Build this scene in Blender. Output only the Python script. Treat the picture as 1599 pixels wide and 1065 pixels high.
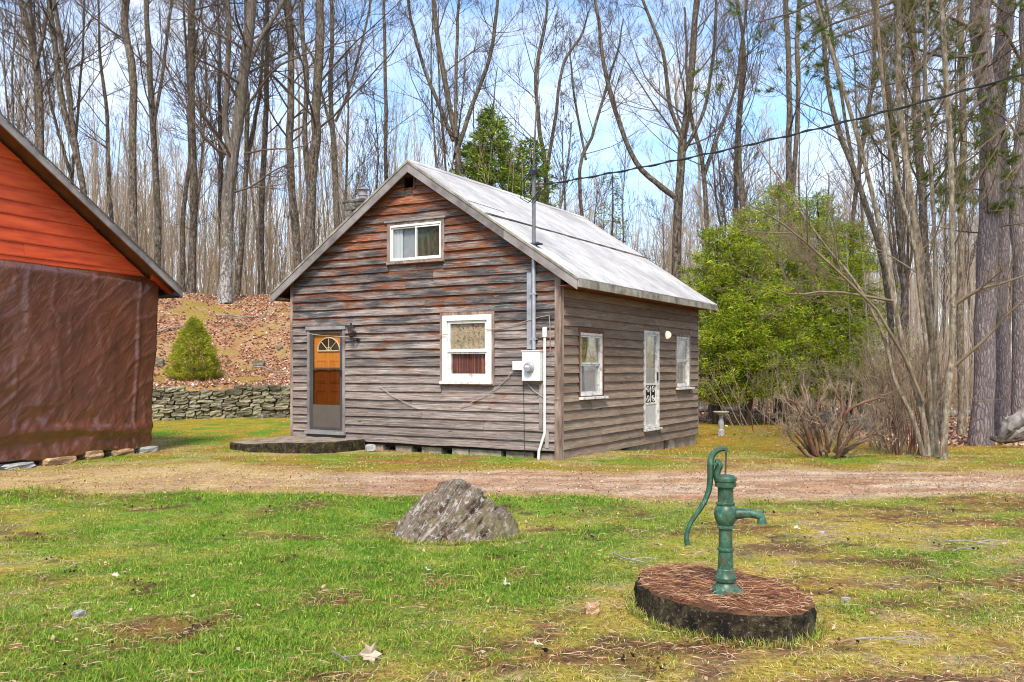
import bpy, math, random
import numpy as np
from mathutils import Vector

random.seed(7)
for o in list(bpy.data.objects):
    bpy.data.objects.remove(o)
S = bpy.context.scene
COL = S.collection

# ------------------------------------------------------------------ camera, light, exposure
FPX, HCAM, CXP, HOR = 1420.0, 1.6, 799.5, 575.0
cam_d = bpy.data.cameras.new('camera')
cam_d.sensor_width = 36.0
cam_d.lens = FPX / 1599 * 36
cam_d.shift_y = (HOR - 532.5) / 1599
cam_d.clip_start = 0.1
cam_d.clip_end = 3000
cam = bpy.data.objects.new('camera', cam_d)
cam.location = (0, 0, HCAM)
cam.rotation_euler = (math.radians(90), 0, 0)
COL.objects.link(cam)
S.camera = cam

SUN = Vector((-0.06, -0.72, 0.86)).normalized()
world = bpy.data.worlds.new('World')
S.world = world
world.use_nodes = True
wn = world.node_tree
wn.nodes.clear()

def nd(nt, typ, ins=None, **props):
    n = nt.nodes.new(typ)
    for k, v in props.items():
        setattr(n, k, v)
    for k, v in (ins or {}).items():
        s = n.inputs[k]
        if isinstance(v, bpy.types.NodeSocket):
            nt.links.new(v, s)
        elif isinstance(v, bpy.types.Node):
            nt.links.new(v.outputs[0], s)
        else:
            if hasattr(s.default_value, '__len__') and not hasattr(v, '__len__'):
                v = (v,) * len(s.default_value)
            elif hasattr(v, '__len__') and hasattr(s.default_value, '__len__') and len(s.default_value) == 4 and len(v) == 3:
                v = (*v, 1)
            s.default_value = v
    return n

def mth(nt, op, a, b=0.0, c=0.0, clamp=False):
    return nd(nt, 'ShaderNodeMath', {0: a, 1: b, 2: c}, operation=op, use_clamp=clamp).outputs[0]

def mixc(nt, fac, a, b, blend='MIX'):
    n = nt.nodes.new('ShaderNodeMix')
    n.data_type = 'RGBA'
    n.blend_type = blend
    n.clamp_factor = True
    for idx, v in ((0, fac), (6, a), (7, b)):
        s = n.inputs[idx]
        if isinstance(v, bpy.types.NodeSocket):
            nt.links.new(v, s)
        elif isinstance(v, bpy.types.Node):
            nt.links.new(v.outputs[0], s)
        else:
            s.default_value = (*v, 1) if hasattr(v, '__len__') and len(v) == 3 else v
    return n.outputs[2]

def ramp(nt, fac, stops, interp='LINEAR'):
    n = nd(nt, 'ShaderNodeValToRGB', {0: fac})
    cr = n.color_ramp
    cr.interpolation = interp
    while len(cr.elements) < len(stops):
        cr.elements.new(0.5)
    for e, (p, c) in zip(cr.elements, stops):
        e.position = p
        e.color = (c, c, c, 1) if not hasattr(c, '__len__') else (*c[:3], 1)
    return n.outputs[0]

sky = nd(wn, 'ShaderNodeTexSky', sky_type='NISHITA', sun_disc=False)
sky.sun_elevation = math.asin(SUN.z)
sky.sun_rotation = math.atan2(SUN.x, SUN.y)
sky.altitude = 200
sky.air_density = 1.0
sky.dust_density = 1.2
sky.ozone_density = 1.3
wtc = nd(wn, 'ShaderNodeTexCoord')
sep = nd(wn, 'ShaderNodeSeparateXYZ', {0: wtc.outputs['Generated']})
zz = mth(wn, 'ADD', mth(wn, 'MAXIMUM', sep.outputs[2], 0.0), 0.22)
cx_ = mth(wn, 'DIVIDE', sep.outputs[0], zz)
cy_ = mth(wn, 'DIVIDE', sep.outputs[1], zz)
cv = nd(wn, 'ShaderNodeCombineXYZ', {0: cx_, 1: cy_, 2: 0.0})
cn = nd(wn, 'ShaderNodeTexNoise', {'Vector': cv, 'Scale': 1.5, 'Detail': 7.0, 'Roughness': 0.58, 'Distortion': 0.4})
cmask = ramp(wn, cn.outputs[0], [(0.38, 0.0), (0.62, 1.0)])
hz = mth(wn, 'SUBTRACT', 1.0, mth(wn, 'MULTIPLY', mth(wn, 'MAXIMUM', sep.outputs[2], 0.0), 3.0), clamp=True)
hz = mth(wn, 'POWER', hz, 1.6)
cm2 = mth(wn, 'MAXIMUM', mth(wn, 'MULTIPLY', cmask, 0.78), mth(wn, 'MULTIPLY', hz, 0.85), clamp=True)
cloud = mixc(wn, cm2, mixc(wn, 1.0, sky.outputs[0], (0.90, 1.15, 1.35), 'MULTIPLY'), (4.7, 4.85, 5.05))
bg = nd(wn, 'ShaderNodeBackground', {'Color': cloud, 'Strength': 0.12})
wo = nd(wn, 'ShaderNodeOutputWorld', {0: bg.outputs[0]})

sun_d = bpy.data.lights.new('sun', 'SUN')
sun_d.energy = 2.5
sun_d.angle = math.radians(14)
sun_d.color = (1.0, 0.89, 0.72)
sun_o = bpy.data.objects.new('sun', sun_d)
sun_o.rotation_euler = SUN.to_track_quat('Z', 'Y').to_euler()
COL.objects.link(sun_o)

S.view_settings.view_transform = 'Standard'
S.view_settings.look = 'None'
S.view_settings.exposure = 1.08
S.view_settings.gamma = 1.0
S.view_settings.use_curve_mapping = False
S.render.engine = 'CYCLES'
S.cycles.use_denoising = True
try:
    S.cycles.denoiser = 'OPENIMAGEDENOISE'
    S.cycles.denoising_input_passes = 'RGB_ALBEDO_NORMAL'
except Exception:
    pass
S.cycles.max_bounces = 5
S.cycles.diffuse_bounces = 3
S.cycles.glossy_bounces = 3
S.cycles.transmission_bounces = 4
S.cycles.transparent_max_bounces = 12
S.cycles.caustics_reflective = False
S.cycles.caustics_refractive = False
S.cycles.sample_clamp_indirect = 4.0
S.cycles.filter_width = 1.1 if hasattr(S.cycles, 'filter_width') else 1.5

# ------------------------------------------------------------------ helpers
def PT(px, py, Y):
    return np.array([(px - CXP) * Y / FPX, Y, HCAM - (py - HOR) * Y / FPX])

def _h(ix, iy, iz, seed):
    v = np.sin(ix * 127.1 + iy * 311.7 + iz * 74.7 + seed * 53.3) * 43758.5453
    return v - np.floor(v)

def vn(x, y, z=0.0, seed=0):
    x, y, z = np.broadcast_arrays(np.asarray(x, float), np.asarray(y, float), np.asarray(z, float))
    ix, iy, iz = np.floor(x), np.floor(y), np.floor(z)
    fx, fy, fz = x - ix, y - iy, z - iz
    fx, fy, fz = (f * f * (3 - 2 * f) for f in (fx, fy, fz))
    r = 0
    for dx in (0, 1):
        for dy in (0, 1):
            for dz in (0, 1):
                w = (fx if dx else 1 - fx) * (fy if dy else 1 - fy) * (fz if dz else 1 - fz)
                r = r + w * _h(ix + dx, iy + dy, iz + dz, seed)
    return r

def fbm(x, y, z=0.0, seed=0, octs=4):
    a, s, r, f = 0.5, 0, 0, 1.0
    x, y, z = (np.asarray(v, float) for v in (x, y, z))
    for i in range(octs):
        r = r + a * vn(x * f, y * f, z * f, seed + i * 17)
        s += a
        a *= 0.5
        f *= 2.03
    return r / s

def sst(e0, e1, x):
    t = np.clip((np.asarray(x, float) - e0) / (e1 - e0), 0, 1)
    return t * t * (3 - 2 * t)

def tag(o, label=None, cat=None, group=None, kind=None):
    if label: o['label'] = label
    if cat: o['category'] = cat
    if group: o['group'] = group
    if kind: o['kind'] = kind
    return o

def empty(name, loc=(0, 0, 0), rz=0.0):
    o = bpy.data.objects.new(name, None)
    o.empty_display_size = 0.2
    o.location = loc
    o.rotation_euler = (0, 0, rz)
    COL.objects.link(o)
    return o

def link(name, me, parent=None, loc=None):
    o = bpy.data.objects.new(name, me)
    COL.objects.link(o)
    if parent: o.parent = parent
    if loc is not None: o.location = loc
    return o

def mesh_np(name, V, F, mat=None, smooth=False, col=None):
    V = np.ascontiguousarray(V, dtype=np.float32)
    F = np.ascontiguousarray(F, dtype=np.int32)
    me = bpy.data.meshes.new(name)
    me.vertices.add(len(V))
    me.vertices.foreach_set('co', V.ravel())
    me.loops.add(F.size)
    me.loops.foreach_set('vertex_index', F.ravel())
    me.polygons.add(len(F))
    me.polygons.foreach_set('loop_start', np.arange(0, F.size, F.shape[1], dtype=np.int32))
    if smooth:
        me.polygons.foreach_set('use_smooth', np.ones(len(F), dtype=bool))
    if col is not None:
        c = np.ones((len(V), 4), dtype=np.float32)
        c[:, :3] = col
        a = me.attributes.new('Col', 'FLOAT_COLOR', 'POINT')
        a.data.foreach_set('color', c.ravel())
    me.update(calc_edges=True)
    if mat: me.materials.append(mat)
    return me

class MB:
    """collects shapes for one mesh"""
    def __init__(s):
        s.v, s.f, s.c = [], [], []
    def add(s, vs, fs, c=None):
        b = len(s.v)
        s.v += [tuple(float(t) for t in p) for p in vs]
        s.f += [tuple(b + i for i in f) for f in fs]
        s.c += [c if c is not None else (1, 1, 1)] * len(vs) if not (c is not None and len(c) == len(vs) and hasattr(c[0], '__len__')) else list(c)
        return s
    def box(s, a, b, mp=None, c=None):
        x0, y0, z0 = a; x1, y1, z1 = b
        vs = [(x0, y0, z0), (x1, y0, z0), (x1, y1, z0), (x0, y1, z0), (x0, y0, z1), (x1, y0, z1), (x1, y1, z1), (x0, y1, z1)]
        if mp: vs = [mp(*p) for p in vs]
        return s.add(vs, [(0, 3, 2, 1), (4, 5, 6, 7), (0, 1, 5, 4), (1, 2, 6, 5), (2, 3, 7, 6), (3, 0, 4, 7)], c)
    def tube(s, pts, rad, sides=8, cap=True, flat=1.0):
        pts = [Vector(p) for p in pts]
        n = len(pts)
        if not hasattr(rad, '__len__'): rad = [rad] * n
        d0 = (pts[-1] - pts[0]).normalized()
        ref = Vector((0, 1, 0)) if abs(d0.y) < 0.8 else Vector((0, 0, 1))
        vs = []
        for i, p in enumerate(pts):
            t = (pts[min(i + 1, n - 1)] - pts[max(i - 1, 0)]).normalized()
            u = t.cross(ref).normalized(); w = t.cross(u).normalized()
            for k in range(sides):
                a = 2 * math.pi * k / sides
                vs.append(p + u * (math.cos(a) * rad[i]) + w * (math.sin(a) * rad[i] * flat))
        fs = [(i * sides + k, i * sides + (k + 1) % sides, (i + 1) * sides + (k + 1) % sides, (i + 1) * sides + k) for i in range(n - 1) for k in range(sides)]
        if cap:
            fs += [tuple(range(sides))[::-1], tuple((n - 1) * sides + k for k in range(sides))]
        return s.add(vs, fs)
    def lathe(s, prof, c=(0, 0, 0), sides=24, cap=True):
        vs = [(c[0] + r * math.cos(2 * math.pi * k / sides), c[1] + r * math.sin(2 * math.pi * k / sides), c[2] + z) for r, z in prof for k in range(sides)]
        n = len(prof)
        fs = [(i * sides + k, i * sides + (k + 1) % sides, (i + 1) * sides + (k + 1) % sides, (i + 1) * sides + k) for i in range(n - 1) for k in range(sides)]
        if cap:
            fs += [tuple(range(sides))[::-1], tuple((n - 1) * sides + k for k in range(sides))]
        return s.add(vs, fs)
    def mesh(s, name, mat, smooth=False, autosmooth=None):
        me = bpy.data.meshes.new(name)
        me.from_pydata(s.v, [], s.f)
        a = me.attributes.new('Col', 'FLOAT_COLOR', 'POINT')
        a.data.foreach_set('color', np.array([(*c, 1) for c in s.c], dtype=np.float32).ravel())
        if smooth:
            me.polygons.foreach_set('use_smooth', [True] * len(me.polygons))
            if autosmooth:
                me.set_sharp_from_angle(angle=math.radians(autosmooth))
        me.materials.append(mat)
        me.update()
        return me
    def build(s, name, mat, parent=None, smooth=False, bevel=0, autosmooth=40):
        o = link(name, s.mesh(name, mat, smooth, autosmooth), parent)
        if bevel:
            b = o.modifiers.new('bevel', 'BEVEL'); b.width = bevel; b.segments = 1; b.limit_method = 'ANGLE'
        return o

# ------------------------------------------------------------------ materials
def newmat(name, rough=0.8, spec=0.3):
    m = bpy.data.materials.new(name)
    m.use_nodes = True
    nt = m.node_tree
    nt.nodes.clear()
    b = nd(nt, 'ShaderNodeBsdfPrincipled')
    b.inputs['Roughness'].default_value = rough
    b.inputs['Specular IOR Level'].default_value = spec
    nd(nt, 'ShaderNodeOutputMaterial', {0: b.outputs[0]})
    return m, nt, b

def setin(nt, b, name, v):
    if isinstance(v, bpy.types.NodeSocket): nt.links.new(v, b.inputs[name])
    else: b.inputs[name].default_value = (*v, 1) if hasattr(v, '__len__') and len(v) == 3 else v

def objco(nt, scale=(1, 1, 1), rnd=0.0):
    tc = nd(nt, 'ShaderNodeTexCoord')
    src = tc.outputs['Object']
    if rnd:
        oi = nd(nt, 'ShaderNodeObjectInfo')
        off = mth(nt, 'MULTIPLY', oi.outputs['Random'], rnd)
        src = nd(nt, 'ShaderNodeVectorMath', {0: src, 1: nd(nt, 'ShaderNodeCombineXYZ', {0: off, 1: off, 2: off}).outputs[0]}, operation='ADD').outputs[0]
    return nd(nt, 'ShaderNodeMapping', {'Vector': src, 'Scale': scale}).outputs[0]

def noise(nt, vec, scale, detail=4.0, rough=0.55, dist=0.0):
    return nd(nt, 'ShaderNodeTexNoise', {'Vector': vec, 'Scale': scale, 'Detail': detail, 'Roughness': rough, 'Distortion': dist}).outputs[0]

def bump(nt, b, h, strength=0.5, dist=0.01):
    n = nd(nt, 'ShaderNodeBump', {'Height': h, 'Strength': strength, 'Distance': dist})
    nt.links.new(n.outputs[0], b.inputs['Normal'])

def simple(name, c1, c2=None, scale=8.0, rough=0.7, spec=0.3, bmp=0.0, bdist=0.005, rnd=0.0, stretch=(1, 1, 1), metal=0.0, c3=None):
    m, nt, b = newmat(name, rough, spec)
    c2 = c2 or tuple(x * 0.7 for x in c1)
    v = objco(nt, stretch, 13.7)
    n = noise(nt, v, scale, 5.0, 0.62)
    stops = [(0.32, c2), (0.62, c1)] if c3 is None else [(0.3, c2), (0.52, c1), (0.7, c3)]
    c = ramp(nt, n, stops)
    if rnd:
        oi = nd(nt, 'ShaderNodeObjectInfo')
        f = mth(nt, 'MULTIPLY_ADD', oi.outputs['Random'], rnd, 1 - rnd / 2)
        c = mixc(nt, 1.0, c, nd(nt, 'ShaderNodeCombineXYZ', {0: f, 1: f, 2: f}).outputs[0], 'MULTIPLY')
    setin(nt, b, 'Base Color', c)
    b.inputs['Metallic'].default_value = metal
    if bmp: bump(nt, b, n, bmp, bdist)
    return m

def attr_mat(name, rough=0.8, spec=0.2, trans=0.0, nscale=0.0, namp=0.3, bmp=0.0, bdist=0.01):
    """base colour comes from the mesh's own Col attribute"""
    m, nt, b = newmat(name, rough, spec)
    c = nd(nt, 'ShaderNodeAttribute', attribute_name='Col').outputs['Color']
    if nscale:
        v = objco(nt)
        n = noise(nt, v, nscale, 6.0, 0.68)
        f = ramp(nt, n, [(0.28, 1 - namp), (0.72, 1 + namp)])
        n2 = ramp(nt, n, [(0.25, 1.0 - namp * 1.1), (0.75, 1.0 + namp * 1.1)])
        k = nd(nt, 'ShaderNodeMapRange', {0: n, 1: 0.3, 2: 0.7, 3: 1 - namp, 4: 1 + namp}).outputs[0]
        c = mixc(nt, 1.0, c, nd(nt, 'ShaderNodeCombineXYZ', {0: k, 1: k, 2: k}).outputs[0], 'MULTIPLY')
        if bmp: bump(nt, b, n, bmp, bdist)
    setin(nt, b, 'Base Color', c)
    if trans:
        tr = nd(nt, 'ShaderNodeBsdfTranslucent', {'Color': c})
        ms = nd(nt, 'ShaderNodeMixShader', {0: trans, 1: b.outputs[0], 2: tr.outputs[0]})
        out = [n for n in nt.nodes if n.type == 'OUTPUT_MATERIAL'][0]
        nt.links.new(ms.outputs[0], out.inputs[0])
    return m

def board_mat(name, side=False):
    """weathered clapboard: silver-grey wood with protected red-brown areas"""
    m, nt, b = newmat(name, 0.82, 0.2)
    tc = nd(nt, 'ShaderNodeTexCoord')
    oi = nd(nt, 'ShaderNodeObjectInfo')
    off = mth(nt, 'MULTIPLY', oi.outputs['Random'], 31.0)
    ov = nd(nt, 'ShaderNodeCombineXYZ', {0: off, 1: off, 2: 0.0}).outputs[0]
    vec = nd(nt, 'ShaderNodeVectorMath', {0: tc.outputs['Object'], 1: ov}, operation='ADD').outputs[0]
    grain = noise(nt, nd(nt, 'ShaderNodeMapping', {'Vector': vec, 'Scale': (1.3, 1.3, 46.0)}).outputs[0], 1.6, 8.0, 0.72, 0.6)
    blot = noise(nt, nd(nt, 'ShaderNodeMapping', {'Vector': vec, 'Scale': (1.0, 1.0, 5.0)}).outputs[0], 1.5, 5.0, 0.6, 0.4)
    fine = noise(nt, nd(nt, 'ShaderNodeMapping', {'Vector': vec, 'Scale': (6, 6, 160.0)}).outputs[0], 1.4, 3.0, 0.7)
    at = nd(nt, 'ShaderNodeAttribute', attribute_name='Col')
    sc = nd(nt, 'ShaderNodeSeparateColor', {0: at.outputs['Color']})
    up = sc.outputs[0]
    z = nd(nt, 'ShaderNodeSeparateXYZ', {0: tc.outputs['Object']}).outputs[2]
    if side:
        grey = ramp(nt, grain, [(0.25, (0.09, 0.058, 0.042)), (0.42, (0.20, 0.15, 0.11)), (0.6, (0.31, 0.24, 0.18)), (0.8, (0.44, 0.355, 0.275))])
        red = ramp(nt, grain, [(0.3, (0.12, 0.075, 0.055)), (0.7, (0.27, 0.185, 0.135))])
        m1 = mth(nt, 'SUBTRACT', blot, 0.45)
        mask = mth(nt, 'MULTIPLY', mth(nt, 'ADD', m1, mth(nt, 'MULTIPLY', z, 0.06)), 4.0, clamp=True)
    else:
        grey = ramp(nt, grain, [(0.27, (0.030, 0.024, 0.024)), (0.42, (0.14, 0.11, 0.098)), (0.54, (0.28, 0.228, 0.205)), (0.72, (0.54, 0.47, 0.425))])
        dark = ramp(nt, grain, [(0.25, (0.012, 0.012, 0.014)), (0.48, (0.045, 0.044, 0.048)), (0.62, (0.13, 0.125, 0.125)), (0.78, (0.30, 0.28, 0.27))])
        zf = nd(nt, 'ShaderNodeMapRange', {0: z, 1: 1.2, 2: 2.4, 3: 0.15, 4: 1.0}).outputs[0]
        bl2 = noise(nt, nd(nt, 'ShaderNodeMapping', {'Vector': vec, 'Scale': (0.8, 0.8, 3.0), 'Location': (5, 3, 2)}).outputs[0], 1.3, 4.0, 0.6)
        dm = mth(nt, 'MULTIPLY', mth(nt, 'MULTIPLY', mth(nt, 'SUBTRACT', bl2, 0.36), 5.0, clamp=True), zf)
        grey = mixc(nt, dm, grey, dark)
        red = ramp(nt, grain, [(0.28, (0.030, 0.011, 0.007)), (0.45, (0.12, 0.036, 0.017)), (0.58, (0.27, 0.10, 0.045)), (0.75, (0.48, 0.25, 0.13))])
        h = nd(nt, 'ShaderNodeMapRange', {0: z, 1: 0.6, 2: 4.8, 3: -0.25, 4: 0.045}).outputs[0]
        # wood under the overlap of the board above keeps its red colour
        prot = mth(nt, 'MULTIPLY', mth(nt, 'POWER', up, 2.0), 0.34)
        botm = mth(nt, 'MULTIPLY', mth(nt, 'POWER', mth(nt, 'SUBTRACT', 1.0, up), 9.0), 0.16)
        sm = mth(nt, 'ADD', mth(nt, 'ADD', mth(nt, 'SUBTRACT', blot, 0.50), h), mth(nt, 'ADD', prot, botm))
        sm = mth(nt, 'ADD', sm, sc.outputs[1])
        mask = mth(nt, 'MULTIPLY', sm, 7.0, clamp=True)
    c = mixc(nt, mask, grey, red)
    st = noise(nt, nd(nt, 'ShaderNodeMapping', {'Vector': vec, 'Scale': (2.2, 2.2, 30.0), 'Location': (3, 9, 1)}).outputs[0], 1.3, 6.0, 0.75, 0.8)
    c = mixc(nt, ramp(nt, st, [(0.56, 0.0), (0.70, 0.55)]), c, (0.50, 0.44, 0.40) if not side else (0.40, 0.32, 0.255))
    c = mixc(nt, ramp(nt, st, [(0.28, 0.6), (0.40, 0.0)]), c, (0.025, 0.018, 0.015) if not side else (0.09, 0.06, 0.045))
    f = mth(nt, 'MULTIPLY_ADD', oi.outputs['Random'], 0.45, 0.80)
    c = mixc(nt, 1.0, c, nd(nt, 'ShaderNodeCombineXYZ', {0: f, 1: f, 2: f}).outputs[0], 'MULTIPLY')
    # knots
    vo = nd(nt, 'ShaderNodeTexVoronoi', {'Vector': nd(nt, 'ShaderNodeMapping', {'Vector': vec, 'Scale': (1.5, 1.5, 6.0)}).outputs[0], 'Scale': 1.0})
    kn = ramp(nt, vo.outputs['Distance'], [(0.05, 1.0), (0.10, 0.0)])
    c = mixc(nt, mth(nt, 'MULTIPLY', kn, 0.75), c, (0.03, 0.018, 0.014))
    setin(nt, b, 'Base Color', c)
    bump(nt, b, mth(nt, 'ADD', grain, mth(nt, 'MULTIPLY', fine, 0.5)), 0.7, 0.006)
    return m

M = {}
M['board'] = board_mat('weathered_clapboard')
M['board_side'] = board_mat('brown_clapboard', True)
M['grey_wood'] = simple('grey_trim_wood', (0.33, 0.29, 0.28), (0.13, 0.11, 0.11), 2.0, 0.8, 0.2, 0.5, 0.004, 0.3, (1, 1, 1))
M['trim_wood'] = simple('weathered_trim', (0.27, 0.19, 0.15), (0.10, 0.065, 0.05), 3.0, 0.8, 0.2, 0.5, 0.004, 0.3, (3, 3, 0.6), c3=(0.4, 0.33, 0.29))
M['soffit'] = simple('soffit_wood', (0.20, 0.075, 0.035), (0.08, 0.03, 0.018), 2.0, 0.8, 0.2, 0.3, rnd=0.3)
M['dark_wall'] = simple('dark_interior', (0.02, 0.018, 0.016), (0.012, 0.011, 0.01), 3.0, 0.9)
M['white_paint'] = simple('white_window_paint', (0.80, 0.79, 0.76), (0.66, 0.62, 0.56), 5.0, 0.45, 0.4, 0.15, 0.002, c3=(0.84, 0.84, 0.83))
M['chip_paint'] = simple('chipped_white_paint', (0.68, 0.66, 0.63), (0.30, 0.25, 0.21), 9.0, 0.6, 0.3, 0.4, 0.002, c3=(0.76, 0.75, 0.74))
M['alu'] = simple('aluminium', (0.5, 0.51, 0.54), (0.36, 0.37, 0.4), 6.0, 0.42, 0.5, metal=0.6)
M['meter'] = simple('meter_grey_enamel', (0.72, 0.73, 0.74), (0.58, 0.58, 0.58), 6.0, 0.45, 0.4)
M['pvc'] = simple('white_pvc', (0.78, 0.78, 0.76), (0.6, 0.58, 0.55), 7.0, 0.45, 0.4)
M['black_iron'] = simple('black_iron', (0.02, 0.022, 0.025), (0.012, 0.012, 0.014), 20.0, 0.45, 0.5, 0.3)
M['cable'] = simple('black_cable', (0.025, 0.025, 0.028), (0.02, 0.02, 0.02), 5.0, 0.5)
M['pale_cord'] = simple('pale_cord', (0.42, 0.36, 0.32), (0.3, 0.24, 0.2), 5.0, 0.7)
M['storm'] = simple('storm_door_metal', (0.075, 0.07, 0.07), (0.055, 0.05, 0.048), 3.0, 0.5, 0.4)
M['storm_panel'] = simple('kick_panel', (0.115, 0.095, 0.08), (0.095, 0.08, 0.068), 3.0, 0.5, 0.4)
M['cream'] = simple('cream_paint', (0.75, 0.62, 0.38), (0.7, 0.55, 0.32), 6.0, 0.5)
M['curtain_white'] = simple('white_curtain', (0.62, 0.64, 0.66), (0.45, 0.47, 0.5), 3.0, 0.9, stretch=(12, 12, 0.3))
M['frost'] = simple('frosted_film', (0.36, 0.38, 0.40), (0.30, 0.32, 0.34), 5.0, 0.5)

def curtain_mat(name, cols, sx=30.0, sz=0.3, scale=1.0, metric=None):
    m, nt, b = newmat(name, 0.9, 0.1)
    v = objco(nt, (sx, sx, sz))
    n = noise(nt, v, scale, 3.0, 0.6, 0.5)
    setin(nt, b, 'Base Color', ramp(nt, n, cols))
    return m
M['curtain_red'] = curtain_mat('striped_curtain', [(0.33, (0.03, 0.022, 0.02)), (0.45, (0.25, 0.05, 0.03)), (0.55, (0.05, 0.035, 0.035)), (0.66, (0.36, 0.13, 0.08))], 26.0, 0.2)
M['floral'] = curtain_mat('floral_fabric', [(0.32, (0.10, 0.13, 0.06)), (0.44, (0.42, 0.34, 0.22)), (0.54, (0.52, 0.42, 0.28)), (0.64, (0.36, 0.12, 0.07)), (0.72, (0.24, 0.26, 0.14))], 16.0, 14.0)
M['floral_yellow'] = curtain_mat('yellow_floral_fabric', [(0.32, (0.06, 0.07, 0.03)), (0.46, (0.42, 0.28, 0.06)), (0.56, (0.55, 0.42, 0.14)), (0.68, (0.22, 0.12, 0.05))], 15.0, 9.0)
M['green_reflection'] = curtain_mat('painted_tree_reflection', [(0.35, (0.03, 0.045, 0.03)), (0.65, (0.10, 0.13, 0.09))], 9.0, 3.0)  # dark green reflection of trees, painted as a colour pattern
M['curtain_pale'] = curtain_mat('pale_curtain', [(0.35, (0.30, 0.32, 0.27)), (0.6, (0.55, 0.55, 0.48))], 20.0, 0.3)

def glass_mat(name, tint=(0.97, 0.98, 0.98), refl=0.03):
    m = bpy.data.materials.new(name); m.use_nodes = True
    nt = m.node_tree; nt.nodes.clear()
    tr = nd(nt, 'ShaderNodeBsdfTransparent', {'Color': tint})
    gl = nd(nt, 'ShaderNodeBsdfGlossy', {'Color': (1, 1, 1), 'Roughness': 0.03})
    fr = nd(nt, 'ShaderNodeLayerWeight', {'Blend': 0.5})
    f = mth(nt, 'MULTIPLY_ADD', mth(nt, 'POWER', fr.outputs['Facing'], 4.0), 0.9, 0.04 + refl, clamp=True)
    v = objco(nt)
    bp = nd(nt, 'ShaderNodeBump', {'Height': noise(nt, v, 1.4, 1.0), 'Strength': 0.12, 'Distance': 0.03})
    nt.links.new(bp.outputs[0], gl.inputs['Normal'])
    ms = nd(nt, 'ShaderNodeMixShader', {0: f, 1: tr.outputs[0], 2: gl.outputs[0]})
    nd(nt, 'ShaderNodeOutputMaterial', {0: ms.outputs[0]})
    return m
M['glass'] = glass_mat('window_glass')
M['screen'] = glass_mat('insect_screen', (0.66, 0.62, 0.62), 0.0)

# door wood
M['door_wood'] = simple('orange_door_wood', (0.72, 0.25, 0.04), (0.56, 0.16, 0.028), 3.0, 0.4, 0.4, 0.1, stretch=(8, 8, 0.6), c3=(0.72, 0.28, 0.06))

# roofing
def roofing():
    m, nt, b = newmat('white_roll_roofing', 0.7, 0.3)
    v = objco(nt, (1, 1, 1), 5.0)
    big = noise(nt, v, 0.9, 5.0, 0.6)
    streak = noise(nt, objco(nt, (0.7, 9.0, 0.7)), 1.0, 4.0, 0.6)
    sp = noise(nt, v, 55.0, 2.0, 0.8)
    c = ramp(nt, big, [(0.3, (0.33, 0.31, 0.305)), (0.58, (0.57, 0.56, 0.555))])
    c = mixc(nt, ramp(nt, streak, [(0.48, 0.0), (0.7, 0.6)]), c, (0.30, 0.275, 0.265))
    c = mixc(nt, ramp(nt, sp, [(0.30, 0.6), (0.40, 0.0)]), c, (0.16, 0.14, 0.13))
    pt = noise(nt, v, 5.0, 5.0, 0.7)
    c = mixc(nt, ramp(nt, pt, [(0.50, 0.0), (0.64, 0.5)]), c, (0.27, 0.25, 0.24))
    setin(nt, b, 'Base Color', c)
    bump(nt, b, sp, 0.35, 0.004)
    return m
M['roofing'] = roofing()
M['tar'] = simple('tar_line', (0.035, 0.03, 0.03), (0.09, 0.08, 0.08), 12.0, 0.8)
M['dark_roof'] = simple('dark_shingle', (0.13, 0.12, 0.12), (0.08, 0.075, 0.075), 14.0, 0.9)
M['mossy_fascia'] = simple('mossy_fascia', (0.30, 0.27, 0.22), (0.11, 0.095, 0.08), 4.0, 0.85, 0.2, 0.5, 0.004, c3=(0.42, 0.40, 0.35))
M['concrete'] = simple('old_concrete', (0.26, 0.21, 0.165), (0.10, 0.08, 0.062), 5.0, 0.9, 0.2, 0.5, 0.01, c3=(0.33, 0.28, 0.22))
M['block'] = simple('foundation_block', (0.32, 0.26, 0.20), (0.17, 0.13, 0.10), 4.0, 0.9, 0.2, 0.5, 0.01, rnd=0.5, c3=(0.4, 0.35, 0.28))
M['orange_board'] = simple('orange_stained_board', (0.62, 0.078, 0.020), (0.40, 0.045, 0.014), 1.2, 0.55, 0.3, 0.35, 0.004, 0.25, (1.0, 1.0, 7.0), c3=(0.64, 0.12, 0.032))

def rock(name, cols, scale=6.0, bstr=0.9, bd=0.03, moss=None, rnd=0.0, stretch=(1, 1, 1)):
    m, nt, b = newmat(name, 0.88, 0.2)
    v = objco(nt, stretch, 17.0)
    n1 = noise(nt, v, scale, 8.0, 0.68, 0.5)
    n2 = noise(nt, v, scale * 5, 5.0, 0.7)
    c = ramp(nt, n1, cols)
    c = mixc(nt, ramp(nt, n2, [(0.56, 0.0), (0.66, 0.6)]), c, cols[-1][1])
    c = mixc(nt, ramp(nt, n2, [(0.32, 0.75), (0.42, 0.0)]), c, tuple(x * 0.25 for x in cols[0][1]))
    if moss:
        n3 = noise(nt, v, scale * 0.6, 4.0, 0.6)
        c = mixc(nt, ramp(nt, n3, [(0.55, 0.0), (0.66, 0.8)]), c, moss)
    if rnd:
        oi = nd(nt, 'ShaderNodeObjectInfo')
        f = mth(nt, 'MULTIPLY_ADD', oi.outputs['Random'], rnd, 1 - rnd / 2)
        c = mixc(nt, 1.0, c, nd(nt, 'ShaderNodeCombineXYZ', {0: f, 1: f, 2: f}).outputs[0], 'MULTIPLY')
    setin(nt, b, 'Base Color', c)
    bump(nt, b, mth(nt, 'ADD', n1, mth(nt, 'MULTIPLY', n2, 0.4)), bstr, bd)
    return m
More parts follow.
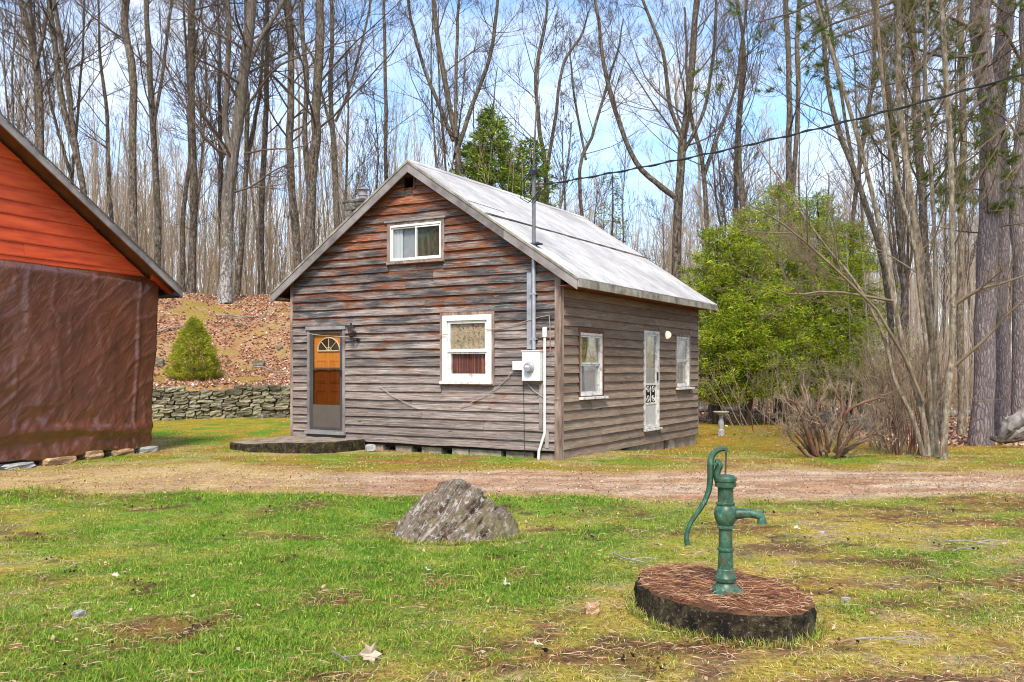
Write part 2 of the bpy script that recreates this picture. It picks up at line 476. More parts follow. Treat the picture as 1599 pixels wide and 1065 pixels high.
def boulder_mat():
    m, nt, b = newmat('lichened_boulder', 0.9, 0.15)
    tc = nd(nt, 'ShaderNodeTexCoord')
    band = nd(nt, 'ShaderNodeMapping', {'Vector': nd(nt, 'ShaderNodeMapping', {'Vector': tc.outputs['Object'], 'Rotation': (0.35, 0.95, 0)}).outputs[0], 'Scale': (1.5, 3.0, 9.0)}).outputs[0]
    n = noise(nt, band, 1.3, 8.0, 0.7, 0.8)
    n2 = noise(nt, tc.outputs['Object'], 16.0, 6.0, 0.75)
    n3 = noise(nt, tc.outputs['Object'], 3.0, 4.0, 0.6)
    c = ramp(nt, n, [(0.36, (0.018, 0.012, 0.009)), (0.44, (0.12, 0.075, 0.052)), (0.50, (0.30, 0.24, 0.185)), (0.56, (0.12, 0.085, 0.05)), (0.65, (0.52, 0.45, 0.40))])
    c = mixc(nt, ramp(nt, n2, [(0.55, 0.0), (0.62, 0.85)]), c, (0.60, 0.57, 0.55))
    c = mixc(nt, ramp(nt, n2, [(0.34, 0.9), (0.43, 0.0)]), c, (0.025, 0.018, 0.015))
    c = mixc(nt, ramp(nt, n3, [(0.54, 0.0), (0.62, 0.55)]), c, (0.20, 0.18, 0.07))
    setin(nt, b, 'Base Color', c)
    bump(nt, b, mth(nt, 'ADD', n, mth(nt, 'MULTIPLY', n2, 0.5)), 1.0, 0.07)
    return m
M['boulder'] = boulder_mat()
M['wall_stone'] = rock('field_stone', [(0.3, (0.085, 0.07, 0.045)), (0.5, (0.22, 0.195, 0.14)), (0.65, (0.36, 0.33, 0.25)), (0.75, (0.50, 0.47, 0.39))], 5.0, 0.8, 0.03, (0.20, 0.19, 0.05), 1.0)
M['chimney_stone'] = rock('chimney_stone', [(0.3, (0.035, 0.03, 0.026)), (0.5, (0.11, 0.095, 0.08)), (0.7, (0.25, 0.23, 0.20))], 4.0, 0.8, 0.03, None, 0.9)
M['tan_stone'] = rock('tan_flat_stone', [(0.3, (0.20, 0.12, 0.06)), (0.55, (0.48, 0.30, 0.17)), (0.7, (0.6, 0.45, 0.3))], 4.0, 0.6, 0.02, None, 0.4)
M['pale_stone'] = rock('pale_stone', [(0.3, (0.28, 0.27, 0.26)), (0.55, (0.42, 0.41, 0.40)), (0.7, (0.55, 0.53, 0.5))], 4.0, 0.6, 0.02, None, 0.3)
M['well_top'] = simple('needle_stained_concrete', (0.13, 0.06, 0.03), (0.05, 0.025, 0.016), 7.0, 0.9, 0.1, 0.6, 0.01, c3=(0.19, 0.11, 0.055))
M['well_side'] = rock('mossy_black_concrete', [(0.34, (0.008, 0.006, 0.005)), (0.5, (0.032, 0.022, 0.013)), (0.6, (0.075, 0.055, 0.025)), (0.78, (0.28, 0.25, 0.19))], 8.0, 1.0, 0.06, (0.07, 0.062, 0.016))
M['iron_grey'] = simple('grey_steel_pipe', (0.17, 0.17, 0.18), (0.11, 0.11, 0.115), 8.0, 0.5, 0.5)

def pump_paint():
    m, nt, b = newmat('green_pump_paint', 0.42, 0.5)
    v = objco(nt)
    n = noise(nt, v, 14.0, 7.0, 0.7)
    n2 = noise(nt, objco(nt, (3, 3, 1.1)), 8.0, 7.0, 0.78)
    c = ramp(nt, n, [(0.3, (0.010, 0.034, 0.020)), (0.48, (0.024, 0.088, 0.052)), (0.68, (0.075, 0.18, 0.115))])
    c = mixc(nt, ramp(nt, n2, [(0.53, 0.0), (0.57, 0.85)]), c, (0.085, 0.06, 0.032))
    c = mixc(nt, ramp(nt, n2, [(0.37, 0.8), (0.42, 0.0)]), c, (0.22, 0.28, 0.20))
    setin(nt, b, 'Base Color', c)
    bump(nt, b, n, 0.35, 0.004)
    return m
M['pump'] = pump_paint()
M['rust_rod'] = simple('green_rod', (0.03, 0.10, 0.07), (0.05, 0.04, 0.03), 30.0, 0.5, 0.5)

def tarp_mat():
    m, nt, b = newmat('brown_tarp', 0.3, 0.5)
    v = objco(nt)
    n = noise(nt, v, 1.3, 5.0, 0.6)
    c = ramp(nt, n, [(0.3, (0.078, 0.022, 0.009)), (0.7, (0.145, 0.043, 0.016))])
    setin(nt, b, 'Base Color', c)
    setin(nt, b, 'Roughness', ramp(nt, n, [(0.3, 0.14), (0.7, 0.30)]))
    w = noise(nt, nd(nt, 'ShaderNodeMapping', {'Vector': nd(nt, 'ShaderNodeMapping', {'Vector': nd(nt, 'ShaderNodeTexCoord').outputs['Object'], 'Rotation': (0, 0.8, 0)}).outputs[0], 'Scale': (1.0, 1.0, 2.6)}).outputs[0], 2.4, 5.0, 0.55, 0.25)
    w2 = noise(nt, v, 13.0, 3.0, 0.6, 0.8)
    bump(nt, b, mth(nt, 'ADD', mth(nt, 'ABSOLUTE', mth(nt, 'SUBTRACT', w, 0.5)), mth(nt, 'MULTIPLY', w2, 0.03)), 1.0, 0.05)
    b.inputs['Coat Weight'].default_value = 0.9; b.inputs['Coat Roughness'].default_value = 0.14
    return m
M['tarp'] = tarp_mat()

def plate_bark():
    m, nt, b = newmat('pine_bark', 0.9, 0.12)
    tc = nd(nt, 'ShaderNodeTexCoord')
    wob = nd(nt, 'ShaderNodeTexNoise', {'Vector': tc.outputs['Object'], 'Scale': 3.0, 'Detail': 4.0})
    vec = nd(nt, 'ShaderNodeVectorMath', {0: tc.outputs['Object'], 1: nd(nt, 'ShaderNodeVectorMath', {0: wob.outputs['Color'], 1: (0.16, 0.16, 0.5)}, operation='MULTIPLY').outputs[0]}, operation='ADD').outputs[0]
    v = nd(nt, 'ShaderNodeMapping', {'Vector': vec, 'Scale': (19, 19, 3.0)}).outputs[0]
    vo = nd(nt, 'ShaderNodeTexVoronoi', {'Vector': v, 'Scale': 1.0}, feature='DISTANCE_TO_EDGE')
    vc = nd(nt, 'ShaderNodeTexVoronoi', {'Vector': v, 'Scale': 1.0})
    n = noise(nt, nd(nt, 'ShaderNodeMapping', {'Vector': tc.outputs['Object'], 'Scale': (30, 30, 9)}).outputs[0], 1.0, 5.0, 0.7)
    c = ramp(nt, n, [(0.3, (0.15, 0.12, 0.125)), (0.7, (0.36, 0.31, 0.31))])
    tone = nd(nt, 'ShaderNodeSeparateColor', {0: vc.outputs['Color']}).outputs[0]
    c = mixc(nt, mth(nt, 'MULTIPLY', tone, 0.5), c, (0.12, 0.085, 0.08))
    edge = ramp(nt, vo.outputs['Distance'], [(0.0, 1.0), (0.22, 0.0)])
    c = mixc(nt, mth(nt, 'MULTIPLY', edge, 0.6), c, (0.045, 0.03, 0.03))
    setin(nt, b, 'Base Color', c)
    bump(nt, b, mth(nt, 'ADD', mth(nt, 'MINIMUM', vo.outputs['Distance'], 0.25), mth(nt, 'MULTIPLY', n, 0.15)), 1.0, 0.06)
    return m

def bark(name, cols, vs=(11, 11, 2.4), lichen=None, lich_z=None, bstr=0.9, bd=0.03, sc=1.6, moss=None):
    m, nt, b = newmat(name, 0.9, 0.12)
    tc = nd(nt, 'ShaderNodeTexCoord')
    oi = nd(nt, 'ShaderNodeObjectInfo')
    off = mth(nt, 'MULTIPLY', oi.outputs['Random'], 23.0)
    src = nd(nt, 'ShaderNodeVectorMath', {0: tc.outputs['Object'], 1: nd(nt, 'ShaderNodeCombineXYZ', {0: off, 1: off, 2: off}).outputs[0]}, operation='ADD').outputs[0]
    v = nd(nt, 'ShaderNodeMapping', {'Vector': src, 'Scale': vs}).outputs[0]
    n = noise(nt, v, sc, 7.0, 0.7, 0.5)
    c = ramp(nt, n, cols)
    blot = noise(nt, src, 1.1, 4.0, 0.6)
    if lichen:
        sp = noise(nt, nd(nt, 'ShaderNodeMapping', {'Vector': src, 'Scale': (1.6, 1.6, 1)}).outputs[0], 7.5, 7.0, 0.75)
        lm = ramp(nt, sp, [(0.50, 0.0), (0.62, 0.55)])
        if lich_z:
            z = nd(nt, 'ShaderNodeSeparateXYZ', {0: tc.outputs['Object']}).outputs[2]
            k = nd(nt, 'ShaderNodeMapRange', {0: z, 1: lich_z[0], 2: lich_z[1], 3: 0.035, 4: -0.12}).outputs[0]
            lm = ramp(nt, mth(nt, 'ADD', sp, k), [(0.49, 0.0), (0.56, 0.9)])
        c = mixc(nt, lm, c, lichen)
    if moss:
        c = mixc(nt, ramp(nt, blot, [(0.56, 0.0), (0.7, 0.6)]), c, moss)
    f = mth(nt, 'MULTIPLY_ADD', oi.outputs['Random'], 0.4, 0.8)
    c = mixc(nt, 1.0, c, nd(nt, 'ShaderNodeCombineXYZ', {0: f, 1: f, 2: f}).outputs[0], 'MULTIPLY')
    setin(nt, b, 'Base Color', c)
    bump(nt, b, n, bstr, bd)
    return m
M['bark_maple'] = bark('maple_bark', [(0.34, (0.022, 0.016, 0.012)), (0.5, (0.095, 0.070, 0.052)), (0.66, (0.24, 0.19, 0.145))], lichen=(0.33, 0.31, 0.28), moss=(0.13, 0.115, 0.05))
M['bark_white'] = bark('lichen_bark', [(0.3, (0.04, 0.032, 0.028)), (0.5, (0.14, 0.115, 0.095)), (0.68, (0.26, 0.22, 0.19))], lichen=(0.37, 0.36, 0.36), lich_z=(0.3, 5.5), moss=(0.12, 0.11, 0.05))
M['bark_pine'] = plate_bark() if True else bark('pine_bark', [(0.3, (0.085, 0.062, 0.062)), (0.46, (0.20, 0.165, 0.165)), (0.7, (0.36, 0.315, 0.31))], vs=(13, 13, 3.0), bstr=1.0, bd=0.04, sc=1.0)
M['bark_tan'] = bark('tan_bark', [(0.34, (0.06, 0.043, 0.030)), (0.5, (0.17, 0.13, 0.088)), (0.66, (0.33, 0.27, 0.20))], lichen=(0.40, 0.38, 0.31))
M['bark_dark'] = bark('dark_bark', [(0.3, (0.022, 0.017, 0.014)), (0.5, (0.075, 0.055, 0.042)), (0.7, (0.16, 0.125, 0.095))])
M['twig'] = simple('grey_twigs', (0.135, 0.10, 0.075), (0.07, 0.052, 0.038), 3.0, 0.9, 0.1, rnd=0.4)
M['twig_tan'] = simple('tan_twigs', (0.30, 0.23, 0.155), (0.18, 0.13, 0.085), 3.0, 0.9, 0.1, rnd=0.4)
M['twig_far'] = simple('far_twigs', (0.42, 0.35, 0.28), (0.30, 0.24, 0.19), 1.0, 0.9, 0.1, rnd=0.4)
M['bark_far'] = bark('far_bark', [(0.3, (0.15, 0.115, 0.09)), (0.5, (0.29, 0.23, 0.18)), (0.7, (0.40, 0.335, 0.27))], bstr=0.4)
M['twig_red'] = simple('red_brown_stems', (0.20, 0.10, 0.065), (0.08, 0.04, 0.028), 4.0, 0.8, 0.2, 0.5, rnd=0.3, c3=(0.30, 0.2, 0.14))
M['grey_log'] = simple('driftwood_grey', (0.34, 0.31, 0.29), (0.12, 0.10, 0.09), 4.0, 0.85, 0.2, 0.7, 0.01)
M['needle'] = attr_mat('conifer_foliage', 0.7, 0.15, 0.42)
M['leaf'] = attr_mat('dead_leaves', 0.8, 0.2, 0.10)
M['grass'] = attr_mat('grass_blades', 0.6, 0.25, 0.35)
M['ground'] = attr_mat('ground_sheet', 0.95, 0.1, 0.0, 26.0, 0.6, 1.0, 0.025)
# ------------------------------------------------------------------ terrain
SW0 = np.array([-9.7, 24.3]); SW1 = np.array([-6.2, 25.55])   # foot of the dry stone wall
SWD = (SW1 - SW0) / np.linalg.norm(SW1 - SW0)
SWN = np.array([-SWD[1], SWD[0]])

def wall_d(x, y):
    return (x - SW0[0]) * SWN[0] + (y - SW0[1]) * SWN[1]

def gz(x, y):
    x = np.asarray(x, float); y = np.asarray(y, float)
    d = wall_d(x, y)
    z = (fbm(x * 0.35, y * 0.35, 0, 3, 3) - 0.5) * 0.10 * sst(3, 8, y)
    z = z + 0.035 * np.clip(y - 19, 0, 6) * sst(-3, -6, x)
    z = z - 0.26 * sst(15.5, 22, y) * sst(0.8, 3.2, x)
    fade = 1 - sst(-3.5, 4.5, x)
    hill = 0.88 * sst(0.05, 0.45, d) + 3.35 * sst(0.2, 11.5, d) ** 1.0 + 0.45 * sst(10, 40, d)
    hill = hill + (fbm(x * 0.3, y * 0.3, 0, 9, 4) - 0.5) * 0.8 * sst(0.8, 4, d)
    z = z + hill * fade
    z = z + 3.0 * sst(60, 140, y) * (1 - fade)
    z = z - 12.0 * sst(150, 420, np.hypot(x, y))
    return z

def gzf(x, y):
    return float(gz(x, y))

def road_center(x):
    return 12.75 - 0.75 * sst(-6.0, -9.5, x) + 0.65 * sst(-2.5, -5.0, x)

C3 = lambda *a: np.array(a, float)
PAL = dict(green=C3(.12, .24, .02), dgreen=C3(.055, .13, .014), moss=C3(.29, .225, .03), straw=C3(.46, .33, .17), soil=C3(.10, .052, .026),
           brown=C3(.245, .11, .042), red=C3(.26, .105, .05), road=C3(.40, .245, .15), roadp=C3(.50, .37, .26), litter=C3(.42, .24, .14),
           ylw=C3(.40, .31, .055), omoss=C3(.35, .205, .03))

def lerp(a, b, w):
    w = np.asarray(w)[..., None]
    return a * (1 - w) + b * w

def zones(x, y):
    """weights of the ground covers at x, y"""
    n1 = fbm(x * 0.55, y * 0.55, 0, 21, 5); n2 = fbm(x * 1.7, y * 2.1, 0, 33, 5); n3 = fbm(x * 5, y * 6, 0, 41, 4)
    n4 = fbm(x * 0.9, y * 1.6, 0, 57, 5)
    yc = road_center(x) + (n2 - 0.5) * 0.7 + (n1 - 0.5) * 0.8
    half = 1.42 + (fbm(x * .8, y * 0 + 3, 0, 14, 3) - .5) * 1.0
    band = sst(half + 0.25, half - 0.35, np.abs(y - yc) + (n3 - 0.5) * 0.5)
    road = band * sst(-4.3, -2.2, x + (n2 - 0.5) * 3)
    straw = band * (1 - sst(-4.3, -2.2, x)) * 0.95
    far = sst(-0.1, 0.4, (y - yc) - half)
    near = 1 - sst(-0.4, 0.1, (y - yc) + half)
    # fresh green: strong on the left and round the boulder, thin on the right
    g = 0.60 - 0.34 * sst(-0.1, 2.3, x + (7.5 - y) * 0.20) + (n1 - 0.5) * 1.1 + (n2 - 0.5) * 0.8
    g = g - 0.30 * sst(5.9, 4.7, y) * sst(-1.9, -0.6, x) + 0.22 * sst(9.5, 10.8, y)
    g = g + (fbm(x * 3.1, y * 3.6, 0, 83, 3) - .5) * 0.9
    green = np.clip(g * 1.15, 0, 1) * near
    br = (n4 - 0.49) * 5.5 + 1.10 * sst(0.8, 2.6, x + (6 - y) * .15) - 0.58 + (n3 - 0.5) * 2.2
    brown = np.clip(br, 0, 1) * near
    return dict(road=road, straw=straw, far=far, near=near, green=green, brown=brown, n1=n1, n2=n2, n3=n3, n4=n4)

def ground_col(x, y):
    Z = zones(x, y)
    P = PAL
    n1, n2, n3, n4 = Z['n1'], Z['n2'], Z['n3'], Z['n4']
    c = lerp(lerp(P['ylw'] + 0 * x[..., None], P['straw'] * 0.75, sst(.45, .65, n3)), P['green'], Z['green'])
    c = lerp(c, P['dgreen'], sst(.5, .64, n2) * Z['green'] * 0.5)
    c = lerp(c, lerp(P['brown'] + 0 * x[..., None], P['soil'], sst(.45, .6, n3)), Z['brown'] * 0.9)
    soil = .8 * sst(.72, .78, fbm(x * 2.6, y * 3.4, 0, 77, 4)) * Z['near']
    c = lerp(c, P['soil'], soil)
    # strip between drive and cottage
    f = lerp(P['moss'] * 0.9 + 0 * x[..., None], P['green'], sst(.46, .60, n2) * 0.75)
    f = lerp(f, P['straw'], sst(.52, .62, n4) * 0.55)
    f = lerp(f, P['brown'] * 1.15, sst(.6, .68, fbm(x * 1.2, y * 2.2, 0, 61, 4)) * 0.8)
    om = sst(17.5, 20, y) * sst(2.0, 3.4, x)
    f = lerp(f, lerp(P['omoss'] + 0 * x[..., None], P['moss'], sst(.42, .6, n2)), om * 0.9)
    yl = sst(20, 21.5, y) * sst(-4, -5, x)
    f = lerp(f, lerp(P['moss'] * 1.05 + 0 * x[..., None], P['green'], sst(.5, .62, n2)), yl)
    c = lerp(c, f, Z['far'])
    # drive
    r = lerp(P['road'] + 0 * x[..., None], P['roadp'], sst(.42, .62, fbm(x * .5, y * 3.0, 0, 90, 4)))
    r = lerp(r, P['red'], sst(.5, .66, fbm(x * .8, y * 3.5, 0, 95, 5)) * 0.5)
    cen = sst(.5, .1, np.abs(y - road_center(x) + 0.1)) * sst(.45, .6, n4) * sst(0.5, 4, x)
    r = lerp(r, P['moss'] * 0.8, cen * 0.8)
    r = r * (0.82 + 0.36 * n3[..., None])
    c = lerp(c, r, Z['road'])
    c = lerp(c, lerp(P['straw'] * 1.12 + 0 * x[..., None], P['road'], sst(.48, .64, n2) * 0.8), Z['straw'] * 0.9)
    edge = sst(0.9, 0.2, np.abs(y - (road_center(x) + 1.9 + (n1 - .5)))) * sst(-5, -2, x) * sst(.42, .6, n2)
    c = lerp(c, P['red'] * 1.1, edge * 0.7)
    # leaf litter of the bank and of the wood
    d = wall_d(x, y)
    lit = lerp(P['litter'] + 0 * x[..., None], P['brown'], sst(.4, .65, n3) * .7)
    lit = lerp(lit, P['moss'] * 0.9, sst(.60, .70, fbm(x * 1.3, y * 1.3, 0, 66, 5)) * .7)
    lit = lerp(lit, P['straw'] * .9, sst(.54, .66, fbm(x * 1.1, y * 1.6, 0, 68, 5)) * .35)
    lit = lerp(lit, P['moss'] * 1.05, sst(9, 11.5, d) * sst(15, 12, d) * sst(.5, .65, n1) * .5)
    w = np.maximum(sst(0.2, 0.5, d) * (1 - sst(-1, 1, x)), sst(31, 35, y + (n1 - .5) * 6 - 0.0 * x))
    w = np.maximum(w, sst(8.2, 9.4, x + (n1 - .5) * 2) * sst(20.5, 23, y + (n2 - .5) * 3))
    c = lerp(c, lit, w)
    return np.clip(c * (0.9 + 0.25 * (n3[..., None] - 0.5) * 2), 0.005, 0.8)

def axis(segs):
    out = []
    for a, b, s in segs:
        out.append(np.arange(a, b, s))
    return np.unique(np.concatenate(out + [np.array([segs[-1][1]])]))

gx = axis([(-700, -60, 40), (-60, -24, 3), (-24, -13, .5), (-13, -6.5, .2), (-6.5, 8, .10), (8, 13, .2), (13, 24, .5), (24, 60, 3), (60, 700, 40)])
gy = axis([(-500, -20, 40), (-20, 2, 2), (2, 4, .3), (4, 10, .08), (10, 17, .13), (17, 40, .25), (40, 80, 1.0), (80, 200, 5), (200, 900, 50)])
X, Y = np.meshgrid(gx, gy)
Zg = gz(X, Y)
near_w = sst(22, 15, Y)
Zg = Zg + (fbm(X * 4, Y * 4, 0, 5, 3) - .5) * 0.035 * near_w * (1 - zones(X, Y)['road'] * .7)
nx, ny = len(gx), len(gy)
idx = np.arange(nx * ny).reshape(ny, nx)
Fq = np.stack([idx[:-1, :-1], idx[:-1, 1:], idx[1:, 1:], idx[1:, :-1]], -1).reshape(-1, 4)
ground = link('ground', mesh_np('ground', np.stack([X, Y, Zg], -1).reshape(-1, 3), Fq, M['ground'], True, ground_col(X, Y).reshape(-1, 3)))
tag(ground, kind='structure', label='lawn, gravel drive and leaf covered bank round the cottage')

# ------------------------------------------------------------------ cottage
Cx, Cy = 0.84, 15.9
D1 = np.array([-0.864, 0.503]); D2 = np.array([0.503, 0.864])
WL, WD = 6.285, 7.28
cot = empty('cottage', (Cx, Cy, 0), math.atan2(-0.503, 0.864))
tag(cot, 'small unpainted clapboard cottage with a white gable roof', 'cottage')

def fu(px):
    r = (px - CXP) / FPX
    return -(Cx - r * Cy) / (0.864 + 0.503 * r)
def fz(px, py):
    return HCAM - (py - HOR) * (Cy - 0.503 * fu(px)) / FPX
def ru(px):
    r = (px - CXP) / FPX
    return (r * Cy - Cx) / (0.503 - 0.864 * r)
def rz(px, py):
    return HCAM - (py - HOR) * (Cy + 0.864 * ru(px)) / FPX
def frect(x0, y0, x1, y1):
    return fu(x0), fu(x1), (fz(x0, y1) + fz(x1, y1)) / 2, (fz(x0, y0) + fz(x1, y0)) / 2
def rrect(x0, y0, x1, y1):
    return ru(x0), ru(x1), (rz(x0, y1) + rz(x1, y1)) / 2, (rz(x0, y0) + rz(x1, y0)) / 2

front = lambda u, o, z: (u, -o, z)
right = lambda u, o, z: (o, u, z)
leftw = lambda u, o, z: (-WL - o, u, z)
backw = lambda u, o, z: (u, WD + o, z)

RIDGE_X, RIDGE_Z, SLOPE = -WL / 2, 5.56, 0.667
def roof_under(u):  # underside of the roof above the front wall
    return RIDGE_Z - 0.10 - SLOPE * abs(u - RIDGE_X)

def wbox(mb, mp, u0, u1, o0, o1, z0, z1, c=None):
    return mb.box((u0, o0, z0), (u1, o1, z1), mp, c)

def clapboard(name, mp, mat, parent, zb, zt, lim_b, lim_t, rng, wob=0.010, out=0.050, red=0.0, lap=0.025):
    """one lapped board: thick wavy lower edge, thin top tucked under the next; lim_b / lim_t = (u0, u1) at bottom and top"""
    L = lim_b[1] - lim_b[0]
    if L < 0.03 or zt - zb < 0.02: return
    n = max(1, int(L / 0.4))
    ph = rng.uniform(0, 50)
    tilt = rng.uniform(-0.004, 0.004)
    o = out + rng.uniform(-0.004, 0.005)
    vs, cs = [], []
    top = zt + lap
    for i in range(n + 1):
        t = i / n
        ub = lim_b[0] + t * L
        ut = lim_t[0] + t * (lim_t[1] - lim_t[0])
        w = (float(vn(ub * 1.7 + ph, ph)) - .5) * 2 * wob + (float(vn(ub * 5 + ph, ph + 9)) - .5) * wob * .7 + tilt * (t - .5) * 2
        oo = o + (float(vn(ub * 2.2 + ph, 3.3)) - .5) * .008
        # a warped board curls away at its ends
        vs += [mp(ub, 0.0, zb + w), mp(ub, oo, zb + w), mp(ut, 0.008, top), mp(ut, 0.0, top)]
        cs += [(0, red, 0), (0, red, 0), (1, red, 0), (1, red, 0)]
    fs = []
    for i in range(n):
        a = i * 4
        fs += [(a + 1, a + 5, a + 6, a + 2), (a, a + 4, a + 5, a + 1), (a + 2, a + 6, a + 7, a + 3)]
    fs += [(0, 1, 2, 3), (n * 4 + 3, n * 4 + 2, n * 4 + 1, n * 4)]
    MB().add(vs, fs, cs).build(name, mat, parent)

def siding(mp, mat, parent, u0, u1, zrows, holes, rng, gable=None, joint=0.45, wob=0.01, name='clapboard', red=0.0):
    for zb, zt in zip(zrows[:-1], zrows[1:]):
        def lims(z):
            if gable is None: return u0, u1
            h = (gable(0) - z) / SLOPE  # half width left under the roof
            return max(u0, RIDGE_X - h), min(u1, RIDGE_X + h)
        a, b = lims(zb); at, bt = lims(zt)
        if b - a < 0.1: continue
        spans = [(a, b)]
        fill = []
        for h in holes:
            if h[2] < zt - 0.002 and h[3] > zb + 0.002:
                new = []
                for s in spans:
                    if h[1] <= s[0] or h[0] >= s[1]: new.append(s); continue
                    if h[0] > s[0]: new.append((s[0], h[0]))
                    if h[1] < s[1]: new.append((h[1], s[1]))
                spans = new
                if h[2] > zb + 0.03: fill.append((h[0], h[1], zb, h[2], 0.0))
                if h[3] < zt - 0.03: fill.append((h[0], h[1], h[3], zt, 0.02))
        for s0, s1 in spans:
            cuts = [s0, s1]
            if s1 - s0 > 3.2 and rng.random() < joint * 1.6:
                cuts.insert(1, s0 + (s1 - s0) * rng.uniform(.3, .7))
            for p, q in zip(cuts[:-1], cuts[1:]):
                ga = 0.002
                lb = (p + ga, q - ga)
                lt = (max(p + ga, at) if p == a else p + ga, min(q - ga, bt) if q == b else q - ga)
                if lt[1] <= lt[0]: lt = ((lb[0] + lb[1]) / 2 - .01, (lb[0] + lb[1]) / 2 + .01)
                clapboard(name, mp, mat, parent, zb, zt, lb, lt, rng, wob, red=red)
        for f in fill:
            clapboard(name, mp, mat, parent, f[2], f[3], (f[0], f[1]), (f[0], f[1]), rng, 0.0, out=0.02, lap=f[4], red=red)

rng = random.Random(11)
# openings (u0, u1, z0, z1) from their place on the walls
W_FRONT = frect(693, 492, 770, 597)
W_UP = frect(611, 349, 691, 406)
D_FRONT = frect(482, 512, 541, 675)
VENT = frect(632, 277, 647, 293)
W_R1 = rrect(903, 520, 938, 618)
D_R = rrect(1003, 517, 1027, 668)
W_R2 = rrect(1054, 526, 1074, 604)
def grow_r(r, m, mt=None): return (r[0] - m, r[1] + m, r[2] - m, r[3] + (m if mt is None else mt))

# backing walls with real openings
def cells(mb, mp, u0, u1, z0, z1, holes, o0, o1):
    us = sorted({u0, u1, *[h[0] for h in holes], *[h[1] for h in holes]})
    zs = sorted({z0, z1, *[h[2] for h in holes], *[h[3] for h in holes]})
    for a, b in zip(us[:-1], us[1:]):
        for c, d in zip(zs[:-1], zs[1:]):
            if any(h[0] - 1e-6 <= a and b <= h[1] + 1e-6 and h[2] - 1e-6 <= c and d <= h[3] + 1e-6 for h in holes): continue
            wbox(mb, mp, a, b, o0, o1, c, d)
wall_top = 3.24
mb = MB()
cells(mb, front, -WL, 0, 0.1, wall_top, [W_FRONT, D_FRONT], -0.09, -0.004)
# gable: left, right, under, over the upper window
g0, g1, g2, g3 = W_UP
def poly(mb, pts, o0=-0.09, o1=-0.004):
    n = len(pts)
    vs = [front(u, o1, z) for u, z in pts] + [front(u, o0, z) for u, z in pts]
    mb.add(vs, [tuple(range(n))[::-1], tuple(range(n, 2 * n))] + [(i, (i + 1) % n, n + (i + 1) % n, n + i) for i in range(n)])
ru_ = lambda u: roof_under(u)
poly(mb, [(-WL, wall_top), (g0, wall_top), (g0, ru_(g0)), (-WL, ru_(-WL))])
poly(mb, [(g1, wall_top), (0, wall_top), (0, ru_(0)), (g1, ru_(g1))])
poly(mb, [(g0, wall_top), (g1, wall_top), (g1, g2), (g0, g2)])
poly(mb, [(g0, g3), (VENT[0], g3), (VENT[0], ru_(VENT[0])), (g0, ru_(g0))])
poly(mb, [(VENT[0], g3), (VENT[1], g3), (VENT[1], VENT[2]), (VENT[0], VENT[2])])
poly(mb, [(VENT[1], g3), (g1, g3), (g1, ru_(g1)), (RIDGE_X, RIDGE_Z - .1), (VENT[1], ru_(VENT[1]))] if VENT[1] < RIDGE_X else [(VENT[1], g3), (g1, g3), (g1, ru_(g1)), (VENT[1], ru_(VENT[1]))])
cells(mb, right, 0.0, WD, 0.0, wall_top - .1, [W_R1, D_R, W_R2], -0.09, -0.004)
cells(mb, leftw, 0.0, WD, 0.0, wall_top - .1, [], -0.09, -0.004)
vs = [backw(u, -.05, z) for u, z in [(-WL, 0), (0, 0), (0, ru_(0)), (RIDGE_X, RIDGE_Z - .1), (-WL, ru_(-WL))]]
mb.add(vs, [(0, 1, 2, 3, 4)])
wbox(mb, front, -WL, 0, -WD, -0.1, 0.05, 0.1)      # floor
mb.build('wall', M['dark_wall'], cot)

# siding rows: board by board
ROW = 0.166
rows = [0.145]
while rows[-1] < 5.5: rows.append(rows[-1] + ROW * rng.uniform(.94, 1.06))
trimF = grow_r(W_FRONT, 0.05)
siding(front, M['board'], cot, -WL + .02, -0.085, rows, [grow_r(W_FRONT, .035), grow_r(W_UP, .045), grow_r(D_FRONT, .0), VENT], rng, gable=lambda u: RIDGE_Z - .10, wob=.011)
rrows = [0.0]
while rrows[-1] < 2.98: rrows.append(rrows[-1] + ROW * rng.uniform(.95, 1.05))
siding(right, M['board_side'], cot, 0.07, WD - .02, rrows, [grow_r(W_R1, .05), D_R, grow_r(W_R2, .05)], rng, joint=.6, wob=.007)
# far walls, seen only from other places
for mp, n_, g in ((leftw, 8, None), (backw, 8, None)):
    a_, b_ = (0.02, WD - .02) if mp is leftw else (-WL, 0)
    z_ = .1
    while z_ < 3.0:
        clapboard('clapboard', mp, M['board_side'], cot, z_, z_ + .33, (a_, b_), (a_, b_), rng)
        z_ += .33

# corner boards and bed boards
def trim(name, mp, parent, u0, u1, o0, o1, z0, z1, mat='trim_wood'):
    return wbox(MB(), mp, u0, u1, o0, o1, z0, z1).build(name, M[mat], parent)
trim('corner_board', front, cot, -0.083, 0.035, 0.003, 0.046, 0.0, roof_under(-.02) - .01, 'trim_wood')
trim('corner_board', right, cot, 0.004, 0.066, 0.003, 0.040, 0.0, 3.26, 'trim_wood')
trim('corner_board', front, cot, -WL - .03, -WL + .035, 0.003, 0.05, 0.2, roof_under(-WL + .05) - .02, 'trim_wood')
trim('corner_board', right, cot, WD - .02, WD + .03, 0.003, 0.04, -.02, 3.1, 'trim_wood')
trim('frieze_board', right, cot, 0.07, WD - .02, 0.003, 0.045, 2.99, 3.24, 'soffit')

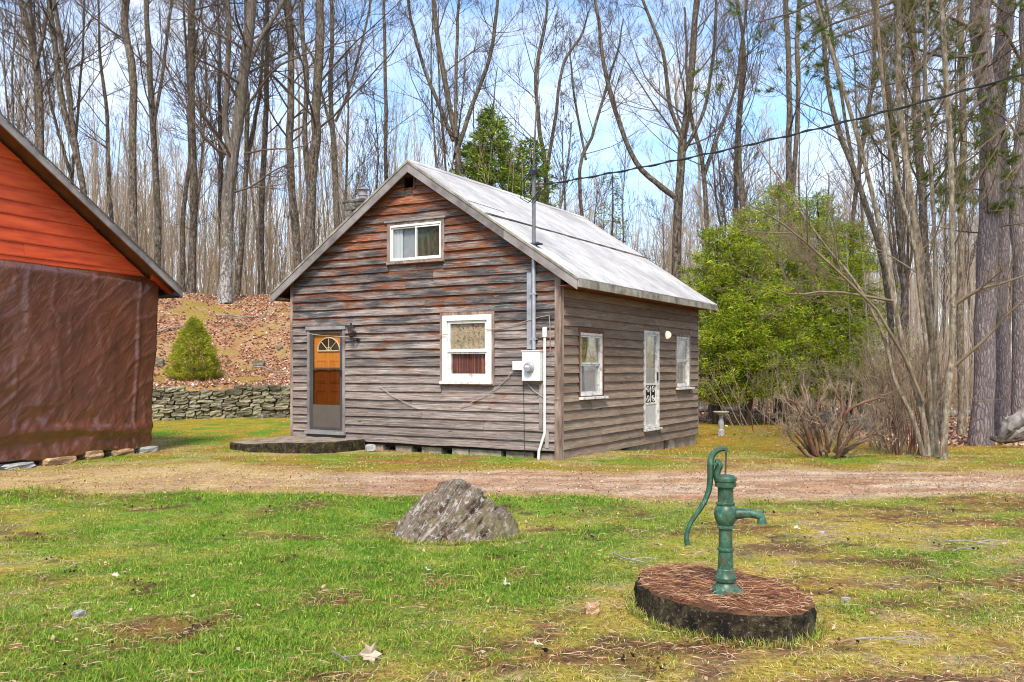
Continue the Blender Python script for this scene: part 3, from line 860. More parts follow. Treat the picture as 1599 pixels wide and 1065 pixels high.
# window builder
def frame_mb(mb, mp, r, w, o0, o1, wt=None, wb=None):
    wt = w if wt is None else wt; wb = w if wb is None else wb
    u0, u1, z0, z1 = r
    wbox(mb, mp, u0, u0 + w, o0, o1, z0, z1); wbox(mb, mp, u1 - w, u1, o0, o1, z0, z1)
    wbox(mb, mp, u0 + w, u1 - w, o0, o1, z1 - wt, z1); wbox(mb, mp, u0 + w, u1 - w, o0, o1, z0, z0 + wb)
    return mb
def cloth(mp, u0, u1, z0, z1, o, amp=.02, waves=6, mat='curtain_white', parent=None, name='curtain'):
    n = waves * 6
    vs = []
    for i in range(n + 1):
        u = u0 + (u1 - u0) * i / n
        a = amp * math.sin(i * 2 * math.pi / 6 + .4 * math.sin(i))
        vs += [mp(u, o + a, z0), mp(u, o + a * .7, z1)]
    return MB().add(vs, [(2 * i, 2 * i + 2, 2 * i + 3, 2 * i + 1) for i in range(n)]).build(name, M[mat], parent, smooth=True)

def inner(r, m): return (r[0] + m, r[1] - m, r[2] + m, r[3] - m)

# lower front window
r = W_FRONT
fr = MB(); frame_mb(fr, front, grow_r(r, .055), .055, 0.0, .052)
win = fr.build('window', M['trim_wood'], cot)
frame_mb(MB(), front, inner(r, .002), .10, -.02, .066, .10, .085).build('window_frame', M['white_paint'], win, bevel=.004)
ri = (r[0] + .106, r[1] - .106, r[2] + .09, r[3] - .106)
zm = (fz(730, 547))
frame_mb(MB(), front, (ri[0], ri[1], zm - .035, ri[3]), .055, -.02, .030, .05, .06).build('sash', M['white_paint'], win, bevel=.003)
frame_mb(MB(), front, (ri[0], ri[1], ri[2], zm - .037), .06, -.05, .010, .03, .07).build('sash', M['chip_paint'], win, bevel=.003)
trim('window_sill', front, win, r[0] - .03, r[1] + .03, .054, .11, r[2] - .03, r[2] + .02, 'chip_paint')
wbox(MB(), front, ri[0] + .05, ri[1] - .05, .0, .005, zm, ri[3] - .04).build('pane', M['glass'], win)
wbox(MB(), front, ri[0] + .05, ri[1] - .05, -.03, -.025, ri[2] + .06, zm - .06).build('pane', M['glass'], win)
cloth(front, ri[0], ri[1], zm - .02, ri[3] + .02, -.025, .008, 8, 'floral', win, 'valance')
cloth(front, ri[0], ri[1], ri[2], zm, -.060, .012, 9, 'curtain_red', win)

# upper sliding window
r = W_UP
fr = MB(); frame_mb(fr, front, grow_r(r, .07, .05), .07, 0.0, .05, .05, .07)
win = fr.build('window', M['trim_wood'], cot)
trim('head_board', front, win, r[0] - .12, r[1] + .10, .0, .075, r[3] + .052, r[3] + .085, 'grey_wood')
frame_mb(MB(), front, inner(r, .002), .022, -.02, .046, .045, .03).build('window_frame', M['white_paint'], win, bevel=.003)
um = fu(651)
frame_mb(MB(), front, (r[0] + .026, um + .015, r[2] + .034, r[3] - .055), .022, -.02, .018).build('sash', M['white_paint'], win)
frame_mb(MB(), front, (um - .013, r[1] - .026, r[2] + .034, r[3] - .055), .026, .0195, .034).build('sash', M['white_paint'], win)
wbox(MB(), front, r[0] + .05, um, .0, .004, r[2] + .06, r[3] - .07).build('pane', M['glass'], win)
wbox(MB(), front, um, r[1] - .05, .024, .028, r[2] + .06, r[3] - .07).build('pane', M['glass'], win)
cloth(front, r[0] + .03, r[0] + .25, r[2], r[3], -.05, .012, 3, 'curtain_white', win)
cloth(front, um - .05, r[1] - .03, r[2], r[3], -.06, .004, 6, 'green_reflection', win)  # added panel, no real curtain: paints the right pane's reflection of trees
wbox(MB(), front, r[0] + .2, um - .02, -.085, -.08, r[2], r[3]).build('blind', M['frost'], win)
trim('window_sill', front, win, r[0] - .06, r[1] + .06, .05, .085, r[2] - .06, r[2] - .03, 'trim_wood')

# gable vent
wbox(MB(), front, VENT[0] - .002, VENT[1] + .002, -.3, -.28, VENT[2] - .02, VENT[3] + .1).build('gable_vent', M['dark_wall'], cot)
trim('vent_board', front, cot, VENT[1] + .002, VENT[1] + .05, .028, .046, VENT[2] - .03, VENT[3] - .02, 'soffit')

# front door
r = D_FRONT
jw = .065
door = frame_mb(MB(), front, (r[0], r[1], r[2], r[3]), jw, -.05, .05, .05, .05).build('door', M['grey_wood'], cot)
ri = (r[0] + jw + .002, r[1] - jw - .002, r[2] + .055, r[3] - .055)
# inner wooden door
dz0, dz1 = ri[2], ri[3]
mb = MB(); wbox(mb, front, ri[0], ri[1], -.06, -.035, dz0, dz1)
def panel(u0, u1, z0, z1):
    frame_mb(mb, front, (u0, u1, z0, z1), .018, -.0345, -.026)
    wbox(mb, front, u0 + .03, u1 - .03, -.0345, -.024, z0 + .03, z1 - .03)
um = (ri[0] + ri[1]) / 2
w2 = (ri[1] - ri[0])
for a, b in ((.14, .46), (.54, .86)):
    panel(ri[0] + w2 * a, ri[0] + w2 * b, dz0 + .95, dz0 + 1.42)
    panel(ri[0] + w2 * a, ri[0] + w2 * b, dz0 + .18, dz0 + .80)
mb.build('wooden_door', M['door_wood'], door)
# fan light
fc = (um + .02, fz(512, 548)); R = w2 * .335
mb = MB()
n = 24
pts = [front(fc[0] + R * math.cos(math.pi * i / n), -.02, fc[1] + R * .92 * math.sin(math.pi * i / n)) for i in range(n + 1)]
mb.tube(pts, .014, 6); mb.tube([pts[0], pts[-1]], .014, 6)
for k in (1, 2, 3):
    a = math.pi * k / 4
    mb.tube([front(fc[0], -.02, fc[1]), front(fc[0] + R * math.cos(a), -.02, fc[1] + R * .92 * math.sin(a))], .009, 5)
mb.tube([front(fc[0] + R * .25 * math.cos(math.pi * i / 8), -.02, fc[1] + R * .25 * math.sin(math.pi * i / 8)) for i in range(9)], .008, 5)
mb.build('fan_light_frame', M['cream'], door)
mb = MB()
pts = [front(fc[0] + R * math.cos(math.pi * i / n), -.0300, fc[1] + R * .92 * math.sin(math.pi * i / n)) for i in range(n + 1)]
mb.add(pts, [tuple(range(n + 1))])
mb.build('fan_light_pane', simple('dark_fan_glass', (.10, .06, .03), (.05, .03, .02), 4., .1, .6), door)
# storm door
frame_mb(MB(), front, inner(ri, .002), .075, .0, .034, .06, .05).build('storm_door_frame', M['storm'], door, bevel=.003)
zk = fz(512, 632); zs = fz(512, 575)
si = (ri[0] + .078, ri[1] - .078)
wbox(MB(), front, si[0], si[1], .004, .026, ri[2] + .053, zk).build('kick_panel', M['storm_panel'], door)
wbox(MB(), front, si[0], si[1], .006, .024, zs - .012, zs + .012).build('storm_door_rail', M['storm'], door)
wbox(MB(), front, si[0], si[1], .012, .016, zs + .012, ri[3] - .064).build('storm_door_pane', M['glass'], door)
wbox(MB(), front, si[0], si[1], .012, .014, zk, zs - .012).build('storm_door_screen', M['screen'], door)
mb = MB(); wbox(mb, front, ri[1] - .062, ri[1] - .03, .035, .05, zs - .16, zs - .04)
mb.tube([front(ri[1] - .05, .05, zs - .07), front(ri[1] - .05, .085, zs - .07), front(ri[1] - .11, .09, zs - .075)], .009, 6)
mb.build('door_handle', M['black_iron'], door)
trim('door_sill', front, door, r[0] - .01, r[1] + .03, .052, .12, r[2] - .035, r[2] + .02, 'alu')
trim('door_head_board', front, door, r[0] - .02, r[1] + .02, .052, .075, r[3] - .04, r[3] + .03, 'grey_wood')

# right wall windows
def side_window(r, zm, cu, cl, sill_ext):
    fr = MB(); frame_mb(fr, right, grow_r(r, .06), .06, 0.0, .048)
    w = fr.build('window', M['soffit'] if cu != 'curtain_pale' else M['trim_wood'], cot)
    frame_mb(MB(), right, inner(r, .002), .045, -.03, .040, .05, .04).build('window_frame', M['chip_paint'], w, bevel=.003)
    a = (r[0] + .05, r[1] - .05)
    frame_mb(MB(), right, (a[0], a[1], zm - .02, r[3] - .055), .03, -.03, .02).build('sash', M['chip_paint'], w)
    frame_mb(MB(), right, (a[0], a[1], r[2] + .045, zm - .022), .035, -.05, .005).build('sash', M['chip_paint'], w)
    wbox(MB(), right, a[0] + .02, a[1] - .02, .0, .004, zm, r[3] - .08).build('pane', M['glass'], w)
    wbox(MB(), right, a[0] + .02, a[1] - .02, -.03, -.026, r[2] + .07, zm - .05).build('pane', M['glass'], w)
    cloth(right, a[0], a[1], zm - .05, r[3], -.03, .008, 6, cu, w)
    if cl == 'frost':
        wbox(MB(), right, a[0], a[1], -.055, -.05, r[2], zm - .05).build('blind', M['frost'], w)
    else:
        cloth(right, a[0], a[1], r[2], zm - .05, -.06, .012, 6, cl, w)
    wbox(MB(), right, r[0] - .07, r[1] + sill_ext, .049, .12, r[2] - .06, r[2] - .015).build('window_sill', M['chip_paint'], w, bevel=.004)
side_window(W_R1, rz(920, 567), 'floral_yellow', 'frost', .10)
side_window(W_R2, rz(1064, 562), 'curtain_pale', 'curtain_pale', .16)

# side door with scrolled grille
r = D_R
d2 = frame_mb(MB(), right, grow_r(r, .0), .07, -.03, .042, .06, .03).build('side_door', M['chip_paint'], cot)
zg1, zg0 = rz(1015, 600), rz(1015, 630)
zmid = rz(1015, 574)
frame_mb(MB(), right, (r[0] + .073, r[1] - .073, r[2] + .035, r[3] - .065), .07, -.01, .025, .04, .04).build('storm_door_frame', M['chip_paint'], d2)
wbox(MB(), right, r[0] + .14, r[1] - .14, -.005, .012, r[2] + .07, zg0).build('kick_panel', simple('grey_white_panel', (.55, .53, .51), (.42, .40, .38), 5., .5), d2)
wbox(MB(), right, r[0] + .14, r[1] - .14, -.03, -.028, zg0, zg1).build('grille_screen', M['dark_wall'], d2)
wbox(MB(), right, r[0] + .14, r[1] - .14, -.025, -.02, zg1, zmid).build('cafe_curtain', simple('cream_cafe_curtain', (.62, .62, .56), (.5, .5, .45), 3., .9, stretch=(10, 10, .3)), d2)
wbox(MB(), right, r[0] + .14, r[1] - .14, .0, .004, zg1, r[3] - .10).build('pane', M['glass'], d2)
wbox(MB(), right, r[0] + .14, r[1] - .14, -.05, -.04, zmid, r[3] - .10).build('curtain', M['floral_yellow'], d2)
mb = MB()
wbox(mb, right, r[0] + .14, r[1] - .14, .0, .022, zg1 - .02, zg1 + .02)
wbox(mb, right, r[0] + .14, r[1] - .14, .0, .022, zg0 - .02, zg0 + .02)
uc = (r[0] + r[1]) / 2; hw = (r[1] - r[0]) / 2 - .15; hh = (zg1 - zg0) / 2 - .03; zc = (zg0 + zg1) / 2
for sx in (-1, 1):
    for sz in (-1, 1):
        cxx, czz = uc + sx * hw * .5, zc + sz * hh * .5
        pts = []
        for i in range(22):
            a = i / 21 * 2.6 * math.pi
            rr = min(hw, hh) * .5 * (1 - i / 26)
            pts.append(right(cxx + sx * rr * math.cos(a), .010, czz + sz * rr * math.sin(a)))
        mb.tube(pts, .010, 5)
mb.tube([right(uc, .01, zc - hh), right(uc, .01, zc + hh)], .009, 5)
mb.build('scroll_grille', M['chip_paint'], d2)
wbox(MB(), right, r[1] - .13, r[1] - .10, .026, .06, zmid - .28, zmid - .1).build('door_handle', M['black_iron'], d2)
trim('door_sill', right, d2, r[0] - .04, r[1] + .04, .043, .10, r[2] - .05, r[2] - .01, 'chip_paint')

# foundation: concrete blocks under the front and the right wall, gaps left open
blk = MB().box((0, 0, 0), (1, 1, 1)).mesh('block', M['block'])
def block(mp, u0, u1, o0, o1, z0, z1):
    p0 = mp(u0, o0, z0); p1 = mp(u1, o1, z1)
    o = link('block', blk, cot)
    o.location = tuple(min(a, b) for a, b in zip(p0, p1))
    o.scale = tuple(abs(a - b) for a, b in zip(p0, p1))
u = -4.3
blocks_f = [(-4.30, -3.92), (-3.62, -3.24), (-3.0, -2.55), (-2.28, -1.92), (-1.90, -1.22), (-1.12, -.56), (-.44, -.12)]
for i, (a, b) in enumerate(blocks_f):
    block(front, a, b, -.25, -.02 - .012 * (i % 3), -.3, .125 if i not in (1, 5) else .10)
u = 0.5
gap = [(ru(972), ru(983)), (ru(1038), ru(1045))]
while u < WD:
    w = rng.uniform(.24, .42)
    e = min(u + w, WD)
    for g in gap:
        if u < g[1] and e > g[0]:
            e = g[0] if u < g[0] else e
            if u >= g[0]: u = g[1]; e = u + w
    if e - u > .06: block(right, u, min(e, WD) - .012, -.22, -.012 - rng.uniform(0, .01), -.5, -.006)
    u = e
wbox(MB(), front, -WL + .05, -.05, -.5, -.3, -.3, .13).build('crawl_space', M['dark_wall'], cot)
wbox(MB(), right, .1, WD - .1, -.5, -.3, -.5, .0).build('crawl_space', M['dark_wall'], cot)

# roof
OH, EVE = 0.2, 0.43
EX1 = EVE; EX0 = -WL - 0.405
def roofz(x, off=0.0): return RIDGE_Z - SLOPE * abs(x - RIDGE_X) + off
def roof_sheet(name, xa, xb, off, mat, parent, thick=.02, ny=24, nxx=6, sag=.014, y0=-OH - .03, y1=WD + OH):
    vs = []
    ys = np.linspace(y0, y1, ny); xs = np.linspace(xa, xb, nxx)
    for t in (1, 0):
        for y in ys:
            for x in xs:
                w = (float(fbm(x * 1.3 + 4, y * .8, 0, 8, 3)) - .5) * sag * 2
                vs.append((x, y, roofz(x, off + w - (0 if t else thick))))
    n = ny * nxx
    fs = []
    for j in range(ny - 1):
        for i in range(nxx - 1):
            a = j * nxx + i
            fs.append((a, a + 1, a + nxx + 1, a + nxx) if xb > xa else (a, a + nxx, a + nxx + 1, a + 1))
            fs.append((n + a, n + a + nxx, n + a + nxx + 1, n + a + 1))
    for j in range(ny - 1):
        for i in (0, nxx - 1):
            a = j * nxx + i
            fs.append((a, a + nxx, n + a + nxx, n + a))
    for i in range(nxx - 1):
        for j in (0, ny - 1):
            a = j * nxx + i
            fs.append((a, n + a, n + a + 1, a + 1))
    return MB().add(vs, fs).build(name, mat, parent, smooth=True, autosmooth=30)
mb = MB()
for sgn, xe in ((1, EX1), (-1, EX0)):
    a = (RIDGE_X, RIDGE_Z); b = (xe, roofz(xe))
    for y0, y1 in ((-OH, WD + OH),):
        vs = [(a[0], y0, a[1] - .05), (b[0], y0, b[1] - .05), (b[0], y1, b[1] - .05), (a[0], y1, a[1] - .05), (a[0], y0, a[1] - .085), (b[0], y0, b[1] - .085), (b[0], y1, b[1] - .085), (a[0], y1, a[1] - .085)]
        mb.add(vs, [(0, 1, 2, 3), (4, 7, 6, 5), (0, 4, 5, 1), (1, 5, 6, 2), (2, 6, 7, 3), (3, 7, 4, 0)])
roof = mb.build('roof', M['soffit'], cot)
XL = -1.42   # lap of the second roll
roof_sheet('roofing_sheet', XL - .12, EX1 + .03, -.012, M['roofing'], roof)
roof_sheet('roofing_sheet', RIDGE_X, XL, .012, M['roofing'], roof)
roof_sheet('roofing_sheet', RIDGE_X, EX0 - .03, -.010, M['roofing'], roof, nxx=8)
# ragged tar line along the lap and a short one down the slope
mb = MB(); vs = []; N_ = 60
for i in range(N_ + 1):
    y = -OH + (WD + 2 * OH) * i / N_
    w = .012 + .022 * float(vn(i * .7, 2.)) ** 2
    x = XL + .01 + .012 * float(vn(i * .5, 5.))
    vs += [(x - w * .4, y, roofz(x - w * .4, .019)), (x + w, y, roofz(x + w, .014))]
mb.add(vs, [(2 * i, 2 * i + 1, 2 * i + 3, 2 * i + 2) for i in range(N_)])
mb.build('tar_line', M['tar'], roof)
mb = MB(); vs = []
for i in range(14):
    x = -.62 + i * .075
    y = .42 + .01 * math.sin(i * 1.7) + i * .012
    vs += [(x, y - .009, roofz(x, .010)), (x, y + .009, roofz(x, .010))]
mb.add(vs, [(2 * i, 2 * i + 2, 2 * i + 3, 2 * i + 1) for i in range(13)])
mb.build('tar_line', M['tar'], roof)
# ridge cap
roof_sheet('ridge_cap', RIDGE_X, RIDGE_X + .13, .030, M['roofing'], roof, nxx=2, sag=.01)
roof_sheet('ridge_cap', RIDGE_X, RIDGE_X - .13, .030, M['roofing'], roof, nxx=2, sag=.01)
# barge boards (two lengths on the right slope), eave boards, drip edge
def rake(name, xa, xb, y0, y1, top, h, mat, parent):
    vs = []
    for x in (xa, xb):
        z = roofz(x, top)
        vs += [(x, y0, z), (x, y1, z), (x, y1, z - h), (x, y0, z - h)]
    MB().add(vs, [(0, 1, 2, 3), (4, 7, 6, 5), (0, 4, 5, 1), (1, 5, 6, 2), (2, 6, 7, 3), (3, 7, 4, 0)]).build(name, M[mat], parent, bevel=.004)
for y0, y1 in ((-OH - .035, -OH - .003), (WD + OH + .003, WD + OH + .035)):
    rake('barge_board', RIDGE_X + .002, -1.02, y0, y1, -.028, .20, 'grey_wood', roof)
    rake('barge_board', -1.015, EX1 + .01, y0, y1, -.030, .20, 'grey_wood', roof)
    rake('barge_board', RIDGE_X - .002, EX0 - .01, y0, y1, -.030, .20, 'grey_wood', roof)
for y0, y1 in ((-OH - .05, -OH - .0365),):
    rake('drip_edge', RIDGE_X + .002, EX1 + .02, y0, y1, -.006, .05, 'mossy_fascia', roof)
    rake('drip_edge', RIDGE_X - .002, EX0 - .02, y0, y1, -.006, .05, 'mossy_fascia', roof)
for i, (a, b) in enumerate(((-OH, 2.6), (2.605, 5.4), (5.405, WD + OH))):
    MB().box((EX1 + .002, a, roofz(EX1) - .19 + .004 * i), (EX1 + .03, b, roofz(EX1) - .035)).build('eave_board', M['mossy_fascia'], roof, bevel=.004)
MB().box((EX0 - .03, -OH, roofz(EX0) - .17), (EX0 - .002, WD + OH, roofz(EX0) - .035)).build('eave_board', M['mossy_fascia'], roof)
MB().box((.05, -.18, roofz(EX1) - .16), (EX1, WD + .1, roofz(EX1) - .14)).build('soffit', M['soffit'], roof)
MB().box((EX0, -.18, roofz(EX0) - .16), (-WL - .05, WD + .1, roofz(EX0) - .14)).build('soffit', M['soffit'], roof)

# chimney: field stones on the left wall
CHX, CHY, CHW = -WL - .52, 2.85, .27
chim = MB().box((CHX - CHW + .06, CHY - CHW + .06, -.1), (CHX + CHW - .06, CHY + CHW - .06, 5.52)).build('chimney', M['concrete'], cot)

def rough_block(seed, sub=2, amp=.14):
    r_ = np.random.RandomState(seed)
    g = np.linspace(-1, 1, sub + 2)
    vs, fs, index = [], [], {}
    def vid(p):
        k = tuple(np.round(p, 4))
        if k not in index:
            q = np.array(p, float)
            q = q * (1 - .16 * (np.abs(q).sum() - 1) / 2)     # rounds the corners
            q = q + r_.uniform(-amp, amp, 3) * np.array([1, 1, .8])
            index[k] = len(vs); vs.append(q * .5)
        return index[k]
    for ax in range(3):
        for s in (-1, 1):
            o1, o2 = [i for i in range(3) if i != ax]
            for i in range(len(g) - 1):
                for j in range(len(g) - 1):
                    q = []
                    for di, dj in ((0, 0), (1, 0), (1, 1), (0, 1)):
                        p = [0, 0, 0]; p[ax] = s; p[o1] = g[i + di]; p[o2] = g[j + dj]
                        q.append(vid(p))
                    fs.append(tuple(q if (s > 0) ^ (ax == 1) else q[::-1]))
    return vs, fs
STONES = {}
for mt in ('wall_stone', 'chimney_stone', 'tan_stone', 'pale_stone'):
    STONES[mt] = []
    for k in range(10 if mt == 'wall_stone' else 5):
        v_, f_ = rough_block(100 + k, 2 if mt != 'chimney_stone' else 1)
        STONES[mt].append(MB().add(v_, f_).mesh('stone', M[mt]))
z = 3.3
while z < 5.50:
    h = rng.uniform(.13, .22)
    for side in range(4):
        p = -CHW
        while p < CHW - .05:
            w = min(rng.uniform(.16, .36), CHW - p)
            o = link('stone', rng.choice(STONES['chimney_stone']), chim)
            c = p + w / 2
            pos = [(c, -CHW + .03), (c, CHW - .03), (-CHW + .03, c), (CHW - .03, c)][side]
            o.location = (CHX + pos[0], CHY + pos[1], z + h / 2)
            o.scale = ((w * 1.02, .16, h * 1.02) if side < 2 else (.16, w * 1.02, h * 1.02))
            p += w
    z += h
MB().box((CHX - CHW - .06, CHY - CHW - .06, 5.52), (CHX + CHW + .06, CHY + CHW + .06, 5.60)).build('chimney_cap', M['chimney_stone'], chim, bevel=.02)
MB().lathe([(.11, 5.60), (.11, 5.72), (.13, 5.725), (.105, 5.74), (.105, 5.86), (.15, 5.865), (.15, 5.885), (.03, 5.92)], (CHX + .05, CHY, 0), 16).build('flue_pipe', M['grey_wood'], chim, smooth=True)

def hw_(p):   # house-local to world
    x, y, z = p
    return (Cx + x * .864 + y * .503, Cy - x * .503 + y * .864, z)

def on_house(name, build, label, cat, mat, **k):
    """a separate thing fixed to the cottage: its mesh is given in cottage coordinates"""
    o = build.build(name, M[mat], None, **k)
    o.location = cot.location; o.rotation_euler = cot.rotation_euler
    return tag(o, label, cat)

# service mast with weather head, conduit, meter
mu = fu(836.5)
mb = MB()
mtop = 5.02
mb.tube([front(mu, .07, roofz(mu) - .02), front(mu, .07, mtop)], .034, 12)
mast = on_house('service_mast', mb, 'grey steel service mast rising through the roof edge above the meter', 'service mast', 'iron_grey', smooth=True)
MB().tube([front(mu, .07, 1.93), front(mu, .07, roofz(mu) - .02)], .040, 12).build('conduit', M['alu'], mast, smooth=True)
mb = MB().lathe([(.045, 0), (.065, .02), (.075, .07), (.055, .12), (.02, .14)], front(mu, .07, mtop), 12)
mb.box((mu - .03, -.20, mtop + .0), (mu + .05, -.07, mtop + .07))
mb.build('weather_head', M['black_iron'], mast, smooth=True)
mb = MB()
for k, (dx, s) in enumerate(((-.07, -1), (.0, -1), (.07, 1))):
    mb.tube([front(mu + dx * .5, .17, mtop + .02), front(mu + s * .10 + dx, .22, mtop - .15), front(mu + s * .12 + dx, .20, mtop - .42), front(mu + dx, .15, mtop - .50), front(mu + .10 + dx * .4, .10, mtop - .36), front(mu + .16, .08, mtop - .20)], .009, 5)
mb.build('drip_loops', M['cable'], mast, smooth=True)
MB().tube([front(mu + .0, .07, mtop - .22), front(mu + .17, .08, mtop - .20)], .018, 6).lathe([(.03, -.05), (.045, -.02), (.03, .0), (.045, .03), (.03, .05)], front(mu + .16, .08, mtop - .2), 10).build('insulator', M['grey_wood'], mast, smooth=True)
MB().box((mu - .15, -.055, 1.94), (mu - .06, -.03, 3.30)).build('backing_board', M['alu'], mast)
MB().box((mu - .11, -.12, roofz(mu) - .0), (mu + .11, .06, roofz(mu) + .03)).build('flashing', M['tar'], mast)
for zz_ in (2.1, 2.9):
    MB().box((mu - .07, -.112, zz_), (mu + .07, -.035, zz_ + .03)).build('strap', M['alu'], mast)

m0 = frect(822, 549, 850, 595)
mb = MB(); wbox(mb, front, m0[0], m0[1], .04, .17, m0[2], m0[3])
meter = on_house('electric_meter', mb, 'grey electric meter box with a round dial on the front wall', 'electric meter', 'meter', bevel=.008)
mc = ((m0[0] + m0[1]) / 2 - .02, m0[2] + (m0[3] - m0[2]) * .46)
def disc(mb, mp, u, z, prof, sides=20):
    n = len(prof)
    vs = [mp(u + r_ * math.cos(2 * math.pi * k / sides), o_, z + r_ * math.sin(2 * math.pi * k / sides)) for r_, o_ in prof for k in range(sides)]
    fs = [(i * sides + k, i * sides + (k + 1) % sides, (i + 1) * sides + (k + 1) % sides, (i + 1) * sides + k) for i in range(n - 1) for k in range(sides)]
    fs += [tuple((n - 1) * sides + k for k in range(sides))]
    return mb.add(vs, fs)
disc(MB(), front, *mc, [(.095, .171), (.095, .20), (.082, .205), (.082, .25), (.07, .265)]).build('dial', M['alu'], meter, smooth=True, autosmooth=40)
wbox(MB(), front, mc[0] - .045, mc[0] + .045, .266, .270, mc[1] + .0, mc[1] + .035).build('dial_plate', M['pvc'], meter)
wbox(MB(), front, m0[0] - .01, m0[1] + .01, .035, .18, m0[3] + .001, m0[3] + .02).build('box_lid', M['meter'], meter)
j0 = frect(805, 564, 820, 578)
mb = MB(); wbox(mb, front, j0[0], j0[1], .04, .12, j0[2], j0[3])
jb = on_house('junction_box', mb, 'small white junction box left of the meter', 'junction box', 'pvc', bevel=.006)
MB().tube([front(j0[1], .08, (j0[2] + j0[3]) / 2), front(m0[0], .08, (j0[2] + j0[3]) / 2)], .018, 8).build('pipe_stub', M['alu'], jb)
pu, pz = fu(853.5), fz(853, 512)
mb = MB()
mb.tube([front(pu, .07, pz), front(pu, .07, .46), front(pu - .03, .08, .36), front(pu - .10, .10, .14), front(pu - .11, .10, -.05)], .026, 10)
pv = on_house('vent_pipe', mb, 'white plastic pipe running down the wall beside the right corner board', 'pipe', 'pvc', smooth=True)
MB().lathe([(.032, .0), (.045, .01), (.045, .17), (.032, .18)], front(pu, .07, pz - .17), 12).build('pipe_cap', M['pvc'], pv, smooth=True)
trim_b = MB(); wbox(trim_b, front, pu + .0, pu + .07, .03, .055, .20, .52)
on_house('wood_scrap', trim_b, 'short weathered board leaning beside the bend of the white pipe', 'board', 'grey_wood')
mb = MB(); wbox(mb, front, pu - .125, pu - .055, .03, .05, .52, fz(853, 600))
on_house('wall_batten', mb, 'dark vertical batten behind the white pipe below the meter', 'batten', 'grey_wood')

# coach lantern
lu, lz = fu(558), fz(558, 524)
mb = MB(); disc(mb, front, lu + .06, lz - .08, [(.055, .035), (.055, .05), (.04, .06)])
lan = on_house('coach_lantern', mb, 'black coach lantern on the wall right of the front door', 'wall lantern', 'black_iron', smooth=True)
MB().tube([front(lu + .06, .06, lz - .08), front(lu + .05, .14, lz - .11), front(lu, .17, lz - .08), front(lu - .02, .17, lz - .03)], .012, 6).build('bracket', M['black_iron'], lan, smooth=True)
lc = front(lu - .02, .17, lz - .02)
mb = MB()
for k in range(6):
    a = math.pi / 3 * k + .2
    mb.tube([(lc[0] + .04 * math.cos(a), lc[1] + .04 * math.sin(a), lc[2] + .02), (lc[0] + .078 * math.cos(a), lc[1] + .078 * math.sin(a), lc[2] + .17)], .006, 4)
mb.lathe([(.02, -.02), (.05, .01), (.045, .025), (.0, .026)], lc, 6)
mb.lathe([(.09, .165), (.085, .18), (.05, .215), (.022, .235), (.02, .26), (.008, .275)], lc, 6)
mb.build('lantern_cage', M['black_iron'], lan)
MB().lathe([(.035, .03), (.068, .165)], lc, 6).build('lantern_glass', M['screen'], lan)

# oval lamp by the side door
su, sz_ = ru(1037), rz(1037, 523)
mb = MB(); disc(mb, right, su, sz_, [(.07, .035), (.07, .06), (.05, .065)])
ll = on_house('wall_light', mb, 'small round cream wall light between the side door and the far window', 'wall light', 'chip_paint', smooth=True)
lm, lnt, lb = newmat('lit_cream_globe', .4, .4)
setin(lnt, lb, 'Base Color', (.8, .72, .6)); setin(lnt, lb, 'Emission Color', (1., .85, .6)); lb.inputs['Emission Strength'].default_value = .35
vs = []
mb = MB(); prof = [(.09 * math.cos(a), .065 + .10 * math.sin(a)) for a in np.linspace(0, 1.45, 8)]
disc(mb, right, su, sz_, prof, 16)
mb.build('globe', lm, ll, smooth=True, autosmooth=60)

# cords across the front wall
def cord(name, pts, rad, label, mat='pale_cord', sides=5):
    mb = MB(); mb.tube(pts, rad, sides)
    return tag(mb.build(name, M[mat], None, smooth=True), label, 'cord')
def F(px, py, o=.07): return hw_(front(fu(px), o, fz(px, py)))
def smoothpts(ps, n=6):
    ps = [Vector(p) for p in ps]; out = []
    for i in range(len(ps) - 1):
        p0 = ps[max(i - 1, 0)]; p1 = ps[i]; p2 = ps[i + 1]; p3 = ps[min(i + 2, len(ps) - 1)]
        for k in range(n):
            t = k / n
            out.append(.5 * ((2 * p1) + (p2 - p0) * t + (2 * p0 - 5 * p1 + 4 * p2 - p3) * t * t + (3 * p1 - p0 - 3 * p2 + p3) * t ** 3))
    out.append(ps[-1]); return [tuple(p) for p in out]
hill_pt = PT(330, 487, 33.0)
cord('clothes_line', smoothpts([hill_pt, F(455, 515, .12), F(540, 526, .12), F(640, 527, .10), F(740, 518, .10), F(800, 508), F(853, 494), F(861, 500), F(862, 560)]), .0065, 'thin pale line strung from the bank across the front wall')
cord('cord', smoothpts([F(806, 577), F(784, 601), F(752, 622), F(722, 636)]), .007, 'pale cord drooping from the junction box to the left')
cord('cord', smoothpts([F(596, 603), F(620, 620), F(655, 637)]), .006, 'loose pale cord end on the boards under the lantern side')
cord('cord', smoothpts([F(818, 580), F(822, 594), F(848, 618), F(876, 622)]), .006, 'pale cord drooping from the junction box to the corner')
cord('cord', smoothpts([F(820, 580), F(821, 640), F(822, 712)]), .005, 'thin dark wire hanging straight down from the junction box', 'cable')
cord('cord', [hw_((fu(742), -.24, roofz(fu(742)) + .02)), hw_((fu(742) + .1, .9, roofz(fu(742) + .1) + .035))], .005, 'short thin wire lying over the white roof near the front edge', 'cable')

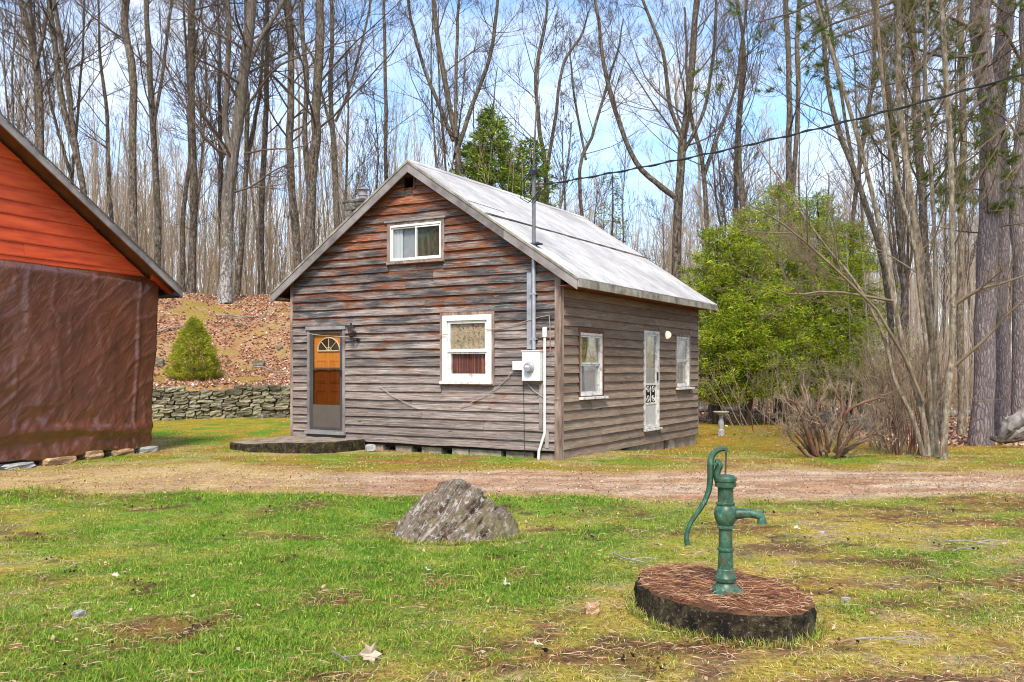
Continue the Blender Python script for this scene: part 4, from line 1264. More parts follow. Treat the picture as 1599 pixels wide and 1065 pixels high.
# service drop cable to the upper right, and a thin second wire beside its outer end
pa = Vector(hw_(front(mu + .17, .08, mtop - .2))); pb = Vector(PT(1780, 62, 12.0))
pb = pa + (pb - pa) * 1.8 + Vector((0, 0, .92))
def sagline(a, b, sag, n=70): return [tuple(a.lerp(b, i / n) - Vector((0, 0, sag * 4 * (i / n) * (1 - i / n)))) for i in range(n + 1)]
cb = MB().tube(sagline(pa, pb, .52), .012, 6)
off = []
for i, p in enumerate(sagline(pa, pb, .52, 260)):
    off.append((p[0] + .012 * math.cos(i * .7), p[1], p[2] + .02 * math.sin(i * .7)))
tag(cb.build('service_cable', M['cable'], None, smooth=True), 'black twisted service cable running from the mast to the upper right', 'cable')
c2 = bpy.data.objects['service_cable']
MB().tube(off, .008, 4).build('twisted_wire', M['cable'], c2, smooth=True)

# concrete doorstep slab
sp = [PT(569, 684, 18.0), PT(520, 704, 17.35), PT(455, 706, 17.15), PT(385, 703, 17.2), PT(358, 695, 17.9), PT(430, 682, 19.0), PT(456, 678, 19.5)]
outline = [(p[0], p[1]) for p in sp] + [tuple(hw_((-WL - .1, .2, 0))[:2]), tuple(hw_((-WL + .05, -.045, 0))[:2]), tuple(hw_((fu(569), -.045, 0))[:2])]
def densify(poly_, step=.12):
    out = []
    for i in range(len(poly_)):
        a = np.array(poly_[i]); b = np.array(poly_[(i + 1) % len(poly_)])
        n = max(1, int(np.linalg.norm(b - a) / step))
        for k in range(n): out.append(a + (b - a) * k / n)
    return out
dn = densify(outline)
nn = len(dn); cen = np.mean(dn, axis=0)
vs, fs = [], []
for ring, (sc_, zt_) in enumerate(((1.0, -.1), (1.0, .10), (1.004, .165), (.985, .195), (.6, .205), (.25, .21))):
    for i, p in enumerate(dn):
        q = cen + (np.array(p) - cen) * sc_
        j = (float(vn(p[0] * 6, p[1] * 6, ring * .6, 3)) - .5) * (.05 if ring < 4 else 0.01)
        side_ = 0 if ring >= 4 else 1
        vs.append((q[0] + j * side_, q[1] + j * side_, zt_ + j * .35 - (.05 * float(sst(-4.2, -5.4, q[0])))))
for r_ in range(5):
    for i in range(nn):
        fs.append((r_ * nn + i, r_ * nn + (i + 1) % nn, (r_ + 1) * nn + (i + 1) % nn, (r_ + 1) * nn + i))
fs.append(tuple(5 * nn + i for i in range(nn)))
dss = tag(MB().add(vs, fs[3 * nn:]).build('doorstep_slab', M['concrete'], None, smooth=True, autosmooth=35), 'low cracked concrete slab in front of the cottage door', 'doorstep')
MB().add(vs, fs[:3 * nn]).build('slab_edge', M['well_side'], dss, smooth=True, autosmooth=35)  # mossy edge; its shade is put into the darker colour

# small stones at the foot of the front wall
def stone_thing(name, mt, loc, scale, rz_, label, cat='stone', k=0, group=None, rx=0.0):
    o = link(name, STONES[mt][k % len(STONES[mt])])
    o.location = loc; o.scale = scale; o.rotation_euler = (rx, 0, rz_)
    return tag(o, label, cat, group)
p = PT(578, 696, 17.7)
stone_thing('stone', 'pale_stone', (p[0], p[1], .05), (.19, .15, .14), .5, 'grey fist shaped stone against the right end of the doorstep slab', k=1)

# ------------------------------------------------------------------ barn
BX, BY = (240 - CXP) / FPX * 17.5, 17.5
BD = np.array([.389, .921])
barn = empty('barn', (BX, BY, 0), math.atan2(.921, .389))
tag(barn, 'orange boarded barn gable with a brown tarp over its lower wall', 'barn')
BW, BSL, BOH = 8.6, .616, .35
BR = (-4.3, 6.0)   # ridge x, z
def bz(x, off=0.0): return BR[1] - BSL * abs(x - BR[0]) + off
bfront = lambda u, o, z: (u, -o, z)
mb = MB()
vs = [bfront(u, -.01, z_) for u, z_ in [(-BW, .1), (-.27, .1), (0, bz(0, -.14)), (BR[0], BR[1] - .14), (-BW, bz(-BW, -.14))]]
vs += [bfront(u, -.12, z_) for u, z_ in [(-BW, .1), (-.27, .1), (0, bz(0, -.14)), (BR[0], BR[1] - .14), (-BW, bz(-BW, -.14))]]
mb.add(vs, [(4, 3, 2, 1, 0), (5, 6, 7, 8, 9)] + [(i, (i + 1) % 5, 5 + (i + 1) % 5, 5 + i) for i in range(5)])
mb.box((-.42, .12, .1), (-.30, 9, 3.2)); mb.box((-BW, .12, .1), (-BW + .12, 9, 3.2))
mb.build('wall', M['dark_wall'], barn)
zb = 3.20; i = 0
while zb < BR[1] - .3:
    h = .222 * rng.uniform(.97, 1.03)
    def lim(z_):
        hw = (bz(BR[0], -.15) - z_) / BSL
        return max(-BW, BR[0] - hw), min(0.02, BR[0] + hw)
    a, b = lim(zb); at, bt = lim(zb + h)
    n = 10
    vs = []
    cutx = rng.uniform(-3.2, -.8) if i % 3 == 1 else None
    segs = [(a, b, at, bt)] if cutx is None or cutx > b - .4 else [(a, cutx - .002, at, cutx - .002), (cutx + .002, b, cutx + .002, bt)]
    for (sa, sb, ta, tb) in segs:
        if sb - sa < .05: continue
        vs = []
        for k in range(n + 1):
            t = k / n
            ub = sa + (sb - sa) * t; ut = ta + (tb - ta) * t
            w = (float(vn(ub * 1.1, i * 3.3)) - .5) * .010
            vs += [bfront(ub, -.005, zb + w), bfront(ub, .026 + w, zb + w), bfront(ub * .9 + ut * .1, .030 + w, zb + .02 + w), bfront(ut, .012, zb + h - .002), bfront(ut, -.005, zb + h - .002)]
        fs = []
        for k in range(n):
            for q in range(4):
                fs.append((k * 5 + q, (k + 1) * 5 + q, (k + 1) * 5 + q + 1, k * 5 + q + 1))
        fs += [(0, 1, 2, 3, 4), (n * 5 + 4, n * 5 + 3, n * 5 + 2, n * 5 + 1, n * 5)]
        MB().add(vs, fs).build('board', M['orange_board'], barn)
    zb += h; i += 1
# tarp
nu, nz = 230, 100
us = np.linspace(-BW, .045, nu); zs_ = np.linspace(0.10, 3.34, nz)
U, ZZ = np.meshgrid(us, zs_)
ca, sa_ = math.cos(.55), math.sin(.55)
A1 = U * ca + ZZ * sa_; A2 = -U * sa_ + ZZ * ca
wr = np.abs(fbm(A1 * .7 + .5 * fbm(U, ZZ, 0, 4, 3), A2 * 2.4, 0, 51, 4) - .5) * 2
wr2 = np.abs(fbm(U * 1.6, ZZ * .7, 0, 71, 4) - .5) * 2
fold = np.exp(-((ZZ - .52 - .06 * np.sin(U * 2)) / .10) ** 2)
wr3 = fbm(U * 3.2, ZZ * 3.2, 0, 61, 4) - .5
creA = np.abs(((A2 * 2.1 + fbm(A1 * .6, A2 * .6, 0, 91, 3) * 3) % 1) - .5) * 2
Ot = .055 + .022 * np.exp(-(creA / .10) ** 2) * sst(.45, .6, fbm(A1 * .8, A2 * .8, 0, 97, 3)) + .022 * (1 - wr) ** 4 + .022 * (1 - wr2) ** 6 + wr3 * .10 * sst(1.3, .4, ZZ) + .10 * fold * (.3 + fbm(U * 1.5, 3.3, 0, 19, 3)) + .05 * sst(.5, .15, ZZ)
Ot = Ot + .035 * np.exp(-((U + .42 + .02 * np.sin(ZZ * 3)) / .03) ** 2) + .012 * np.exp(-((ZZ - 1.72) / .012) ** 2)
for fx_ in (-1.02, -2.0, -3.05, -4.1): Ot = Ot + .010 * np.exp(-((U - fx_ - .02 * np.sin(ZZ * 2 + fx_)) / .014) ** 2)
for fz_ in (.98, 2.55): Ot = Ot + .008 * np.exp(-((ZZ - fz_ - .015 * np.sin(U * 1.3)) / .014) ** 2)
Ot = Ot * sst(3.36, 3.2, ZZ) * .9 + .036
Zt = ZZ + .035 * (fbm(U * 1.3, 8.8, 0, 29, 3) - .5) * sst(1.0, .1, ZZ) * 3 + (ZZ > 3.3) * (.04 * (fbm(U * 1.7, .4, 0, 39, 3) - .5))
Ut = U + .06 * (fbm(ZZ * 1.4, 2.2, 0, 13, 3) - .5) * sst(-.6, 0, U) - .24 * np.clip((3.3 - ZZ) / 3.2, 0, 1) * sst(-1.5, 0, U)
Vt = np.stack([Ut, -Ot, Zt], -1).reshape(-1, 3)
ix = np.arange(nu * nz).reshape(nz, nu)
Ft = np.stack([ix[:-1, :-1], ix[:-1, 1:], ix[1:, 1:], ix[1:, :-1]], -1).reshape(-1, 4)
tarp = link('tarp', mesh_np('tarp', Vt, Ft, M['tarp'], True), barn)
sm = tarp.modifiers.new('thick', 'SOLIDIFY'); sm.thickness = .004
# tarp return round the corner
nu2 = 30
Uy = np.linspace(0, 1.5, nu2); U2, Z2 = np.meshgrid(Uy, zs_)
O2 = .03 + .04 * (fbm(U2 * 2, Z2 * 2, 0, 88, 3)); e0 = Vt.reshape(nz, nu, 3)[:, -1]
V2 = np.stack([e0[:, None, 0] + O2 * sst(0, .3, U2) , e0[:, None, 1] + U2, Z2 + 0 * U2], -1)
V2[:, 0] = e0
V2[..., 2] = np.minimum(V2[..., 2], 3.2) ; V2[:, 0] = e0
ix = np.arange(nu2 * nz).reshape(nz, nu2)
link('tarp_return', mesh_np('tarp_return', V2.reshape(-1, 3), np.stack([ix[:-1, :-1], ix[:-1, 1:], ix[1:, 1:], ix[1:, :-1]], -1).reshape(-1, 4), M['tarp'], True), barn)
# roof with barge board and soffit
BE = .356
mb = MB()
for xe in (BE, -BW - BE):
    vs = []
    for y0 in (-BOH, 9.3):
        for x_, o_ in ((BR[0], 0), (xe, 0), (xe, -.03), (BR[0], -.03)):
            vs.append((x_, y0, bz(x_, o_)))
    mb.add(vs, [(0, 1, 2, 3), (7, 6, 5, 4), (0, 4, 5, 1), (1, 5, 6, 2), (2, 6, 7, 3), (3, 7, 4, 0)])
broof = mb.build('roof', M['dark_roof'], barn)
mb = MB()
for xe in (BE - .01, -BW - BE + .01):
    vs = []
    for y0 in (-BOH + .04, 9.25):
        for x_, o_ in ((BR[0], -.033), (xe, -.033), (xe, -.055), (BR[0], -.055)):
            vs.append((x_, y0, bz(x_, o_)))
    mb.add(vs, [(0, 1, 2, 3), (7, 6, 5, 4), (0, 4, 5, 1), (1, 5, 6, 2), (2, 6, 7, 3), (3, 7, 4, 0)])
mb.build('soffit', M['soffit'], broof)
def brake(name, xa, xb, y0, y1, top, h, mat):
    vs = []
    for x_ in (xa, xb):
        z_ = bz(x_, top)
        vs += [(x_, y0, z_), (x_, y1, z_), (x_, y1, z_ - h), (x_, y0, z_ - h)]
    MB().add(vs, [(0, 1, 2, 3), (4, 7, 6, 5), (0, 4, 5, 1), (1, 5, 6, 2), (2, 6, 7, 3), (3, 7, 4, 0)]).build(name, M[mat], broof, bevel=.004)
brake('barge_board', BR[0] + .002, BE + .01, -BOH - .035, -BOH - .002, -.018, .135, 'grey_wood')
brake('barge_board', BR[0] - .002, -BW - BE - .01, -BOH - .035, -BOH - .002, -.018, .135, 'grey_wood')
brake('drip_edge', BR[0] + .002, BE + .03, -BOH - .055, -BOH - .037, .014, .03, 'dark_roof')
MB().box((BE + .002, -BOH, bz(BE) - .16), (BE + .03, 9.3, bz(BE) - .02)).build('eave_board', M['grey_wood'], broof)
MB().box((.02, -BOH + .05, bz(BE) - .15), (BE, 9.2, bz(BE) - .13)).build('eave_soffit', M['dark_wall'], broof)
# rafter tail
vs = []
for x_ in (-.15, BE - .02):
    z_ = bz(x_, -.06); vs += [(x_, -.14, z_), (x_, -.06, z_), (x_, -.06, z_ - .09), (x_, -.14, z_ - .09)]
MB().add(vs, [(0, 1, 2, 3), (4, 7, 6, 5), (0, 4, 5, 1), (1, 5, 6, 2), (2, 6, 7, 3), (3, 7, 4, 0)]).build('rafter', M['orange_board'], broof)

def bw_(u, o): return (BX + u * .389 + o * .921, BY + u * .921 - o * .389)
flat_labels = [(-3.05, .62, .34, .10, 'pale_stone', 'flat grey stone under the tarp, nearest the left edge'),
               (-2.25, .66, .30, .13, 'tan_stone', 'long tan stone under the tarp edge'),
               (-1.55, .40, .30, .16, 'tan_stone', 'squat brown block shaped stone under the tarp edge'),
               (-.90, .52, .32, .13, 'tan_stone', 'orange tan flat stone under the tarp near the barn corner'),
               (-.28, .42, .30, .12, 'pale_stone', 'white and grey pointed stone at the barn corner'),
               (-4.0, .5, .3, .12, 'pale_stone', 'grey stone under the tarp at the picture edge')]
for k, (u_, w_, d_, h_, mt, lb_) in enumerate(flat_labels):
    x_, y_ = bw_(u_, .07)
    stone_thing('foundation_stone', mt, (x_, y_, gzf(x_, y_) + h_ * .42), (w_, d_, h_), math.atan2(.921, .389) + rng.uniform(-.15, .15), lb_, 'stone', k)
# ------------------------------------------------------------------ dry stone wall
swall = empty('dry_stone_wall', (SW0[0], SW0[1], 0), math.atan2(SWD[1], SWD[0]))
tag(swall, 'low dry stone retaining wall at the foot of the leafy bank', 'stone wall')
def sw_base(u):
    x_, y_ = SW0 + SWD * u - SWN * .25
    return gzf(x_, y_)
u_lo, u_hi = -1.6, 5.4
mbk = MB(); mbk.box((u_lo, .12, -.2), (u_hi, .42, .80)); mbk.build('core', M['dark_wall'], swall)
zoff = -.03
nst = 0
hgt = lambda u: .86 + .10 * float(vn(u * 1.3, 4.4)) - .16 * math.exp(-((u - 1.6) / .5) ** 2)
layer = 0
zz_ = -.05
while zz_ < 1.0 and nst < 290:
    h = rng.uniform(.095, .155)
    u = u_lo + rng.uniform(0, .2)
    while u < u_hi:
        w = rng.uniform(.16, .46)
        hh_ = h * rng.uniform(.85, 1.2)
        if zz_ + hh_ * .5 < hgt(u + w / 2):
            o = link('stone', rng.choice(STONES['wall_stone']), swall)
            base = sw_base(u + w / 2)
            o.location = (u + w / 2, .10 + rng.uniform(-.05, .05) + .05 * zz_, base + zz_ + hh_ / 2)
            o.scale = (w * 1.0, .34, hh_ * 1.0)
            o.rotation_euler = (rng.uniform(-.08, .08), rng.uniform(-.12, .12), rng.uniform(-.15, .15))
            nst += 1
        u += w * .97
    zz_ += h * .93
    layer += 1

# ------------------------------------------------------------------ boulder
def ico_np(sub):
    import bmesh
    bm = bmesh.new(); bmesh.ops.create_icosphere(bm, subdivisions=sub, radius=1.0)
    bm.verts.ensure_lookup_table()
    V = np.array([v.co[:] for v in bm.verts]); Fc = np.array([[v.index for v in f.verts] for f in bm.faces]); bm.free()
    return V, Fc
V, Fc = ico_np(5)
planes = [((-.62, -.35, .70), .39), ((-.30, -.80, .52), .40), ((.20, -.85, .45), .41), ((.62, -.55, .50), .42), ((.66, .2, .62), .42), ((-.1, .2, .98), .45),
          ((-.55, .5, .66), .42), ((.1, .9, .4), .45), ((.97, -.1, .2), .56), ((-.95, -.15, .25), .60), ((0, 0, -1), .25), ((.35, -.2, .9), .46), ((-.4, -.6, .45), .47), ((-.98, .1, .05), .58)]
R = np.full(len(V), 9.0)
acc = np.zeros(len(V))
for nrm, d in planes:
    nv = np.array(nrm) / np.linalg.norm(nrm)
    dp = V @ nv
    k = np.where(dp > .02, d / np.maximum(dp, .02), 50)
    acc += (1.0 / k) ** 34
R = acc ** (-1 / 34)
Pb = V * R[:, None]
# slanting strata: ridges run up to the right
sx = Pb[:, 2] * .58 - Pb[:, 0] * .81 + .55 * Pb[:, 1]
warp = fbm(Pb[:, 0] * 2.2, Pb[:, 1] * 2.2, Pb[:, 2] * 2.2, 5, 4)
st = np.abs(((sx * 5.2 + warp * 3.0) % 1.0) - .5) * 2
st2 = np.abs(((sx * 13 + warp * 6.0) % 1.0) - .5) * 2
disp = .055 * (st ** .5 - .5) + .028 * st2 ** .6 + .05 * (fbm(Pb[:, 0] * 5, Pb[:, 1] * 5, Pb[:, 2] * 5, 15, 5) - .5)
crk = np.abs(fbm(Pb[:, 0] * 1.8 + 3, Pb[:, 1] * 1.8, Pb[:, 2] * 1.8, 25, 3) - .5)
disp = disp - .07 * np.exp(-(crk / .014) ** 2)
shelf = Pb[:, 2] * .9 - Pb[:, 0] * .45 - .02
disp = disp + .07 * sst(.02, -.03, shelf) * sst(.05, .2, Pb[:, 0])
Pb = Pb + V * disp[:, None]
bc = PT(711, 812, 8.75)
boul = link('boulder', mesh_np('boulder', Pb * np.array([.96, .82, 1.06]), Fc, M['boulder'], False), None, (bc[0], bc[1], .0))
boul.rotation_euler = (0, 0, .05)
tag(boul, 'jagged grey lichened boulder sitting in the green lawn', 'boulder')

# ------------------------------------------------------------------ well cover and hand pump
WC = (1.36, 5.93)
na, nr = 120, 26
ang = np.linspace(0, 2 * np.pi, na, endpoint=False)
TILT = -.035
def well_r(a, k=1.0):
    rr = 1 / np.sqrt((np.cos(a - 1.92) / .67) ** 2 + (np.sin(a - 1.92) / .505) ** 2)
    return rr * k * (1 + .05 * (fbm(np.cos(a) * 2.5 + 5, np.sin(a) * 2.5, 0, 6, 4) - .5) * 2)
vs = []
prof = [(1.03, -.10), (1.04, -.02), (1.01, .0), (1.0, .06), (1.0, .10), (.995, .135), (.975, .16), (.93, .170)] + [(k, .172) for k in np.linspace(.8, .05, 10)]
for k, z_ in prof:
    r_ = well_r(ang, k)
    x_ = np.cos(ang) * r_; y_ = np.sin(ang) * r_
    n_ = fbm(np.cos(ang) * 7, np.sin(ang) * 7, z_ * 22, 16, 4) - .5
    sd = (k > .95)
    zn = (fbm(x_ * 4, y_ * 4, 0, 26, 4) - .5) * .03
    vs.append(np.stack([x_ * (1 + .14 * n_ * sd), y_ * (1 + .14 * n_ * sd), z_ + zn * (z_ > .14) + TILT * x_], -1))
Vw = np.concatenate(vs); npf = len(prof)
ii = np.arange(npf * na).reshape(npf, na)
Fw = np.stack([ii[:-1], np.roll(ii[:-1], -1, 1), np.roll(ii[1:], -1, 1), ii[1:]], -1).reshape(-1, 4)
side_f = Fw[:na * 6]; top_f = Fw[na * 6:]
wc = link('well_cover', mesh_np('well_cover', Vw, side_f, M['well_side'], True), None, (WC[0], WC[1], .0))
tag(wc, 'round mossy concrete well cover under the green hand pump', 'well cover')
link('cover_top', mesh_np('cover_top', Vw, top_f, M['well_top'], True), wc)

def strands(n, cx, cy, spread, L, w, z0, seed, cols, curve=.3, zfun=None, accept=None, flat=.25):
    r_ = np.random.RandomState(seed)
    a = r_.uniform(0, 2 * np.pi, n)
    if np.ndim(cx) == 0:
        rr = np.sqrt(r_.uniform(0, 1, n)) * spread; th = r_.uniform(0, 2 * np.pi, n)
        x = cx + rr * np.cos(th); y = cy + rr * np.sin(th)
    else: x, y = cx, cy
    if accept is not None:
        k = accept(x, y); x, y, a = x[k], y[k], a[k]; n = len(x)
    Ls = L * r_.uniform(.5, 1.3, n)
    z = (zfun(x, y) if zfun is not None else 0) + z0 + r_.uniform(0, .012, n)
    pts = []
    for t in (-.5, 0, .5):
        aa = a + t * curve * r_.uniform(-1, 1, n) * 2
        pts.append(np.stack([x + np.cos(aa) * Ls * t, y + np.sin(aa) * Ls * t, z + (0.018 if t == 0 else r_.uniform(0, .02, n)) * flat * 2], -1))
    per = np.stack([-np.sin(a), np.cos(a), np.zeros(n)], -1) * w / 2
    up = np.array([0, 0, w * .6])
    P0 = np.stack([pts[0], pts[1] - per, pts[1] + per + up * 0, pts[2], pts[1] + up], 1)   # slim four sided sliver
    V = P0.reshape(-1, 3)
    b = np.arange(n)[:, None] * 5
    Fs = np.concatenate([b + np.array([[0, 1, 4]]), b + np.array([[1, 3, 4]]), b + np.array([[3, 2, 4]]), b + np.array([[2, 0, 4]])])
    c = np.array(cols)[r_.randint(0, len(cols), n)] * r_.uniform(.7, 1.25, (n, 1))
    return V, Fs, np.repeat(c, 5, 0)
def well_top_z(x, y):
    dx, dy = x - WC[0], y - WC[1]
    return .172 + (fbm(dx * 4, dy * 4, 0, 26, 4) - .5) * .03 + TILT * dx
def in_well(x, y, k=.97):
    dx, dy = x - WC[0], y - WC[1]
    return np.hypot(dx, dy) < well_r(np.arctan2(dy, dx), k)
V, Fs, c = strands(2600, WC[0], WC[1], .75, .13, .0042, .002, 5, [(.30, .12, .06), (.20, .07, .035), (.42, .22, .12), (.52, .34, .2), (.12, .045, .025)], .35, well_top_z, lambda x, y: in_well(x, y, .98) & (np.hypot(x - 1.36, y - 5.80) > .07))
tag(link('pine_needles', mesh_np('pine_needles', V, Fs, M['leaf'], False, c)), 'fallen red brown pine needles and twigs on the well cover', 'pine needles', kind='stuff')

PSC = 5.8 / FPX
PX0, PY0 = 1.362, 5.80
PZ0 = float(well_top_z(np.array([PX0]), np.array([PY0]))[0]) - .005
pump = empty('hand_pump', (PX0, PY0, PZ0), math.radians(-6))
tag(pump, 'tall green cast iron hand pump with curved handle', 'hand pump')
S2 = PSC / 2.96
def pz_(y): return (742 - y) * S2
def px_(x): return (x - 520) * S2
prof = [(.115, 0), (.117, .012), (.10, .022), (.078, .04), (.062, .06), (.060, .066), (.070, .078), (.071, .10), (.062, .115), (.057, .13), (.056, .15), (.052, .155),
        (.046, .26), (.0455, .266), (.053, .270), (.055, .278), (.053, .286), (.045, .29), (.0445, .38), (.044, .405), (.056, .412), (.057, .424), (.050, .43), (.058, .445), (.070, .47), (.076, .50), (.072, .53),
        (.062, .552), (.055, .560), (.062, .564), (.063, .574), (.052, .58), (.051, .66), (.053, .672), (.070, .678), (.071, .70), (.066, .702), (.066, .712), (.072, .714), (.072, .732), (.060, .745), (.04, .752), (.014, .754)]
prof = [(r_ * .96, z_ * 1.0) for r_, z_ in prof]
body = MB().lathe(prof, (0, 0, 0), 40).build('body', M['pump'], pump, smooth=True, autosmooth=28)
# shallow vertical facets and bolts on the base
for k in range(4):
    a = k * math.pi / 2 + .6
    MB().lathe([(.014, .0), (.014, .012), (.009, .014), (.009, .022)], (.092 * math.cos(a), .092 * math.sin(a), .016), 6).build('bolt', M['pump'], body)
mb = MB()
sp_ = [(.03, .50, .040), (.09, .506, .034), (.145, .510, .029), (.19, .502, .027), (.219, .492, .028), (.226, .462, .029), (.2265, .444, .033)]
mb.tube([(x_, 0, z_) for x_, z_, r_ in sp_], [r_ for *_, r_ in sp_], 16)
spout = mb.build('spout', M['pump'], pump, smooth=True, autosmooth=40)
MB().tube([(.222, 0, .515), (.236, 0, .53), (.24, 0, .515)], [.010, .008, .006], 8).build('spout_hook', M['pump'], spout, smooth=True)
# bracket
bpts = [(491, 238), (483, 215), (480, 195), (486, 172), (492, 155), (486, 142), (474, 140)]
mb = MB(); mb.tube(smoothpts([(px_(x_), 0, pz_(y_)) for x_, y_ in bpts], 4), .023, 10, flat=1.25)
brk = mb.build('handle_bracket', M['pump'], pump, smooth=True)
MB().tube([(px_(470), -.035, pz_(147)), (px_(470), .035, pz_(147))], .012, 8).build('pivot_bolt', M['pump'], brk)
hp = [(526, 82, .013), (512, 76, .014), (492, 80, .015), (470, 95, .016), (456, 118, .017), (452, 150, .019), (451, 200, .017), (447, 255, .016), (434, 300, .015), (412, 345, .014), (385, 385, .0135), (362, 420, .013), (348, 455, .013), (342, 490, .014), (347, 524, .016)]
pp = smoothpts([(px_(x_), 0, pz_(y_)) for x_, y_, _ in hp], 3)
rad = np.interp(np.linspace(0, len(hp) - 1, len(pp)), range(len(hp)), [h_[2] * 1.18 for h_ in hp])
hd = MB().tube(pp, list(rad), 10, flat=1.3).build('handle', M['pump'], pump, smooth=True)
MB().tube([(px_(524), -.022, pz_(86)), (px_(524), .022, pz_(86))], .011, 8).build('rod_pin', M['pump'], hd)
MB().tube([(px_(523), 0, pz_(86)), (px_(521), 0, pz_(150)), (px_(519), 0, pz_(220))], .0055, 8).build('pump_rod', M['rust_rod'], pump, smooth=True)

# ------------------------------------------------------------------ bird bath
bb = PT(1126, 667, 24.9); bbz = gzf(bb[0], bb[1])
bbo = empty('bird_bath', (bb[0], bb[1], bbz))
bbo.scale = (.58, .58, .88)
tag(bbo, 'pale concrete bird bath on a turned pedestal beyond the cottage', 'bird bath')
MB().lathe([(.17, 0), (.17, .05), (.155, .14), (.16, .17), (.12, .19), (.10, .22), (.135, .33), (.13, .42), (.09, .52), (.085, .6), (.12, .635)], (0, 0, 0), 24).build('pedestal', M['pale_stone'], bbo, smooth=True, autosmooth=50)
MB().lathe([(.08, .636), (.16, .66), (.33, .72), (.375, .735), (.38, .76), (.34, .755), (.2, .72), (.02, .705)], (0, 0, 0), 28).build('basin', M['pale_stone'], bbo, smooth=True, autosmooth=50)

# ------------------------------------------------------------------ vectorised tree growing
def unit(v): return v / np.maximum(np.linalg.norm(v, axis=-1, keepdims=True), 1e-9)

def tubes(nodes, radii, sides):
    """nodes (B,N,3), radii (B,N) -> vertices, quads"""
    B, N, _ = nodes.shape
    t = np.empty_like(nodes)
    t[:, 1:-1] = nodes[:, 2:] - nodes[:, :-2]
    t[:, 0] = nodes[:, 1] - nodes[:, 0]; t[:, -1] = nodes[:, -1] - nodes[:, -2]
    t = unit(t)
    d = unit(nodes[:, -1] - nodes[:, 0])
    ref = np.where(np.abs(d[:, 2:3]) > .75, np.array([[1., 0, 0]]), np.array([[0, 0, 1.]]))
    u = unit(np.cross(t, ref[:, None, :])); w = np.cross(t, u)
    a = 2 * np.pi * np.arange(sides) / sides
    V = nodes[:, :, None, :] + radii[:, :, None, None] * (np.cos(a)[None, None, :, None] * u[:, :, None, :] + np.sin(a)[None, None, :, None] * w[:, :, None, :])
    k = np.arange(B * N * sides).reshape(B, N, sides)
    q = np.stack([k[:, :-1], np.roll(k[:, :-1], -1, 2), np.roll(k[:, 1:], -1, 2), k[:, 1:]], -1).reshape(-1, 4)
    return V.reshape(-1, 3), q

def branch_out(nodes, radii, k, t0, t1, angle, ratio, n, up, wig, rr, rng, rmin=.003, pw=1.0, lenfall=.55, flatten=None, taper=.15, maxlen=None):
    B, N, _ = nodes.shape
    L = np.linalg.norm(np.diff(nodes, axis=1), axis=2).sum(1)
    P = np.repeat(np.arange(B), k)
    t = t0 + (t1 - t0) * rng.uniform(0, 1, B * k) ** pw
    f = t * (N - 1); i0 = np.minimum(f.astype(int), N - 2); fr = (f - i0)[:, None]
    p = nodes[P, i0] * (1 - fr) + nodes[P, i0 + 1] * fr
    r0 = (radii[P, i0] * (1 - fr[:, 0]) + radii[P, i0 + 1] * fr[:, 0])
    tg = unit(nodes[P, i0 + 1] - nodes[P, i0])
    rnd_ = rng.normal(size=(B * k, 3))
    if flatten: rnd_[:, 2] *= flatten
    per = unit(rnd_ - (rnd_ * tg).sum(1, keepdims=True) * tg)
    an = (angle * rng.uniform(.65, 1.3, B * k))[:, None]
    d = unit(np.cos(an) * tg + np.sin(an) * per)
    ln = L[P] * ratio * (1 - lenfall * (t - t0) / max(t1 - t0, 1e-6)) * rng.uniform(.6, 1.25, B * k)
    if maxlen: ln = np.minimum(ln, maxlen)
    step = (ln / (n - 1))[:, None]
    out = [p]
    for j in range(n - 1):
        d = unit(d + np.array([[0, 0, up / (n - 1)]]) + rng.normal(size=d.shape) * wig)
        p = p + d * step
        out.append(p)
    nn_ = np.stack(out, 1)
    rs = np.maximum(np.minimum(r0 * rr, r0 * .9), rmin)
    tp = np.linspace(1, taper, n)[None]
    rad_ = np.maximum(rs[:, None] * tp, rmin * .7)
    return nn_, rad_

def spline_np(ps, n):
    ps = np.asarray(ps, float)
    m = len(ps)
    t = np.linspace(0, m - 1, n); i = np.minimum(t.astype(int), m - 2); f = (t - i)[:, None]
    g = lambda k: ps[np.clip(k, 0, m - 1)]
    p0, p1, p2, p3 = g(i - 1), g(i), g(i + 1), g(i + 2)
    return .5 * (2 * p1 + (p2 - p0) * f + (2 * p0 - 5 * p1 + 4 * p2 - p3) * f ** 2 + (3 * p1 - p0 - 3 * p2 + p3) * f ** 3)

def merge(parts):
    Vs, Fs, o = [], [], 0
    for v, f in parts:
        Vs.append(v); Fs.append(f + o); o += len(v)
    return np.concatenate(Vs), np.concatenate(Fs)

